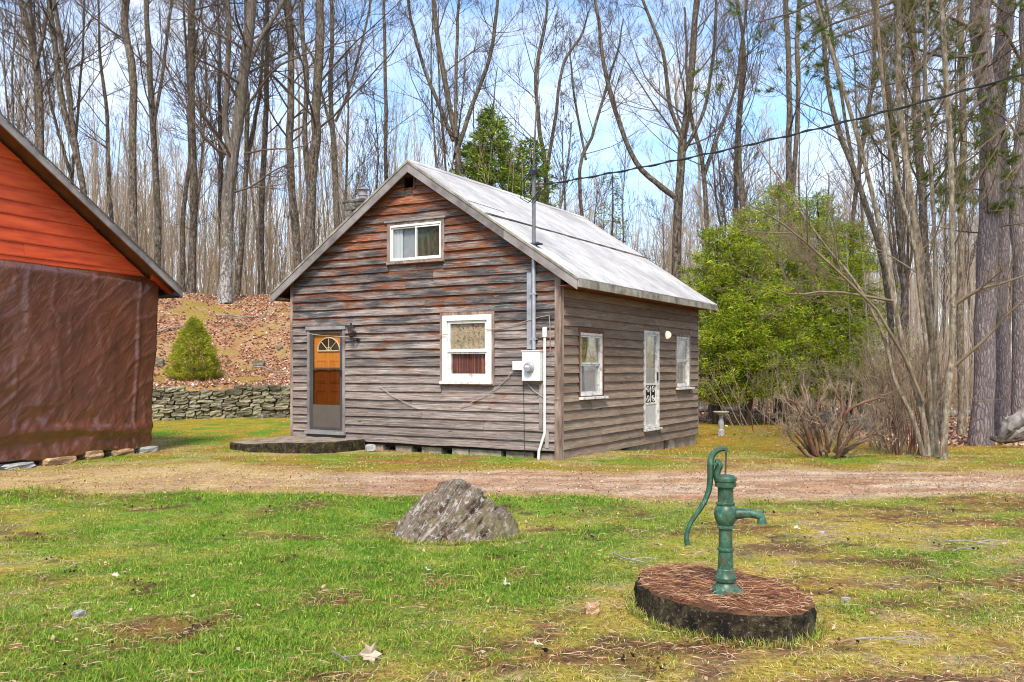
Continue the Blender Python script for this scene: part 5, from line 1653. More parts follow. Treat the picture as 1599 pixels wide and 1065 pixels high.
def stems_mesh(stems, base, seed, sides=14, flare=.45, nn=26, lump=.05):
    """stems: list of (points, r0, r1) in world space -> nodes and a trunk mesh relative to base"""
    allp, nodes, radii = [], [], []
    for k, (pts, r0, r1) in enumerate(stems):
        nd_ = spline_np(pts, nn) - base
        t = np.linspace(0, 1, nn)
        jit = np.stack([fbm(t * 6 + seed * 3.1 + k, 1.1, 0, 2, 3) - .5, fbm(t * 6 + seed * 1.7 + k, 7.1, 0, 3, 3) - .5, t * 0], -1)
        nd_ = nd_ + jit * min(.5, r0 * 2.2) * np.minimum(t * 4, 1)[:, None]
        h = nd_[:, 2] - nd_[0, 2]
        r = r0 * (1 - t) ** .85 + r1 * (1 - (1 - t) ** .85)
        fl = 1 + flare * np.exp(-h / (r0 * 2.2)) if k == 0 or flare < .3 else 1.0
        r = r * fl * (1 + lump * (fbm(h * 1.3, seed * 5.5 + k, 0, 12, 3) - .5) * 2)
        nodes.append(nd_); radii.append(r)
        v, f = tubes(nd_[None], r[None], sides if r0 > .05 else 7)
        # uneven girth
        c = np.repeat(nd_, sides if r0 > .05 else 7, 0)
        off = v - c
        g = 1 + .14 * (fbm(v[:, 0] * 3.5 / max(r0 * 3, .3), v[:, 1] * 3.5 / max(r0 * 3, .3), v[:, 2] * .9, seed, 3) - .5) * 2
        v = c + off * g[:, None]
        allp.append((v, f))
    return nodes, radii, merge(allp)

def crown_from(nodes, radii, rng, k1=16, t0=.35, ang=.95, ratio=.34, up=.42, lv=4, ks=(6, 6, 4), r1=.27, wig=.10, rat2=.5, rmin=.004, maxlen=6, extra=None, t1=.99, sides=(5, 4, 3, 3), tail=True, low=0):
    N0 = np.stack(nodes); R0 = np.stack(radii)
    a, ra = branch_out(N0, R0, k1, t0, t1, ang, ratio, 8, up, wig, r1, rng, rmin * 2.2, lenfall=.5, maxlen=maxlen)
    if extra is not None:
        ea = np.stack([spline_np(p, 8) for p, _ in extra]); er = np.stack([np.linspace(r_, r_ * .22, 8) for _, r_ in extra])
        a = np.concatenate([a, ea]); ra = np.concatenate([ra, er])
    if low:
        b_, rb_ = branch_out(N0, R0, low, .08, t0, 1.25, .10, 8, .3, .12, .10, rng, rmin * 1.6, maxlen=2.0)
        a = np.concatenate([a, b_]); ra = np.concatenate([ra, rb_])
    parts = [tubes(a, ra, sides[0])]
    cur, cr = a, ra
    fac = [(.66, rat2, 5, .36, .10, .55), (.72, .55, 3, .3, .13, .6), (.7, .60, 2, .3, .12, .65)]
    for l in range(lv - 1):
        an, rt, n, up_, wg, rr = fac[l]
        cur, cr = branch_out(cur, cr, ks[l], .16, .98, an, rt, n, up_, wg, rr, rng, rmin * (1.5, 1.0, .8)[l], lenfall=.45, taper=.3)
        parts.append(tubes(cur, cr, sides[l + 1]))
    return merge(parts), cur, cr

def make_tree(name, label, stems, seed, bark_='bark_maple', twig='twig', group=None, cat='tree', sides=14, flare=.45, **kw):
    rng_ = np.random.RandomState(seed)
    p0 = np.array(stems[0][0][0], float)
    base = np.array([p0[0], p0[1], gzf(p0[0], p0[1]) - .08])
    st = []
    for pts, r0, r1 in stems:
        pts = [np.array(p, float) for p in pts]
        st.append((pts, r0, r1))
    st[0][0][0][2] = base[2]
    nodes, radii, (tv, tf) = stems_mesh(st, base, seed, sides, flare)
    ex = kw.pop('extra', None)
    if ex is not None: ex = [(np.array(p) - base, r_) for p, r_ in ex]
    (cv_, cf), tips, tr = crown_from(nodes, radii, rng_, extra=ex, **kw)
    e = empty(name, tuple(base))
    tag(e, label, cat, group)
    link('trunk', mesh_np('trunk', tv, tf, M[bark_], True), e)
    link('crown', mesh_np('crown', cv_, cf, M[twig], True), e)
    return e, nodes, radii, base, tips

def stem_px(path, Y, ext=None):
    """path of picture points at depth Y (or (px, py, Y)) -> world points; ext = metres to carry on past the last point"""
    ps = [PT(p[0], p[1], p[2] if len(p) > 2 else Y) for p in path]
    if ext:
        d = ps[-1] - ps[-2]; d = d / np.linalg.norm(d)
        ps.append(ps[-1] + d * ext * .5 + np.array([0, 0, .2])); ps.append(ps[-1] + d * ext * .5 + np.array([0, 0, .4]))
    return ps
def wpx(w, Y): return .66 * w * Y / FPX / 2     # picture width of a trunk -> radius

GM = 'bare trees standing above the leafy bank'
T = []
def T_(name, label, stems, seed, **kw): return make_tree(name, label, [(stem_px(p, Y, e), wpx(w0, Y), wpx(w1, Y)) for p, Y, e, w0, w1 in stems], seed, **kw)

# main trees, left to right
T_('maple_tree', 'slender grey forked tree left of the barn roof slope at the picture edge', [([(70, 440), (65, 233), (52, 78), (30, -10)], 37, 5, 17, 7), ([(55, 110), (70, 40), (84, -20)], 37, 4, 9, 5)], 1, group=GM, t0=.3, k1=16)
T_('maple_tree', 'twin stemmed leaning grey tree behind the upper barn roof', [([(140, 440), (130, 294), (99, 173), (82, 60), (76, -10)], 36, 5, 15, 9), ([(126, 280), (112, 190), (98, 86), (80, -20)], 36, 4, 13, 8)], 2, group=GM, t0=.3, k1=17)
T_('maple_tree', 'thin tree with an open fan crown above the middle of the barn roof', [([(178, 450), (173, 333), (168, 215), (160, 125)], 40, 3, 12, 4)], 3, group=GM, t0=.35, k1=18, ratio=.4, up=.7)
T_('maple_tree', 'tall straight mossy trunk above the barn roof slope', [([(212, 450), (207, 328), (207, 130), (196, 65), (199, -10)], 34, 5, 19, 15)], 4, group=GM, t0=.5, k1=12, low=8)
T_('maple_tree', 'straight dark trunk with steep side limbs just right of the barn ridge line', [([(250, 450), (246, 397), (240, 260), (232, 110), (225, -10)], 36, 5, 17, 8), ([(239, 200), (252, 120), (262, 40), (270, -20)], 36, 3, 8, 5)], 5, group=GM, t0=.3, k1=14)
T_('maple_tree', 'tall grey trunk standing left of the large lichened maple', [([(300, 456), (298, 400), (297, 216), (300, 56), (303, -10)], 36, 5, 19, 13)], 6, group=GM, t0=.4, k1=16, low=8)
big = [([(352, 470), (354, 450), (358, 302), (366, 240), (380, 151), (386, 90), (392, 10)], 34, 6, 29, 20), ([(362, 250), (352, 190), (357, 120), (358, 40), (352, -20)], 34.2, 4, 15, 9), ([(384, 110), (408, 60), (432, 20), (450, -20)], 34, 3, 11, 7)]
ex_ = [([PT(366, 300, 34), PT(395, 290, 33.6), PT(425, 268, 33.2), PT(460, 252, 33)], .055), ([PT(352, 240, 34), PT(325, 222, 33.5), PT(285, 160, 33), PT(258, 100, 32.6), PT(235, 70, 32.3)], .07),
       ([PT(384, 240, 34), PT(420, 233, 33.5), PT(470, 230, 33), PT(505, 205, 32.6)], .045), ([PT(386, 166, 34), PT(420, 118, 33.6), PT(450, 95, 33.2), PT(520, 70, 32.7), PT(560, 62, 32)], .055),
       ([PT(372, 200, 34), PT(330, 168, 34.4), PT(290, 150, 34.6), PT(230, 120, 35)], .05), ([PT(380, 135, 34), PT(345, 110, 33.2), PT(300, 85, 32.5), PT(250, 20, 32)], .055)]
T_('maple_tree', 'largest maple on the bank, trunk white with lichen, many spreading limbs', big, 7, bark_='bark_white', group=GM, extra=ex_, t0=.30, k1=13, ratio=.36, maxlen=5.5, sides=20, flare=.2)
T_('maple_tree', 'thin dark tree just right of the large lichened maple', [([(412, 455), (408, 400), (410, 260), (414, 173), (420, 80), (418, -10)], 40, 5, 15, 6)], 8, group=GM, t0=.35, k1=18)
T_('maple_tree', 'left one of the dark trunk pair before the chimney', [([(468, 450), (466, 402), (455, 260), (449, 194), (450, 86), (447, -10)], 35, 5, 20, 12)], 9, group=GM, t0=.35, k1=18, low=5)
T_('maple_tree', 'thick twin limbed trunk of the dark pair next to the chimney', [([(482, 450), (480, 389), (486, 240), (490, 173), (499, 52), (505, -20)], 34, 5, 26, 15), ([(484, 300), (474, 220), (478, 120), (470, 0)], 34.3, 4, 13, 8)], 10, group=GM, t0=.35, k1=13)
T_('maple_tree', 'pale trunk behind the chimney with a wide open crown', [([(530, 450), (525, 304), (519, 197), (514, 138), (516, 60)], 38, 4, 15, 6), ([(524, 190), (545, 140), (560, 80), (575, 20)], 38, 3, 7, 4), ([(517, 200), (500, 140), (488, 90), (470, 60)], 38, 3, 7, 4)], 11, bark_='bark_tan', group=GM, t0=.4, k1=10)
T_('slim_tree', 'very straight slim trunk between the chimney and the roof peak', [([(604, 450), (602, 284), (602, 160), (600, 20)], 42, 4, 10, 5)], 12, group=GM, t0=.3, k1=18, ratio=.25, ang=.95)
T_('maple_tree', 'broad fan shaped bare tree above the roof peak', [([(722, 450), (717, 268), (706, 190), (690, 100), (678, 10)], 40, 2, 16, 6), ([(712, 240), (735, 170), (765, 90), (775, 20)], 40, 2, 11, 5), ([(708, 220), (680, 150), (660, 100), (645, 40)], 40.2, 2, 10, 5), ([(712, 215), (712, 120), (716, 20)], 39.7, 2, 9, 4)], 13, group=GM, t0=.25, k1=13, ratio=.3, up=.7)
T_('maple_tree', 'narrow V shaped tree between the spruces and the service mast', [([(852, 440), (853, 290), (842, 200), (838, 110), (850, 40)], 42, 1, 12, 3), ([(853, 270), (868, 180), (880, 100), (905, 60)], 42, 1, 9, 3)], 14, group=GM, t0=.25, k1=14, ratio=.3, up=.8)
T_('slim_tree', 'slim grey tree leaning right behind the middle of the white roof', [([(950, 470), (905, 300), (925, 210), (950, 130), (965, 80)], 44, 1, 9, 3), ([(915, 250), (900, 170), (893, 110)], 44, 1, 6, 3)], 15, group=GM, t0=.2, k1=14, ratio=.28, up=.8)
bigr = [([(1058, 560), (1056, 406), (1064, 256), (1072, 197), (1078, 110), (1085, 30)], 32, 4, 22, 9), ([(1054, 308), (1028, 288), (993, 252), (962, 180), (945, 110), (935, 50)], 31.6, 2, 14, 5), ([(1068, 220), (1045, 160), (1035, 80), (1010, 20)], 32, 2, 10, 5), ([(1066, 240), (1100, 170), (1112, 90), (1118, 20)], 32, 2, 9, 4)]
T_('maple_tree', 'large red brown trunk with a long left limb behind the white roof end', bigr, 16, group='bare trees to the right of the cottage', t0=.3, k1=12, ratio=.3, up=.7, bark_='bark_maple')
GR = 'bare trees to the right of the cottage'
T_('slim_tree', 'curved dark tree right of the large red brown trunk', [([(1112, 600), (1105, 390), (1097, 263), (1080, 190), (1075, 120)], 34, 2, 13, 4), ([(1098, 280), (1125, 200), (1150, 130), (1160, 60)], 34, 2, 8, 4)], 17, group=GR, t0=.3, k1=12, up=.7)
T_('slim_tree', 'pair of tall straight stems above the green cedars', [([(1240, 600), (1235, 277), (1232, 120), (1228, -10)], 38, 4, 15, 9), ([(1238, 300), (1246, 180), (1246, 60), (1250, -10)], 38, 4, 12, 8)], 18, group=GR, t0=.25, k1=12, ratio=.25)
T_('slim_tree', 'thin tree with rising limbs left of the tall stem pair', [([(1170, 600), (1160, 330), (1152, 200), (1160, 90), (1150, -10)], 36, 3, 11, 6)], 19, group=GR, t0=.25, k1=16, up=.8)
T_('slim_tree', 'grey tree leaning left above the right side of the cedars', [([(1400, 640), (1385, 440), (1345, 290), (1310, 200), (1290, 90), (1280, 0)], 27, 3, 15, 7)], 20, group=GR, t0=.25, k1=14, up=.8)
T_('slim_tree', 'brown rough trunk behind the clump of grey stems', [([(1470, 650), (1452, 500), (1440, 350), (1432, 188), (1425, 60), (1420, -20)], 24, 4, 22, 13)], 21, group=GR, bark_='bark_maple', t0=.3, k1=14, up=.8)
T_('slim_tree', 'dark trunk just left of the big pine', [([(1502, 640), (1500, 450), (1506, 250), (1500, 100), (1498, -10)], 25, 4, 17, 11)], 22, group=GR, bark_='bark_tan', t0=.35, k1=14)
T_('slim_tree', 'reddish trunk rising behind the leaning clump stems', [([(1400, 640), (1412, 480), (1398, 330), (1390, 200), (1372, 60), (1365, -10)], 29, 4, 18, 10)], 23, group=GR, t0=.3, k1=14, up=.7)
T_('slim_tree', 'grey forked tree behind the thin brown suckers', [([(1345, 640), (1330, 420), (1345, 250), (1365, 120), (1370, 0)], 33, 3, 12, 6), ([(1340, 300), (1320, 180), (1300, 60)], 33, 3, 8, 5)], 24, group=GR, t0=.2, k1=14, up=.8)
# clump of stems in front on the right
GC = 'stems of the multi stemmed clump'
cl = [([(1473, 718), (1478, 640), (1488, 540), (1492, 440), (1490, 300), (1480, 150), (1470, 0)], 16.2, 3, 17, 9),
      ([(1442, 712), (1425, 650), (1402, 600), (1386, 540), (1360, 481), (1325, 425), (1290, 385)], 16.4, 2.5, 12, 2),
      ([(1449, 712), (1441, 640), (1416, 557), (1396, 470), (1370, 330), (1335, 200), (1300, 90)], 16.6, 2, 15, 6),
      ([(1456, 712), (1452, 600), (1440, 480), (1428, 380), (1392, 250), (1375, 100), (1372, 0)], 16.8, 2, 12, 6),
      ([(1463, 708), (1460, 620), (1461, 440), (1452, 250), (1446, 100), (1450, 0)], 16.9, 2, 11, 6),
      ([(1460, 705), (1452, 640), (1456, 540), (1450, 470), (1425, 300), (1405, 150), (1400, 0)], 17.4, 2, 22, 8)]
ex_ = [([PT(1493, 475, 16.2), PT(1530, 452, 15.9), PT(1580, 438, 15.6), PT(1660, 405, 15.2)], .04), ([PT(1490, 572, 16.2), PT(1540, 528, 15.9), PT(1590, 475, 15.6), PT(1640, 450, 15.3)], .035),
       ([PT(1441, 626, 16.5), PT(1381, 499, 16.2), PT(1282, 400, 15.8), PT(1216, 345, 15.5), PT(1170, 320, 15.3)], .034), ([PT(1395, 470, 16.4), PT(1300, 455, 16), PT(1240, 460, 15.8), PT(1190, 445, 15.5)], .028)]
T_('grey_clump_tree', 'multi stemmed tree of leaning pale lichened stems in front of the big pine', cl, 25, bark_='bark_tan', twig='twig_tan', extra=ex_, t0=.35, k1=9, ratio=.32, up=.6, flare=.2, maxlen=3.2, rmin=.0035)

# pines
GP = 'large pines at the right edge'
def needle_tufts(tips, rng_, n_per, L, w, cols, spread=1.0, frac=1.0):
    ends = tips[:, -1]
    if frac < 1: ends = ends[rng_.uniform(size=len(ends)) < frac]
    d0 = np.repeat(unit(tips[:len(ends), -1] - tips[:len(ends), -2]), n_per, 0)
    p = np.repeat(ends, n_per, 0)
    n = len(p)
    d = unit(d0 * .9 + rng_.normal(size=(n, 3)) * spread)
    p = p - d0 * rng_.uniform(0, .14, (n, 1))
    side = unit(np.cross(d, rng_.normal(size=(n, 3)))) * w / 2
    Ls = L * rng_.uniform(.6, 1.15, (n, 1))
    V = np.stack([p - side, p + side, p + d * Ls], 1).reshape(-1, 3)
    Fs = np.arange(n * 3).reshape(-1, 3)
    c = np.array(cols)[rng_.randint(0, len(cols), n)] * rng_.uniform(.7, 1.3, (n, 1))
    return V, Fs, np.repeat(c, 3, 0)
PCOL = [(.06, .10, .02), (.10, .16, .03), (.15, .20, .04), (.20, .19, .05)]
def pine(label, path, Y, w0, w1, seed, limbs, green=True):
    e, nodes, radii, base, tips = make_tree('pine_tree', label, [(stem_px(path, Y, 6), wpx(w0, Y), wpx(w1, Y))], seed, 'bark_pine', 'twig', GP, sides=28, flare=.3, t0=.3, k1=16, ang=1.35, ratio=.19, up=.15, ks=(5, 4, 3), lv=3, r1=.10, maxlen=2.6, rmin=.005)
    rg = np.random.RandomState(seed + 50)
    if limbs:
        L0 = np.stack([spline_np(np.array(p) - base, 10) for p in limbs]); R0 = np.stack([np.linspace(.045, .012, 10)] * len(limbs))
        a, ra = branch_out(L0, R0, 8, .2, 1, .8, .28, 5, .1, .1, .5, rg, .006, flatten=.4)
        b, rb = branch_out(a, ra, 4, .3, 1, .6, .55, 4, .3, .1, .6, rg, .004)
        v, f = merge([tubes(L0, R0, 7), tubes(a, ra, 4), tubes(b, rb, 3)])
        link('limbs', mesh_np('limbs', v, f, M['twig'], True), e)
        v, f, c = needle_tufts(b, rg, 56, .19, .010, PCOL, .8)
        link('needles', mesh_np('needles', v, f, M['needle'], False, c), e)
    return e
def LB(*p): return [PT(*q) for q in p]
pine('big grey barked pine nearest the lawn at the right', [(1531, 682), (1534, 600), (1538, 450), (1538, 250), (1541, 100), (1543, -40)], 21.6, 48, 38, 31,
     [LB((1540, 60, 21.6), (1490, 30, 20.5), (1440, 8, 19.6), (1400, -15, 19)), LB((1536, 30, 21.5), (1480, 60, 20.2), (1420, 120, 19.0), (1350, 140, 18)),
      LB((1540, 120, 21.5), (1500, 170, 20.6), (1450, 200, 19.8), (1380, 215, 19)), LB((1542, 150, 21.6), (1510, 180, 20), (1490, 230, 18.8), (1470, 255, 18)),
      LB((1540, -60, 21.6), (1450, -20, 20), (1350, 20, 18.6), (1285, 42, 17.6)), LB((1540, 170, 21.5), (1570, 185, 20), (1600, 230, 18.5)),
      LB((1540, -90, 21.6), (1440, -50, 19.5), (1330, -30, 18), (1250, 15, 17), (1180, 35, 16.6)), LB((1540, -60, 21.6), (1400, 20, 20), (1300, 60, 19), (1245, 100, 18.4)),
      LB((1540, 100, 21.5), (1470, 150, 20), (1400, 260, 19), (1330, 150, 18.5)),
      LB((1540, 80, 21.5), (1480, 90, 20.6), (1400, 70, 20), (1320, 90, 19.5)), LB((1540, 0, 21.5), (1500, -20, 20.5), (1440, 50, 20), (1400, 30, 19.5)), LB((1540, 210, 21.5), (1560, 250, 20.6), (1590, 300, 20)),
      LB((1538, 260, 21.5), (1510, 300, 20.6), (1480, 300, 20)), LB((1540, -40, 21.5), (1420, -30, 21), (1320, 0, 20.5), (1240, 60, 20)), LB((1540, 140, 21.5), (1580, 120, 20.6), (1620, 150, 20))])
pine('second pine close behind the biggest pine trunk', [(1566, 640), (1566, 500), (1568, 350), (1562, 200), (1570, 60), (1574, -40)], 24.5, 42, 33, 32,
     [LB((1566, 120, 24.5), (1610, 90, 23.5), (1650, 40, 22.5)), LB((1566, 180, 24.5), (1540, 260, 23.5), (1500, 300, 22.5)), LB((1570, 20, 24.5), (1520, -10, 23), (1470, 40, 22), (1410, 90, 21.5))])
pine('third pine cut by the right edge of the picture', [(1592, 650), (1594, 450), (1596, 250), (1600, 60), (1602, -40)], 23.0, 34, 28, 33,
     [LB((1596, 250, 23), (1570, 300, 22), (1555, 330, 21.5)), LB((1596, 100, 23), (1560, 40, 22), (1520, 60, 21), (1450, 90, 20.4))])
# ------------------------------------------------------------------ conifers with foliage
def sprays(P, D, n_per, L, w, cols, rg, droop=0.0, spread=.6, along=.3, upn=0.0, shade=None):
    """leaf-sized slivers round points P heading along D"""
    n = len(P) * n_per
    p = np.repeat(P, n_per, 0); d0 = np.repeat(D, n_per, 0)
    p = p + rg.normal(size=(n, 3)) * along
    d = unit(d0 + rg.normal(size=(n, 3)) * spread + np.array([[0, 0, upn - droop]]))
    side = unit(np.cross(d, rg.normal(size=(n, 3))))
    Ls = L * rg.uniform(.6, 1.3, (n, 1)); ws = w * rg.uniform(.6, 1.3, (n, 1)) / 2
    V = np.stack([p, p + d * Ls * .45 + side * ws, p + d * Ls, p + d * Ls * .45 - side * ws], 1).reshape(-1, 3)
    F_ = np.arange(n * 4).reshape(-1, 4)
    ci = rg.randint(0, len(cols), n)
    c = np.array(cols)[ci] * rg.uniform(.7, 1.3, (n, 1))
    if shade is not None: c = c * np.repeat(shade, n_per)[:, None]
    return V, F_, np.repeat(c, 4, 0)

def conifer(name, label, base, H, R, seed, cols, whorls=30, per=8, bottom=.05, dens=18, n_per=3, L=.26, w=.06, up=0.0, tipup=.15, shape=1.0, spread=.6, along=.05, cat='tree', bark_='bark_dark', tr=None, group=None, xs=1.0):
    rg = np.random.RandomState(seed)
    tn = np.stack([np.array([0.05 * math.sin(i), .05 * math.cos(i * 1.3), H * i / 9]) for i in range(10)])
    trad = np.linspace(tr or H * .012, .015, 10)
    e = empty(name, base); tag(e, label, cat, group)
    tv, tf = tubes(tn[None], trad[None], 10)
    link('trunk', mesh_np('trunk', tv, tf, M[bark_], True), e)
    B = whorls * per
    f = bottom + (1 - bottom) * (np.repeat(np.arange(whorls), per) + rg.uniform(-.4, .4, B)) / whorls
    f = np.clip(f, bottom * .8, .995)
    az = rg.uniform(0, 2 * np.pi, B)
    rl = R * (1 - f) ** shape * rg.uniform(.5, 1.25, B) * (.55 + .45 * sst(bottom, bottom + .1, f)) + .12
    lob = .8 + .4 * fbm(np.cos(az) * 1.5 + 4, np.sin(az) * 1.5, f * 5, seed, 3)
    rl = rl * lob
    d = np.stack([np.cos(az) * xs, np.sin(az), np.full(B, up)], -1)
    n = 7
    t = np.linspace(0, 1, n)
    nodes = np.zeros((B, n, 3))
    nodes[:, :, 0] = (d[:, 0] * rl)[:, None] * t; nodes[:, :, 1] = (d[:, 1] * rl)[:, None] * t
    nodes[:, :, 2] = (f * H)[:, None] + rl[:, None] * (up * t - .22 * t + tipup * t ** 3)
    nodes += rg.normal(size=nodes.shape) * .02
    rad_ = np.maximum(.02 * (1 - f)[:, None] * np.linspace(1, .2, n), .005) * (H / 8)
    bv, bf = tubes(nodes, rad_, 3)
    link('limbs', mesh_np('limbs', bv, bf, M['twig' if bark_ != 'bark_dark' else 'bark_dark'], True), e)
    K = np.maximum((dens * (rl / R) ** .8).astype(int), 3)
    idx_ = np.repeat(np.arange(B), K)
    tt = rg.uniform(.12, 1.0, len(idx_)) ** .75
    ff = tt * (n - 1); i0 = np.minimum(ff.astype(int), n - 2); fr = (ff - i0)[:, None]
    P_ = nodes[idx_, i0] * (1 - fr) + nodes[idx_, i0 + 1] * fr
    dirn = unit(nodes[idx_, i0 + 1] - nodes[idx_, i0])
    lat = unit(np.cross(dirn, [0, 0, 1.0])) * rg.choice([-1, 1], len(idx_))[:, None]
    wl = (rl[idx_] * (1 - tt) * .32 + .05)[:, None] * rg.uniform(0, 1, (len(idx_), 1))
    P_ = P_ + lat * wl; Dd = unit(dirn + lat * .9)
    br_tone = rg.uniform(.65, 1.35, B)[idx_]
    v, f_, c = sprays(P_, Dd, n_per, L, w, cols, rg, spread=spread, along=along, shade=br_tone)
    link('foliage', mesh_np('foliage', v, f_, M['needle'], False, c), e)
    return e

def at_ground(px, Y):
    x = (px - CXP) * Y / FPX
    return (float(x), float(Y), gzf(x, Y) - .05)
SPR = [(.09, .15, .02), (.15, .23, .028), (.25, .34, .04), (.34, .40, .055)]
b = at_ground(768, 40); conifer('spruce_tree', 'tall dark green spruce rising behind the roof ridge', b, HCAM + (HOR - 166) * 40 / FPX - b[2], 2.8, 61, SPR, 38, 9, .1, 28, 3, .32, .062, tipup=.25, shape=.62)
b = at_ground(828, 41); conifer('spruce_tree', 'shorter spruce just right of the tall one behind the ridge', b, HCAM + (HOR - 212) * 41 / FPX - b[2], 2.5, 62, SPR, 34, 9, .1, 24, 3, .28, .065, tipup=.25, shape=.62)
b = at_ground(735, 43); conifer('spruce_tree', 'low yellow green spruce left of the tall one behind the ridge', b, HCAM + (HOR - 222) * 43 / FPX - b[2], 2.6, 63, [(.10, .15, .03), (.14, .2, .03), (.2, .24, .04)], 32, 9, .1, 24, 3, .28, .065, tipup=.25, shape=.62)
b = at_ground(955, 36); conifer('hemlock_tree', 'thin see-through evergreen behind the far end of the white roof', b, HCAM + (HOR - 262) * 36 / FPX - b[2], 1.35, 64, SPR + [(.2, .22, .05)], 24, 5, .1, 10, 2, .22, .05, tipup=.1, shape=.7)
CED = [(.19, .33, .02), (.29, .42, .025), (.42, .50, .03), (.52, .54, .04), (.10, .19, .015), (.38, .30, .06)]
GCED = 'green cedars right of the cottage'
def cedar(label, px, Y, ztop, R, seed, **k):
    b = at_ground(px, Y)
    return conifer('cedar_tree', label, b, ztop - b[2], R, seed, CED, k.pop('whorls', 36), 10, k.pop('bottom', .13), k.pop('dens', 25), 6, .155, .028, up=.25, tipup=.1, shape=k.pop('shape', .55), spread=.75, along=.07, group=GCED, tr=.13, **k)
zt = lambda py, Y: HCAM + (HOR - py) * Y / FPX
cedar('left green cedar right beside the cottage roof end', 1118, 30, zt(350, 30), 1.9, 65, whorls=28)
cedar('tallest yellow green cedar in the middle of the group', 1215, 31, zt(284, 31), 2.6, 66, whorls=38)
cedar('right cedar of the group, behind the twiggy shrub', 1325, 31.5, zt(345, 31.5), 2.2, 67, whorls=30)
cedar('rounded cedar filling the group just right of the tallest', 1275, 30.5, zt(300, 30.5), 2.3, 69, whorls=32)
cedar('lower cedar in front of the gap between the left and tallest one', 1168, 29.5, zt(325, 29.5), 2.0, 68, whorls=28)
# dwarf spruce on the bank
dx, dy = (303 - CXP) * 26.6 / FPX, 26.6
dz = gzf(dx, dy) - .03
H_, R_ = HCAM + (HOR - 500) * 26.6 / FPX - dz, .74
rg = np.random.RandomState(70)
n = 1500
f = rg.uniform(0, 1, n) ** 1.35; az = rg.uniform(0, 2 * np.pi, n)
rr = R_ * (1 - f ** 1.5) ** .75 * (.68 + .66 * fbm(np.cos(az) * 2.6 + 3, np.sin(az) * 2.6, f * 5.5, 4, 3)) * sst(-.06, .16, f + .06)
rr = rr * (.80 + .28 * np.abs(np.sin(f * 15 + az * .8)))
rr = rr * rg.uniform(.35, 1, n) ** .4
P_ = np.stack([rr * np.cos(az), rr * np.sin(az), .04 + f * H_ * .99], -1)
D_ = unit(np.stack([np.cos(az), np.sin(az), np.full(n, .55)], -1))
sh = .75 + .6 * fbm(P_[:, 0] * 4, P_[:, 1] * 4, P_[:, 2] * 4, 31, 3)
v, f_, c = sprays(P_, D_, 13, .11, .020, [(.25, .32, .025), (.38, .43, .04), (.48, .49, .05), (.40, .32, .08)], rg, spread=.6, along=.03, shade=sh)
e = empty('dwarf_spruce', (dx, dy, dz)); tag(e, 'small dense cone shaped spruce above the stone wall', 'shrub')
link('foliage', mesh_np('foliage', v, f_, M['needle'], False, c), e)
tv, tf = tubes(np.array([[[0, 0, 0], [0, 0, H_ * .5], [0, 0, H_ * .9]]], float), np.array([[.05, .03, .01]]), 8)
link('stem', mesh_np('stem', tv, tf, M['bark_dark'], True), e)

# ------------------------------------------------------------------ twiggy shrub in front of the cedars
def shrub(name, label, base, nst, spreadA, L, seed, r0=.035, mat='twig_red', tw='twig_tan', up=.35, ks=(5, 5, 4), maxr=.28, extra=None, group=None):
    rg = np.random.RandomState(seed)
    az = np.linspace(0, 2 * np.pi, nst, endpoint=False) + rg.uniform(-.3, .3, nst)
    inc = spreadA * rg.uniform(.35, 1.1, nst)
    p = np.stack([np.cos(az) * maxr * rg.uniform(.2, 1, nst), np.sin(az) * maxr * rg.uniform(.2, 1, nst), np.full(nst, -.05)], -1)
    d = np.stack([np.cos(az) * np.sin(inc), np.sin(az) * np.sin(inc), np.cos(inc)], -1)
    out = [p]; ln = L * rg.uniform(.6, 1.1, nst)[:, None]
    for j in range(8):
        d = unit(d + rg.normal(size=d.shape) * .13 + np.array([[0, 0, up * .1]]))
        p = p + d * ln / 8; out.append(p)
    N_ = np.stack(out, 1); R0 = r0 * rg.uniform(.5, 1.2, nst)[:, None] * np.linspace(1, .3, 9)[None]
    if extra is not None:
        ea = np.stack([spline_np(np.array(q) - np.array(base), 9) for q, _ in extra]); er = np.stack([np.linspace(r_, r_ * .35, 9) for _, r_ in extra])
        N_ = np.concatenate([N_, ea]); R0 = np.concatenate([R0, er])
    e = empty(name, base); tag(e, label, 'shrub', group)
    v, f = tubes(N_, R0, 7)
    link('stems', mesh_np('stems', v, f, M[mat], True), e)
    cur, cr = N_, R0; parts = []
    for l in range(3):
        cur, cr = branch_out(cur, cr, ks[l], .3, 1, .75, (.42, .5, .55)[l], (6, 5, 4)[l], .3, .16, .5, rg, (.006, .0045, .0035)[l], lenfall=.3, taper=.4)
        parts.append(tubes(cur, cr, 3))
    v, f = merge(parts)
    link('twigs', mesh_np('twigs', v, f, M[tw], True), e)
    return e
sb = at_ground(1288, 16.7)
Y_ = 16.7
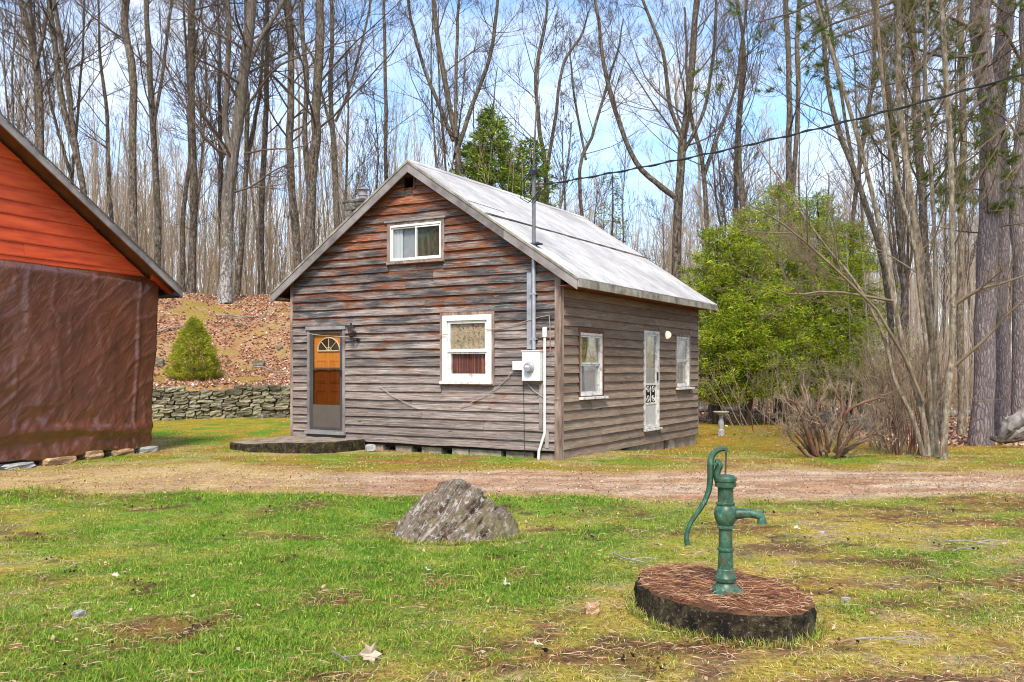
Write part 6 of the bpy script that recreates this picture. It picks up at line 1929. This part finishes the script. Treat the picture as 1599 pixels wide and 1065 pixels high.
ex_ = [([PT(1303, 706, Y_), PT(1312, 690, Y_ - .1), PT(1318, 655, Y_ - .2), PT(1325, 640, Y_ - .3), PT(1345, 630, Y_ - .3), PT(1375, 621, Y_ - .4)], .048),
       ([PT(1272, 708, Y_), PT(1262, 680, Y_ - .1), PT(1254, 655, Y_ - .2), PT(1244, 632, Y_ - .3), PT(1228, 622, Y_ - .3)], .055),
       ([PT(1290, 706, Y_), PT(1300, 670, Y_), PT(1318, 640, Y_ + .1), PT(1306, 615, Y_ + .2), PT(1298, 600, Y_ + .3)], .04),
       ([PT(1283, 706, Y_), PT(1275, 665, Y_ + .1), PT(1262, 635, Y_ + .1), PT(1250, 600, Y_ + .2)], .045),
       ([PT(1306, 708, Y_), PT(1326, 697, Y_ - .2), PT(1350, 688, Y_ - .3), PT(1374, 684, Y_ - .4)], .022),
       ([PT(1264, 700, Y_), PT(1250, 680, Y_ - .4), PT(1235, 668, Y_ - .6), PT(1215, 670, Y_ - .8)], .018),
       ([PT(1294, 706, Y_), PT(1287, 670, Y_ - .2), PT(1276, 645, Y_ - .2), PT(1282, 600, Y_ - .3)], .035)]
shrub('twiggy_shrub', 'sprawling bare shrub with thick red brown stems at the lawn edge', sb, 13, .85, 1.1, 81, .048, extra=ex_, ks=(6, 5, 4))
for k, (px, Y_, h_, lb_) in enumerate(((1412, 17.6, 2.4, 'dense clump of thin straight brown suckers left of the grey clump'), (1390, 19.5, 2.6, 'thin tan suckers behind the brown sucker clump'))):
    shrub('sucker_clump', lb_, at_ground(px, Y_), 40, .22, h_, 83 + k, .013, 'twig_red' if k == 0 else 'twig_tan', 'twig_tan', up=.8, ks=(3, 3, 2), maxr=.42, group='sucker clumps beside the grey clump')
for k, (px, Y_, h_, lb_) in enumerate(((1190, 26.5, 2.2, 'grey tangle of twigs in front of the cedar trunks'), (1240, 25.0, 2.3, 'tangle of pale twigs behind the sprawling shrub'), (1345, 24.0, 2.8, 'tall pale brush behind the sucker clumps'), (1300, 28, 2.6, 'far twiggy bush under the right cedar'))):
    shrub('brush', lb_, at_ground(px, Y_), 12, .7, h_, 90 + k, .016, 'twig_tan', 'twig_tan', ks=(4, 3, 3), maxr=.9, group='leafless brush by the cedars')
# understorey bushes of the wood on the right
for k in range(16):
    Y_ = [34, 38, 30, 42, 36, 46, 33, 40, 29, 37, 44, 32, 48, 35, 39, 31][k]; px = [1100, 1150, 1440, 1400, 1500, 1560, 1590, 1620, 1520, 1260, 1340, 1660, 1200, 1480, 1450, 1575][k]
    shrub('undergrowth_bush', 'leafless tan undergrowth bush in the wood on the right', at_ground(px, Y_), 14, .8, 2.4, 110 + k, .015, 'twig_tan', 'twig_tan', ks=(4, 4, 2), maxr=.8, group='undergrowth bushes of the right hand wood')

# log and root by the pines
lg = at_ground(1590, 20.5)
mb = MB()
lp = smoothpts([PT(1560, 688, 20.6), PT(1574, 672, 20.4), PT(1590, 656, 20.3), PT(1625, 644, 20.2)], 6)
lr = [.05 + .10 * min(1, i / 7) + .035 * float(vn(i * .9, 3.1)) for i in range(len(lp))]
mb.tube(lp, lr, 14)
mb.v = [tuple(np.array(q) * 1.0 + (np.array([float(vn(q[0] * 9, q[1] * 9, q[2] * 4, s_)) for s_ in (1, 2, 3)]) - .5) * .09) for q in mb.v]
o = mb.build('fallen_log', M['grey_log'], None, smooth=True, autosmooth=25)
mb = MB(); mb.tube([PT(1572, 690, 20.3), PT(1590, 674, 20.1), PT(1612, 664, 20.0)], [.03, .06, .05], 7)
tag(mb.build('broken_wood', M['grey_log'], None), 'splintered grey piece of wood below the grey broken log', 'wood'); tag(o, 'grey broken log lying right of the big pine trunk', 'log')
mb = MB()
for k, a in enumerate(((1562, 690, 1590, 672, 1640, 655), (1568, 690, 1600, 685, 1640, 690), (1548, 684, 1562, 690, 1585, 688))):
    mb.tube([PT(a[0], a[1], 20.4), PT(a[2], a[3], 20.1), PT(a[4], a[5], 19.9)], [.05, .045, .03], 7)
tag(mb.build('dead_branches', M['bark_dark'], None, smooth=True), 'dark dead branches at the foot of the grey log', 'branch')
for k, (px, py, Y_, L_, az, lb_) in enumerate(((1520, 640, 33, 3.5, .2, 'pale fallen log in the leaf litter behind the big pine'), (1590, 634, 36, 4.5, -.15, 'far grey log lying flat beside the third pine'), (1110, 628, 36, 4, .05, 'fallen trunk lying left of the cedar trunks'))):
    b = at_ground(px, Y_)
    mb = MB(); mb.tube([(b[0] - L_ / 2 * math.cos(az), b[1] - L_ / 2 * math.sin(az), b[2] + .25), (b[0], b[1], b[2] + .3), (b[0] + L_ / 2 * math.cos(az), b[1] + L_ / 2 * math.sin(az), b[2] + .2)], [.13, .12, .08], 9)
    tag(mb.build('fallen_log', M['grey_log'], None, smooth=True), lb_, 'log')
# dark low rock behind the shrub
for k, (px, Y_, s_, lb_) in enumerate(((1290, 27, (.9, .6, .75), 'dark low rock half hidden behind the sprawling shrub'), (1352, 27, (1.1, .6, .6), 'dark rock between the shrub and the sucker clump'))):
    b = at_ground(px, Y_)
    o = stone_thing('dark_rock', 'chimney_stone', (b[0], b[1], b[2] + s_[2] * .35), s_, .4, lb_, 'rock', k)

# ------------------------------------------------------------------ background wood: single trees sharing eight meshes
protos = []
for k in range(8):
    rg = np.random.RandomState(200 + k)
    H = rg.uniform(14, 19)
    nstem = 1 if k % 3 else 2
    st = []
    lean = rg.uniform(-.05, .05, 2)
    p = [np.array([lean[0] * h + .25 * math.sin(h * .4 + k), lean[1] * h, h]) for h in np.linspace(0, H, 7)]
    st.append((p, rg.uniform(.075, .135), .025))
    if nstem == 2:
        h0 = H * .3
        q = p[2]
        st.append(([q, q + np.array([.5, .1, 1.5]), q + np.array([1.1, .2, 4]), q + np.array([1.6, .2, 8])], .10, .03))
    nodes, radii, (tv, tf) = stems_mesh(st, np.zeros(3), 300 + k, 8, .3, 16)
    (cv_, cf), _, _ = crown_from(nodes, radii, rg, k1=17 // nstem + 4, t0=.30, ang=.6, ratio=.27, up=.8, lv=3, ks=(6, 6), maxlen=5, rmin=.009, sides=(4, 3, 3))
    protos.append((mesh_np('trunk', tv, tf, M['bark_far'], True), mesh_np('crown', cv_, cf, M['twig_far'], True), mesh_np('trunk', tv, tf, M['bark_maple'], True), mesh_np('crown', cv_, cf, M['twig'], True)))
rgb = np.random.RandomState(4242)
cnt = 0
placed = []
tries = 0
while cnt < 185 and tries < 9000:
    tries += 1
    Y_ = 37 + 75 * rgb.uniform() ** 1.25
    px = rgb.uniform(-160, 1760)
    if 300 < px < 330 and Y_ < 45: continue
    if 500 < px < 1050 and rgb.uniform() < .35: continue
    if px > 1380 and Y_ < 40: continue
    x = (px - CXP) * Y_ / FPX
    if any((x - a) ** 2 + (Y_ - b_) ** 2 < 1.3 ** 2 for a, b_ in placed): continue
    placed.append((x, Y_))
    k = rgb.randint(0, 8)
    s = rgb.uniform(.72, 1.12)
    if 560 < px < 1050: s *= .78
    e = empty('bare_tree', (x, Y_, gzf(x, Y_) - .1), rgb.uniform(0, 6.28))
    e.scale = (s * rgb.uniform(.8, 1.15),) * 2 + (s,)
    reg = ('behind the barn roof' if px < 290 else 'above the leafy bank' if px < 520 else 'behind the cottage roof' if px < 1060 else 'behind the cedars' if px < 1370 else 'behind the large pines')
    dp = ('nearer' if Y_ < 52 else 'farther' if Y_ < 78 else 'farthest')
    tag(e, '%s row of bare grey trees %s' % (dp, reg) if False else 'bare grey tree standing in the wood %s, one of the %s ones' % (reg, dp), 'tree', '%s bare trees %s' % (dp, reg))
    far_ = Y_ > 52
    for nm, me in (('trunk', protos[k][0 if far_ else 2]), ('crown', protos[k][1 if far_ else 3])):
        link(nm, me, e)
    cnt += 1

def thicket(name, label, n, Y0, Y1, h0, h1, r, seed, mat, pxr=(-250, 1850), twigs=5, hill=None):
    rg = np.random.RandomState(seed)
    Yv = Y0 + (Y1 - Y0) * rg.uniform(size=n); px = rg.uniform(*pxr, n)
    x = (px - CXP) * Yv / FPX
    keep = ~((np.abs(x - 1.5) < 4.5) & (Yv < 27))
    x, Yv = x[keep], Yv[keep]; n = len(x)
    z = gz(x, Yv)
    h = rg.uniform(h0, h1, n) * (.6 + .8 * fbm(x * .15, Yv * .15, 0, 44, 2))
    ln = rg.normal(size=(n, 2)) * .07
    N_ = np.stack([np.stack([x + ln[:, 0] * h * t * (1 + t * .5), Yv + ln[:, 1] * h * t, z - .05 + h * t], -1) for t in (0, .35, .7, 1.0)], 1)
    N_[:, 1:3, :2] += rg.normal(size=(n, 2, 2)) * .05
    rs = r * rg.uniform(.4, 1.4, n)[:, None] * np.array([1, .8, .55, .25])[None]
    parts = [tubes(N_, rs, 3)]
    a, ra = branch_out(N_, rs, twigs, .25, 1, .6, .30, 2, .5, .1, .5, rg, r * .22, lenfall=.5)
    parts.append(tubes(a, ra, 3))
    v, f = merge(parts)
    return tag(link(name, mesh_np(name, v, f, M[mat], True)), label, 'thicket', kind='stuff')
thicket('sapling_thicket', 'thin tan saplings between the trunks above the bank', 1900, 37, 70, 2.5, 9, .028, 1, 'twig_tan', (-250, 1250))
thicket('sapling_woods', 'thin grey saplings filling the wood on the right', 900, 30, 60, 2.0, 7, .022, 2, 'twig_far', (1060, 1850))
thicket('far_woods', 'far grey brown mass of trees behind everything', 3000, 76, 140, 10, 19, .06, 3, 'twig_far', (-300, 1900), twigs=6)

# ------------------------------------------------------------------ leaves, grass, litter
def leaf_quads(x, y, z, size, cols, rg, tilt=.45, nrm=None):
    n = len(x)
    a = rg.uniform(0, 2 * np.pi, n)
    up = unit(np.stack([rg.normal(size=n) * tilt, rg.normal(size=n) * tilt, np.ones(n)], -1))
    u = unit(np.cross(up, np.stack([np.cos(a), np.sin(a), np.zeros(n)], -1))); v_ = np.cross(up, u)
    s = (size * rg.uniform(.55, 1.35, n))[:, None]
    c = np.stack([x, y, z], -1)
    curl = up * s * rg.uniform(-.15, .35, (n, 1))
    V = np.stack([c - u * s * .5 + curl, c - v_ * s * .32, c + u * s * .5 + curl, c + v_ * s * .32], 1).reshape(-1, 3)
    # folded along the midrib: two triangles
    b = np.arange(n)[:, None] * 4
    Fs = np.concatenate([b + np.array([[0, 1, 3]]), b + np.array([[1, 2, 3]])])
    cc = np.array(cols)[rg.randint(0, len(cols), n)] * rg.uniform(.7, 1.25, (n, 1))
    return V, Fs, np.repeat(cc, 4, 0)
LC = [(.55, .32, .23), (.48, .25, .17), (.62, .42, .30), (.36, .18, .11), (.68, .54, .42), (.44, .25, .19), (.24, .11, .07)]
rg = np.random.RandomState(500)
n = 56000
x = rg.uniform(-22, 2.5, n); d = rg.uniform(.5, 1, n) ** 1 * 0 + rg.uniform(.35, 14, n)
u = (x - SW0[0]) / SWD[0]
y = SW0[1] + (x - SW0[0]) * SWD[1] / SWD[0] + d / SWN[1]
moss = fbm(x * 1.3, y * 1.3, 0, 66, 5)
k = (rg.uniform(size=n) > np.maximum(sst(.58, .67, moss), sst(.60, .72, fbm(x * 1.1, y * 1.6, 0, 68, 5)) * .7) * .92) & (rg.uniform(size=n) > sst(9.5, 12.5, d) * .5)
x, y = x[k], y[k]
V, Fs, c = leaf_quads(x, y, gz(x, y) + .03, .10, LC, rg)
tag(link('leaf_litter', mesh_np('leaf_litter', V, Fs, M['leaf'], False, c)), 'pinkish brown fallen leaves covering the bank', 'leaf litter', kind='stuff')
n = 26000
y = rg.uniform(20, 46, n); x = (rg.uniform(1050, 1750, n) - CXP) * y / FPX
w_ = np.maximum(sst(29, 34, y), sst(8.2, 9.4, x + (fbm(x * .55, y * .55, 0, 21, 5) - .5) * 2) * sst(20.5, 23, y))
k = rg.uniform(size=n) < w_ + .012
x, y = x[k], y[k]
V, Fs, c = leaf_quads(x, y, gz(x, y) + .03, .13, LC, rg)
tag(link('woodland_leaves', mesh_np('woodland_leaves', V, Fs, M['leaf'], False, c)), 'fallen leaves on the floor of the wood at the right', 'leaf litter', kind='stuff')

def blocked(x, y):
    lx = (x - Cx) * .864 - (y - Cy) * .503; ly = (x - Cx) * .503 + (y - Cy) * .864
    h = (lx > -WL - .05) & (lx < .03) & (ly > -.03) & (ly < WD)
    bx = (x - BX) * .389 + (y - BY) * .921; by_ = -(x - BX) * .921 + (y - BY) * .389
    bn = (bx > -BW) & (bx < .1) & (by_ > -.05)
    sl = np.zeros_like(h)
    px_s = np.array([q[0] for q in outline]); py_s = np.array([q[1] for q in outline])
    j = len(outline) - 1
    for i in range(len(outline)):
        cnd = ((py_s[i] > y) != (py_s[j] > y)) & (x < (px_s[j] - px_s[i]) * (y - py_s[i]) / (py_s[j] - py_s[i] + 1e-9) + px_s[i])
        sl = sl ^ cnd; j = i
    w = in_well(x, y, 1.02)
    bo = (np.hypot((x - bc[0]) / .52, (y - bc[1]) / .40) < .9)
    return h | bn | sl | w | bo

def blades(n, Y0, Y1, seed, hmul, wmul, tuft=8, xspread=.60):
    rg = np.random.RandomState(seed)
    nt_ = n // tuft
    e_ = -.9
    Yv = ((Y0 ** (e_ + 1)) + rg.uniform(size=nt_) * (Y1 ** (e_ + 1) - Y0 ** (e_ + 1))) ** (1 / (e_ + 1))
    Xv = rg.uniform(-1, 1, nt_) * (Yv * xspread + .8)
    Z = zones(Xv, Yv)
    dens = .30 + .70 * Z['green'] + .20 * Z['far']
    dens = dens * (1 - .9 * Z['road']) * (1 - .75 * Z['brown']) * (1 - .25 * Z['straw'])
    dens = dens * (1 - .8 * sst(.71, .77, fbm(Xv * 2.6, Yv * 3.4, 0, 77, 4)) * Z['near'])
    k = rg.uniform(size=nt_) < dens
    Xv, Yv = Xv[k], Yv[k]; gr = Z['green'][k]; strw = Z['straw'][k]; farz = Z['far'][k]; n2_ = Z['n2'][k]
    m = len(Xv)
    tone = rg.uniform(.75, 1.25, m); kind = rg.uniform(size=m)
    I = np.repeat(np.arange(m), tuft)
    N = len(I)
    sp = .035 * wmul
    x = Xv[I] + rg.normal(size=N) * sp; y = Yv[I] + rg.normal(size=N) * sp
    g = gr[I]
    isg = rg.uniform(size=N) < np.clip(.10 + .80 * g + .10 * farz[I] * (n2_[I] > .5), 0, 1) * (1 - .9 * strw[I])
    hgt_ = (.017 + .020 * rg.uniform(size=N) + .022 * g * isg * (.4 + fbm(x * 1.3, y * 1.3, 0, 7, 2))) * hmul
    hgt_ = hgt_ * np.where(kind[I] < .04, 1.9, 1.0)
    ok = ~blocked(x, y)
    x, y, isg, hgt_, I = x[ok], y[ok], isg[ok], hgt_[ok], I[ok]; N = len(x)
    z = gz(x, y) - .006 + (fbm(x * 4, y * 4, 0, 5, 3) - .5) * .035 * sst(22, 15, y)
    a = rg.uniform(0, 2 * np.pi, N); lean = rg.uniform(.25, 1.2, N) * np.where(isg, 1, 1.6)
    w = .0052 * wmul * rg.uniform(.6, 1.4, N)
    dr = np.stack([np.cos(a), np.sin(a), np.zeros(N)], -1); sd = np.stack([-np.sin(a), np.cos(a), np.zeros(N)], -1) * w[:, None] * .5
    b0 = np.stack([x, y, z], -1)
    mid = b0 + dr * (hgt_ * lean * .22)[:, None] + np.array([0, 0, 1]) * (hgt_ * .45)[:, None]
    tip = b0 + dr * (hgt_ * lean)[:, None] + np.array([0, 0, 1]) * (hgt_ * (1.05 - .35 * np.minimum(lean, 1)))[:, None]
    V = np.stack([b0, mid - sd, tip, mid + sd], 1).reshape(-1, 3)
    b = np.arange(N)[:, None] * 4
    gc = np.array([(.17, .29, .028), (.23, .35, .035), (.14, .25, .022), (.34, .40, .05)])[rg.randint(0, 4, N)]
    yc = np.array([(.44, .42, .06), (.58, .46, .16), (.40, .36, .06), (.64, .52, .26), (.34, .20, .08)])[rg.randint(0, 5, N)]
    c = np.where(isg[:, None], gc, yc) * tone[I][:, None] * rg.uniform(.8, 1.2, (N, 1))
    return V, b + np.array([[0, 1, 2, 3]]), np.repeat(c, 4, 0)
V1, F1, c1 = blades(280000, 4.1, 11.2, 900, 1.0, 1.0)
tag(link('lawn_grass', mesh_np('lawn_grass', V1, F1, M['grass'], False, c1)), 'short green and straw coloured grass of the near lawn', 'grass', kind='stuff')
V1, F1, c1 = blades(140000, 10.8, 30, 901, 1.25, 2.1)
tag(link('far_grass', mesh_np('far_grass', V1, F1, M['grass'], False, c1)), 'mossy yellow green grass between the drive and the buildings', 'grass', kind='stuff')

# needles, twigs and small leaves lying in the lawn
rg = np.random.RandomState(901)
n = 26000
Yv = (4.2 ** .1 + rg.uniform(size=n) * (14 ** .1 - 4.2 ** .1)) ** 10; Xv = rg.uniform(-1, 1, n) * (Yv * .6 + .6)
Z = zones(Xv, Yv)
k = (rg.uniform(size=n) < .12 + .9 * Z['brown'] + .15 * (Xv > .6)) & ~blocked(Xv, Yv)
Xv, Yv = Xv[k], Yv[k]
V, Fs, c = strands(len(Xv), Xv, Yv, 0, .10, .005, .012, 55, [(.28, .11, .06), (.18, .07, .04), (.42, .24, .13), (.55, .4, .25)], .3, gz)
tag(link('fallen_needles', mesh_np('fallen_needles', V, Fs, M['leaf'], False, c)), 'brown pine needles lying in patches on the lawn', 'pine needles', kind='stuff')
n = 1300
Yv = rg.uniform(4.2, 15, n); Xv = rg.uniform(-1, 1, n) * (Yv * .6 + .6)
k = ~blocked(Xv, Yv); Xv, Yv = Xv[k], Yv[k]
V, Fs, c = leaf_quads(Xv, Yv, gz(Xv, Yv) + .028, .035, [(.40, .25, .15), (.48, .38, .26), (.25, .13, .07), (.13, .07, .04), (.42, .28, .17)], rg, .6)
tag(link('lawn_leaves', mesh_np('lawn_leaves', V, Fs, M['leaf'], False, c)), 'small dead leaves sprinkled over the lawn and drive', 'leaf litter', kind='stuff')
# soil crumbs on the bare scrapes
n = 14000
Yv = rg.uniform(4.2, 11, n); Xv = rg.uniform(-1, 1, n) * (Yv * .6 + .4)
sm_ = fbm(Xv * 2.6, Yv * 3.4, 0, 77, 4)
k = (rg.uniform(size=n) < sst(.70, .77, sm_) * .6) & ~blocked(Xv, Yv) & (zones(Xv, Yv)['near'] > .8)
Xv, Yv = Xv[k], Yv[k]
V, Fs, c = leaf_quads(Xv, Yv, gz(Xv, Yv) + .012 + rg.uniform(0, .03, len(Xv)), .035, [(.07, .04, .025), (.11, .06, .035), (.04, .025, .018)], rg, 1.2)
tag(link('loose_soil', mesh_np('loose_soil', V, Fs, M['leaf'], False, c)), 'dark crumbs of soil in the bare scrapes of the lawn', 'soil', kind='stuff')
# gravel of the drive
n = 8000
Xv = rg.uniform(-5, 11, n); Yv = road_center(Xv) + rg.uniform(-1.7, 1.7, n)
Z = zones(Xv, Yv); k = rg.uniform(size=n) < Z['road'] * (.35 + .9 * (Z['n2'] > .5)); Xv, Yv = Xv[k], Yv[k]
V, Fs, c = leaf_quads(Xv, Yv, gz(Xv, Yv) + .008, .028, [(.48, .34, .24), (.40, .26, .18), (.56, .44, .34), (.30, .17, .10), (.40, .2, .11)], rg, .8)
tag(link('drive_gravel', mesh_np('drive_gravel', V, Fs, M['leaf'], False, c)), 'pinkish gravel and needles scattered on the drive', 'gravel', kind='stuff')

# single stones, leaves and sticks on the lawn
def gp(px, py):
    Y = HCAM * FPX / (py - HOR); return ((px - CXP) * Y / FPX, Y)
for k, (px, py, s_, mt, lb_) in enumerate(((925, 957, (.105, .09, .075), 'tan_stone', 'round tan stone on the lawn left of the well cover'), (123, 960, (.075, .06, .05), 'pale_stone', 'small white stone beside a bare scrape on the left lawn'),
        (1283, 838, (.05, .05, .03), 'pale_stone', 'tiny pale stone on the lawn right of the pump spout'), (1320, 938, (.06, .05, .035), 'pale_stone', 'small pale stone right of the well cover'))):
    x_, y_ = gp(px, py)
    stone_thing('lawn_stone', mt, (x_, y_, gzf(x_, y_) + s_[2] * .35), s_, k * 1.3, lb_, 'stone', k)
def big_leaf(px, py, size, colr, label, tilt, rz_, cup=.3):
    x_, y_ = gp(px, py)
    out_ = [(-.5, 0), (-.30, .22), (-.34, .42), (-.05, .30), (.10, .50), (.20, .22), (.52, .06), (.22, -.18), (.16, -.46), (-.08, -.28), (-.36, -.36), (-.28, -.16)]
    vs = [(0, 0, 0)] + [(a * size, b_ * size, cup * size * (abs(b_) * 1.2 + .25 * math.sin(i * 2.1))) for i, (a, b_) in enumerate(out_)]
    n_ = len(out_)
    fs = [(0, 1 + i, 1 + (i + 1) % n_) for i in range(n_)]
    m = simple('curled_leaf', colr, tuple(q * .7 for q in colr), 20., .7, .2)
    o = MB().add(vs, fs).build('fallen_leaf', m, None)
    o.location = (x_, y_, gzf(x_, y_) + .04); o.rotation_euler = (tilt, .2, rz_)
    sd = o.modifiers.new('t', 'SOLIDIFY'); sd.thickness = .002
    tag(o, label, 'leaf')
big_leaf(578, 1034, .12, (.58, .46, .34), 'large pale curled leaf standing in the grass at the bottom', 1.1, .3, .5)
big_leaf(790, 922, .07, (.62, .58, .55), 'small white crumpled leaf in the middle of the lawn', .5, 1.0, .6)
big_leaf(1026, 857, .09, (.62, .52, .42), 'pale leaf on the lawn between boulder and pump handle', .3, 2.2, .3)
big_leaf(1245, 836, .08, (.60, .50, .42), 'pale pink leaf on the lawn right of the pump spout', .3, .2, .3)
big_leaf(840, 1018, .07, (.60, .50, .36), 'flat tan leaf near the bottom centre of the lawn', .2, .9, .2)
big_leaf(181, 905, .06, (.66, .50, .40), 'small pinkish leaf in the green grass on the left', .4, .4, .3)
big_leaf(940, 695 + 60, .05, (.66, .55, .45), 'small pale leaf at the near edge of the drive', .3, .4, .3)
big_leaf(668, 897, .06, (.62, .58, .55), 'small grey white leaf below the boulder', .4, 1.4, .4)
def stick(label, pts, r):
    ps = []
    for px, py in pts:
        x_, y_ = gp(px, py); ps.append((x_, y_, gzf(x_, y_) + .035))
    main = smoothpts(ps, 4)
    mb = MB(); mb.tube(main, list(np.linspace(r, r * .4, len(main))), 6)
    q = Vector(main[len(main) // 2]); mb.tube([q, q + Vector((.10, -.06, .03)), q + Vector((.22, -.08, .02))], [r * .6, r * .5, r * .3], 5)
    tag(mb.build('fallen_stick', M['grey_log'], None, smooth=True), label, 'stick')
stick('thin dead branch lying on the lawn at the right', [(1478, 853), (1510, 853), (1540, 857), (1566, 861)], .009)
stick('short dark twig below the long dead branch', [(1488, 868), (1503, 864), (1520, 867)], .007)
stick('curved twig lying left of the well cover', [(958, 868), (975, 876), (995, 880), (1015, 886)], .008)
stick('thin pale twig on the lawn bottom left of centre', [(520, 1028), (535, 1037), (548, 1046)], .006)
stick('long thin twig lying right of the well cover', [(1335, 1006), (1370, 1004), (1400, 1008), (1440, 1014)], .006)

# rocks, sticks on the bank
def bank_pt(px, d):
    # point on the bank at picture column px, d metres behind the wall
    r_ = (px - CXP) / FPX
    y = (SW0[1] * SWN[1] + SW0[0] * SWN[0] + d) / (SWN[1] + r_ * SWN[0])
    return r_ * y, y
for k, (px, d_, s_, lb_) in enumerate(((405, 3.6, (.36, .3, .24), 'mossy grey rock on the bank right of the dwarf spruce'), (436, 5.0, (.24, .2, .16), 'small rock higher on the bank near the cottage corner'),
        (248, 3.4, (.4, .3, .28), 'dark rock on the bank between barn eave and dwarf spruce'), (372, 6.5, (.22, .2, .14), 'small pale rock below the large lichened maple'))):
    x_, y_ = bank_pt(px, d_)
    stone_thing('bank_rock', 'wall_stone', (x_, y_, gzf(x_, y_) + s_[2] * .25), s_, k * .9, lb_, 'rock', k + 2)
for k, (px, d_, L_, az_, lb_) in enumerate(((385, 7.5, 1.8, .4, 'thin dead branch lying on the bank below the maple'), (420, 2.6, 1.4, -.5, 'crooked stick in the leaves right of the dwarf spruce'), (275, 6.2, 1.6, .9, 'fallen branch in the leaves near the barn eave'))):
    x_, y_ = bank_pt(px, d_)
    pts = [(x_ + L_ * (t - .5) * math.cos(az_), y_ + L_ * (t - .5) * math.sin(az_), gzf(x_ + L_ * (t - .5) * math.cos(az_), y_ + L_ * (t - .5) * math.sin(az_)) + .10 + .05 * math.sin(t * 7)) for t in np.linspace(0, 1, 7)]
    tag(MB().tube(pts, [.03, .028, .026, .022, .018, .014, .01], 6).build('fallen_branch', M['grey_log'], None, smooth=True), lb_, 'branch')

# fringe of grass round the foot of the well cover and the boulder
rg = np.random.RandomState(777)
n = 3800
a = rg.uniform(0, 2 * np.pi, n); hf = n // 2
kx = rg.uniform(1.02, 1.14, n)
rw = well_r(a, 1.0) * kx
x = np.where(np.arange(n) < hf, WC[0] + np.cos(a) * rw, bc[0] + np.cos(a) * .60 * kx)
y = np.where(np.arange(n) < hf, WC[1] + np.sin(a) * rw, bc[1] + np.sin(a) * .47 * kx)
h = rg.uniform(.03, .075, n); b0 = np.stack([x, y, gz(x, y) - .01], -1)
th = rg.uniform(0, 2 * np.pi, n); dr = np.stack([np.cos(th), np.sin(th), 0 * th], -1); sd = np.stack([-np.sin(th), np.cos(th), 0 * th], -1) * .003
le = rg.uniform(.2, 1.0, n)[:, None]
V = np.stack([b0, b0 + dr * h[:, None] * le * .3 + np.array([0, 0, .5]) * h[:, None] - sd, b0 + dr * h[:, None] * le + np.array([0, 0, 1.]) * h[:, None], b0 + dr * h[:, None] * le * .3 + np.array([0, 0, .5]) * h[:, None] + sd], 1).reshape(-1, 3)
cc = np.array([(.17, .29, .028), (.34, .40, .05), (.44, .38, .08), (.50, .40, .18)])[rg.randint(0, 4, n)] * rg.uniform(.7, 1.2, (n, 1))
tag(link('fringe_grass', mesh_np('fringe_grass', V, np.arange(n * 4).reshape(-1, 4), M['grass'], False, np.repeat(cc, 4, 0))), 'longer grass round the foot of the well cover and boulder', 'grass', kind='stuff')
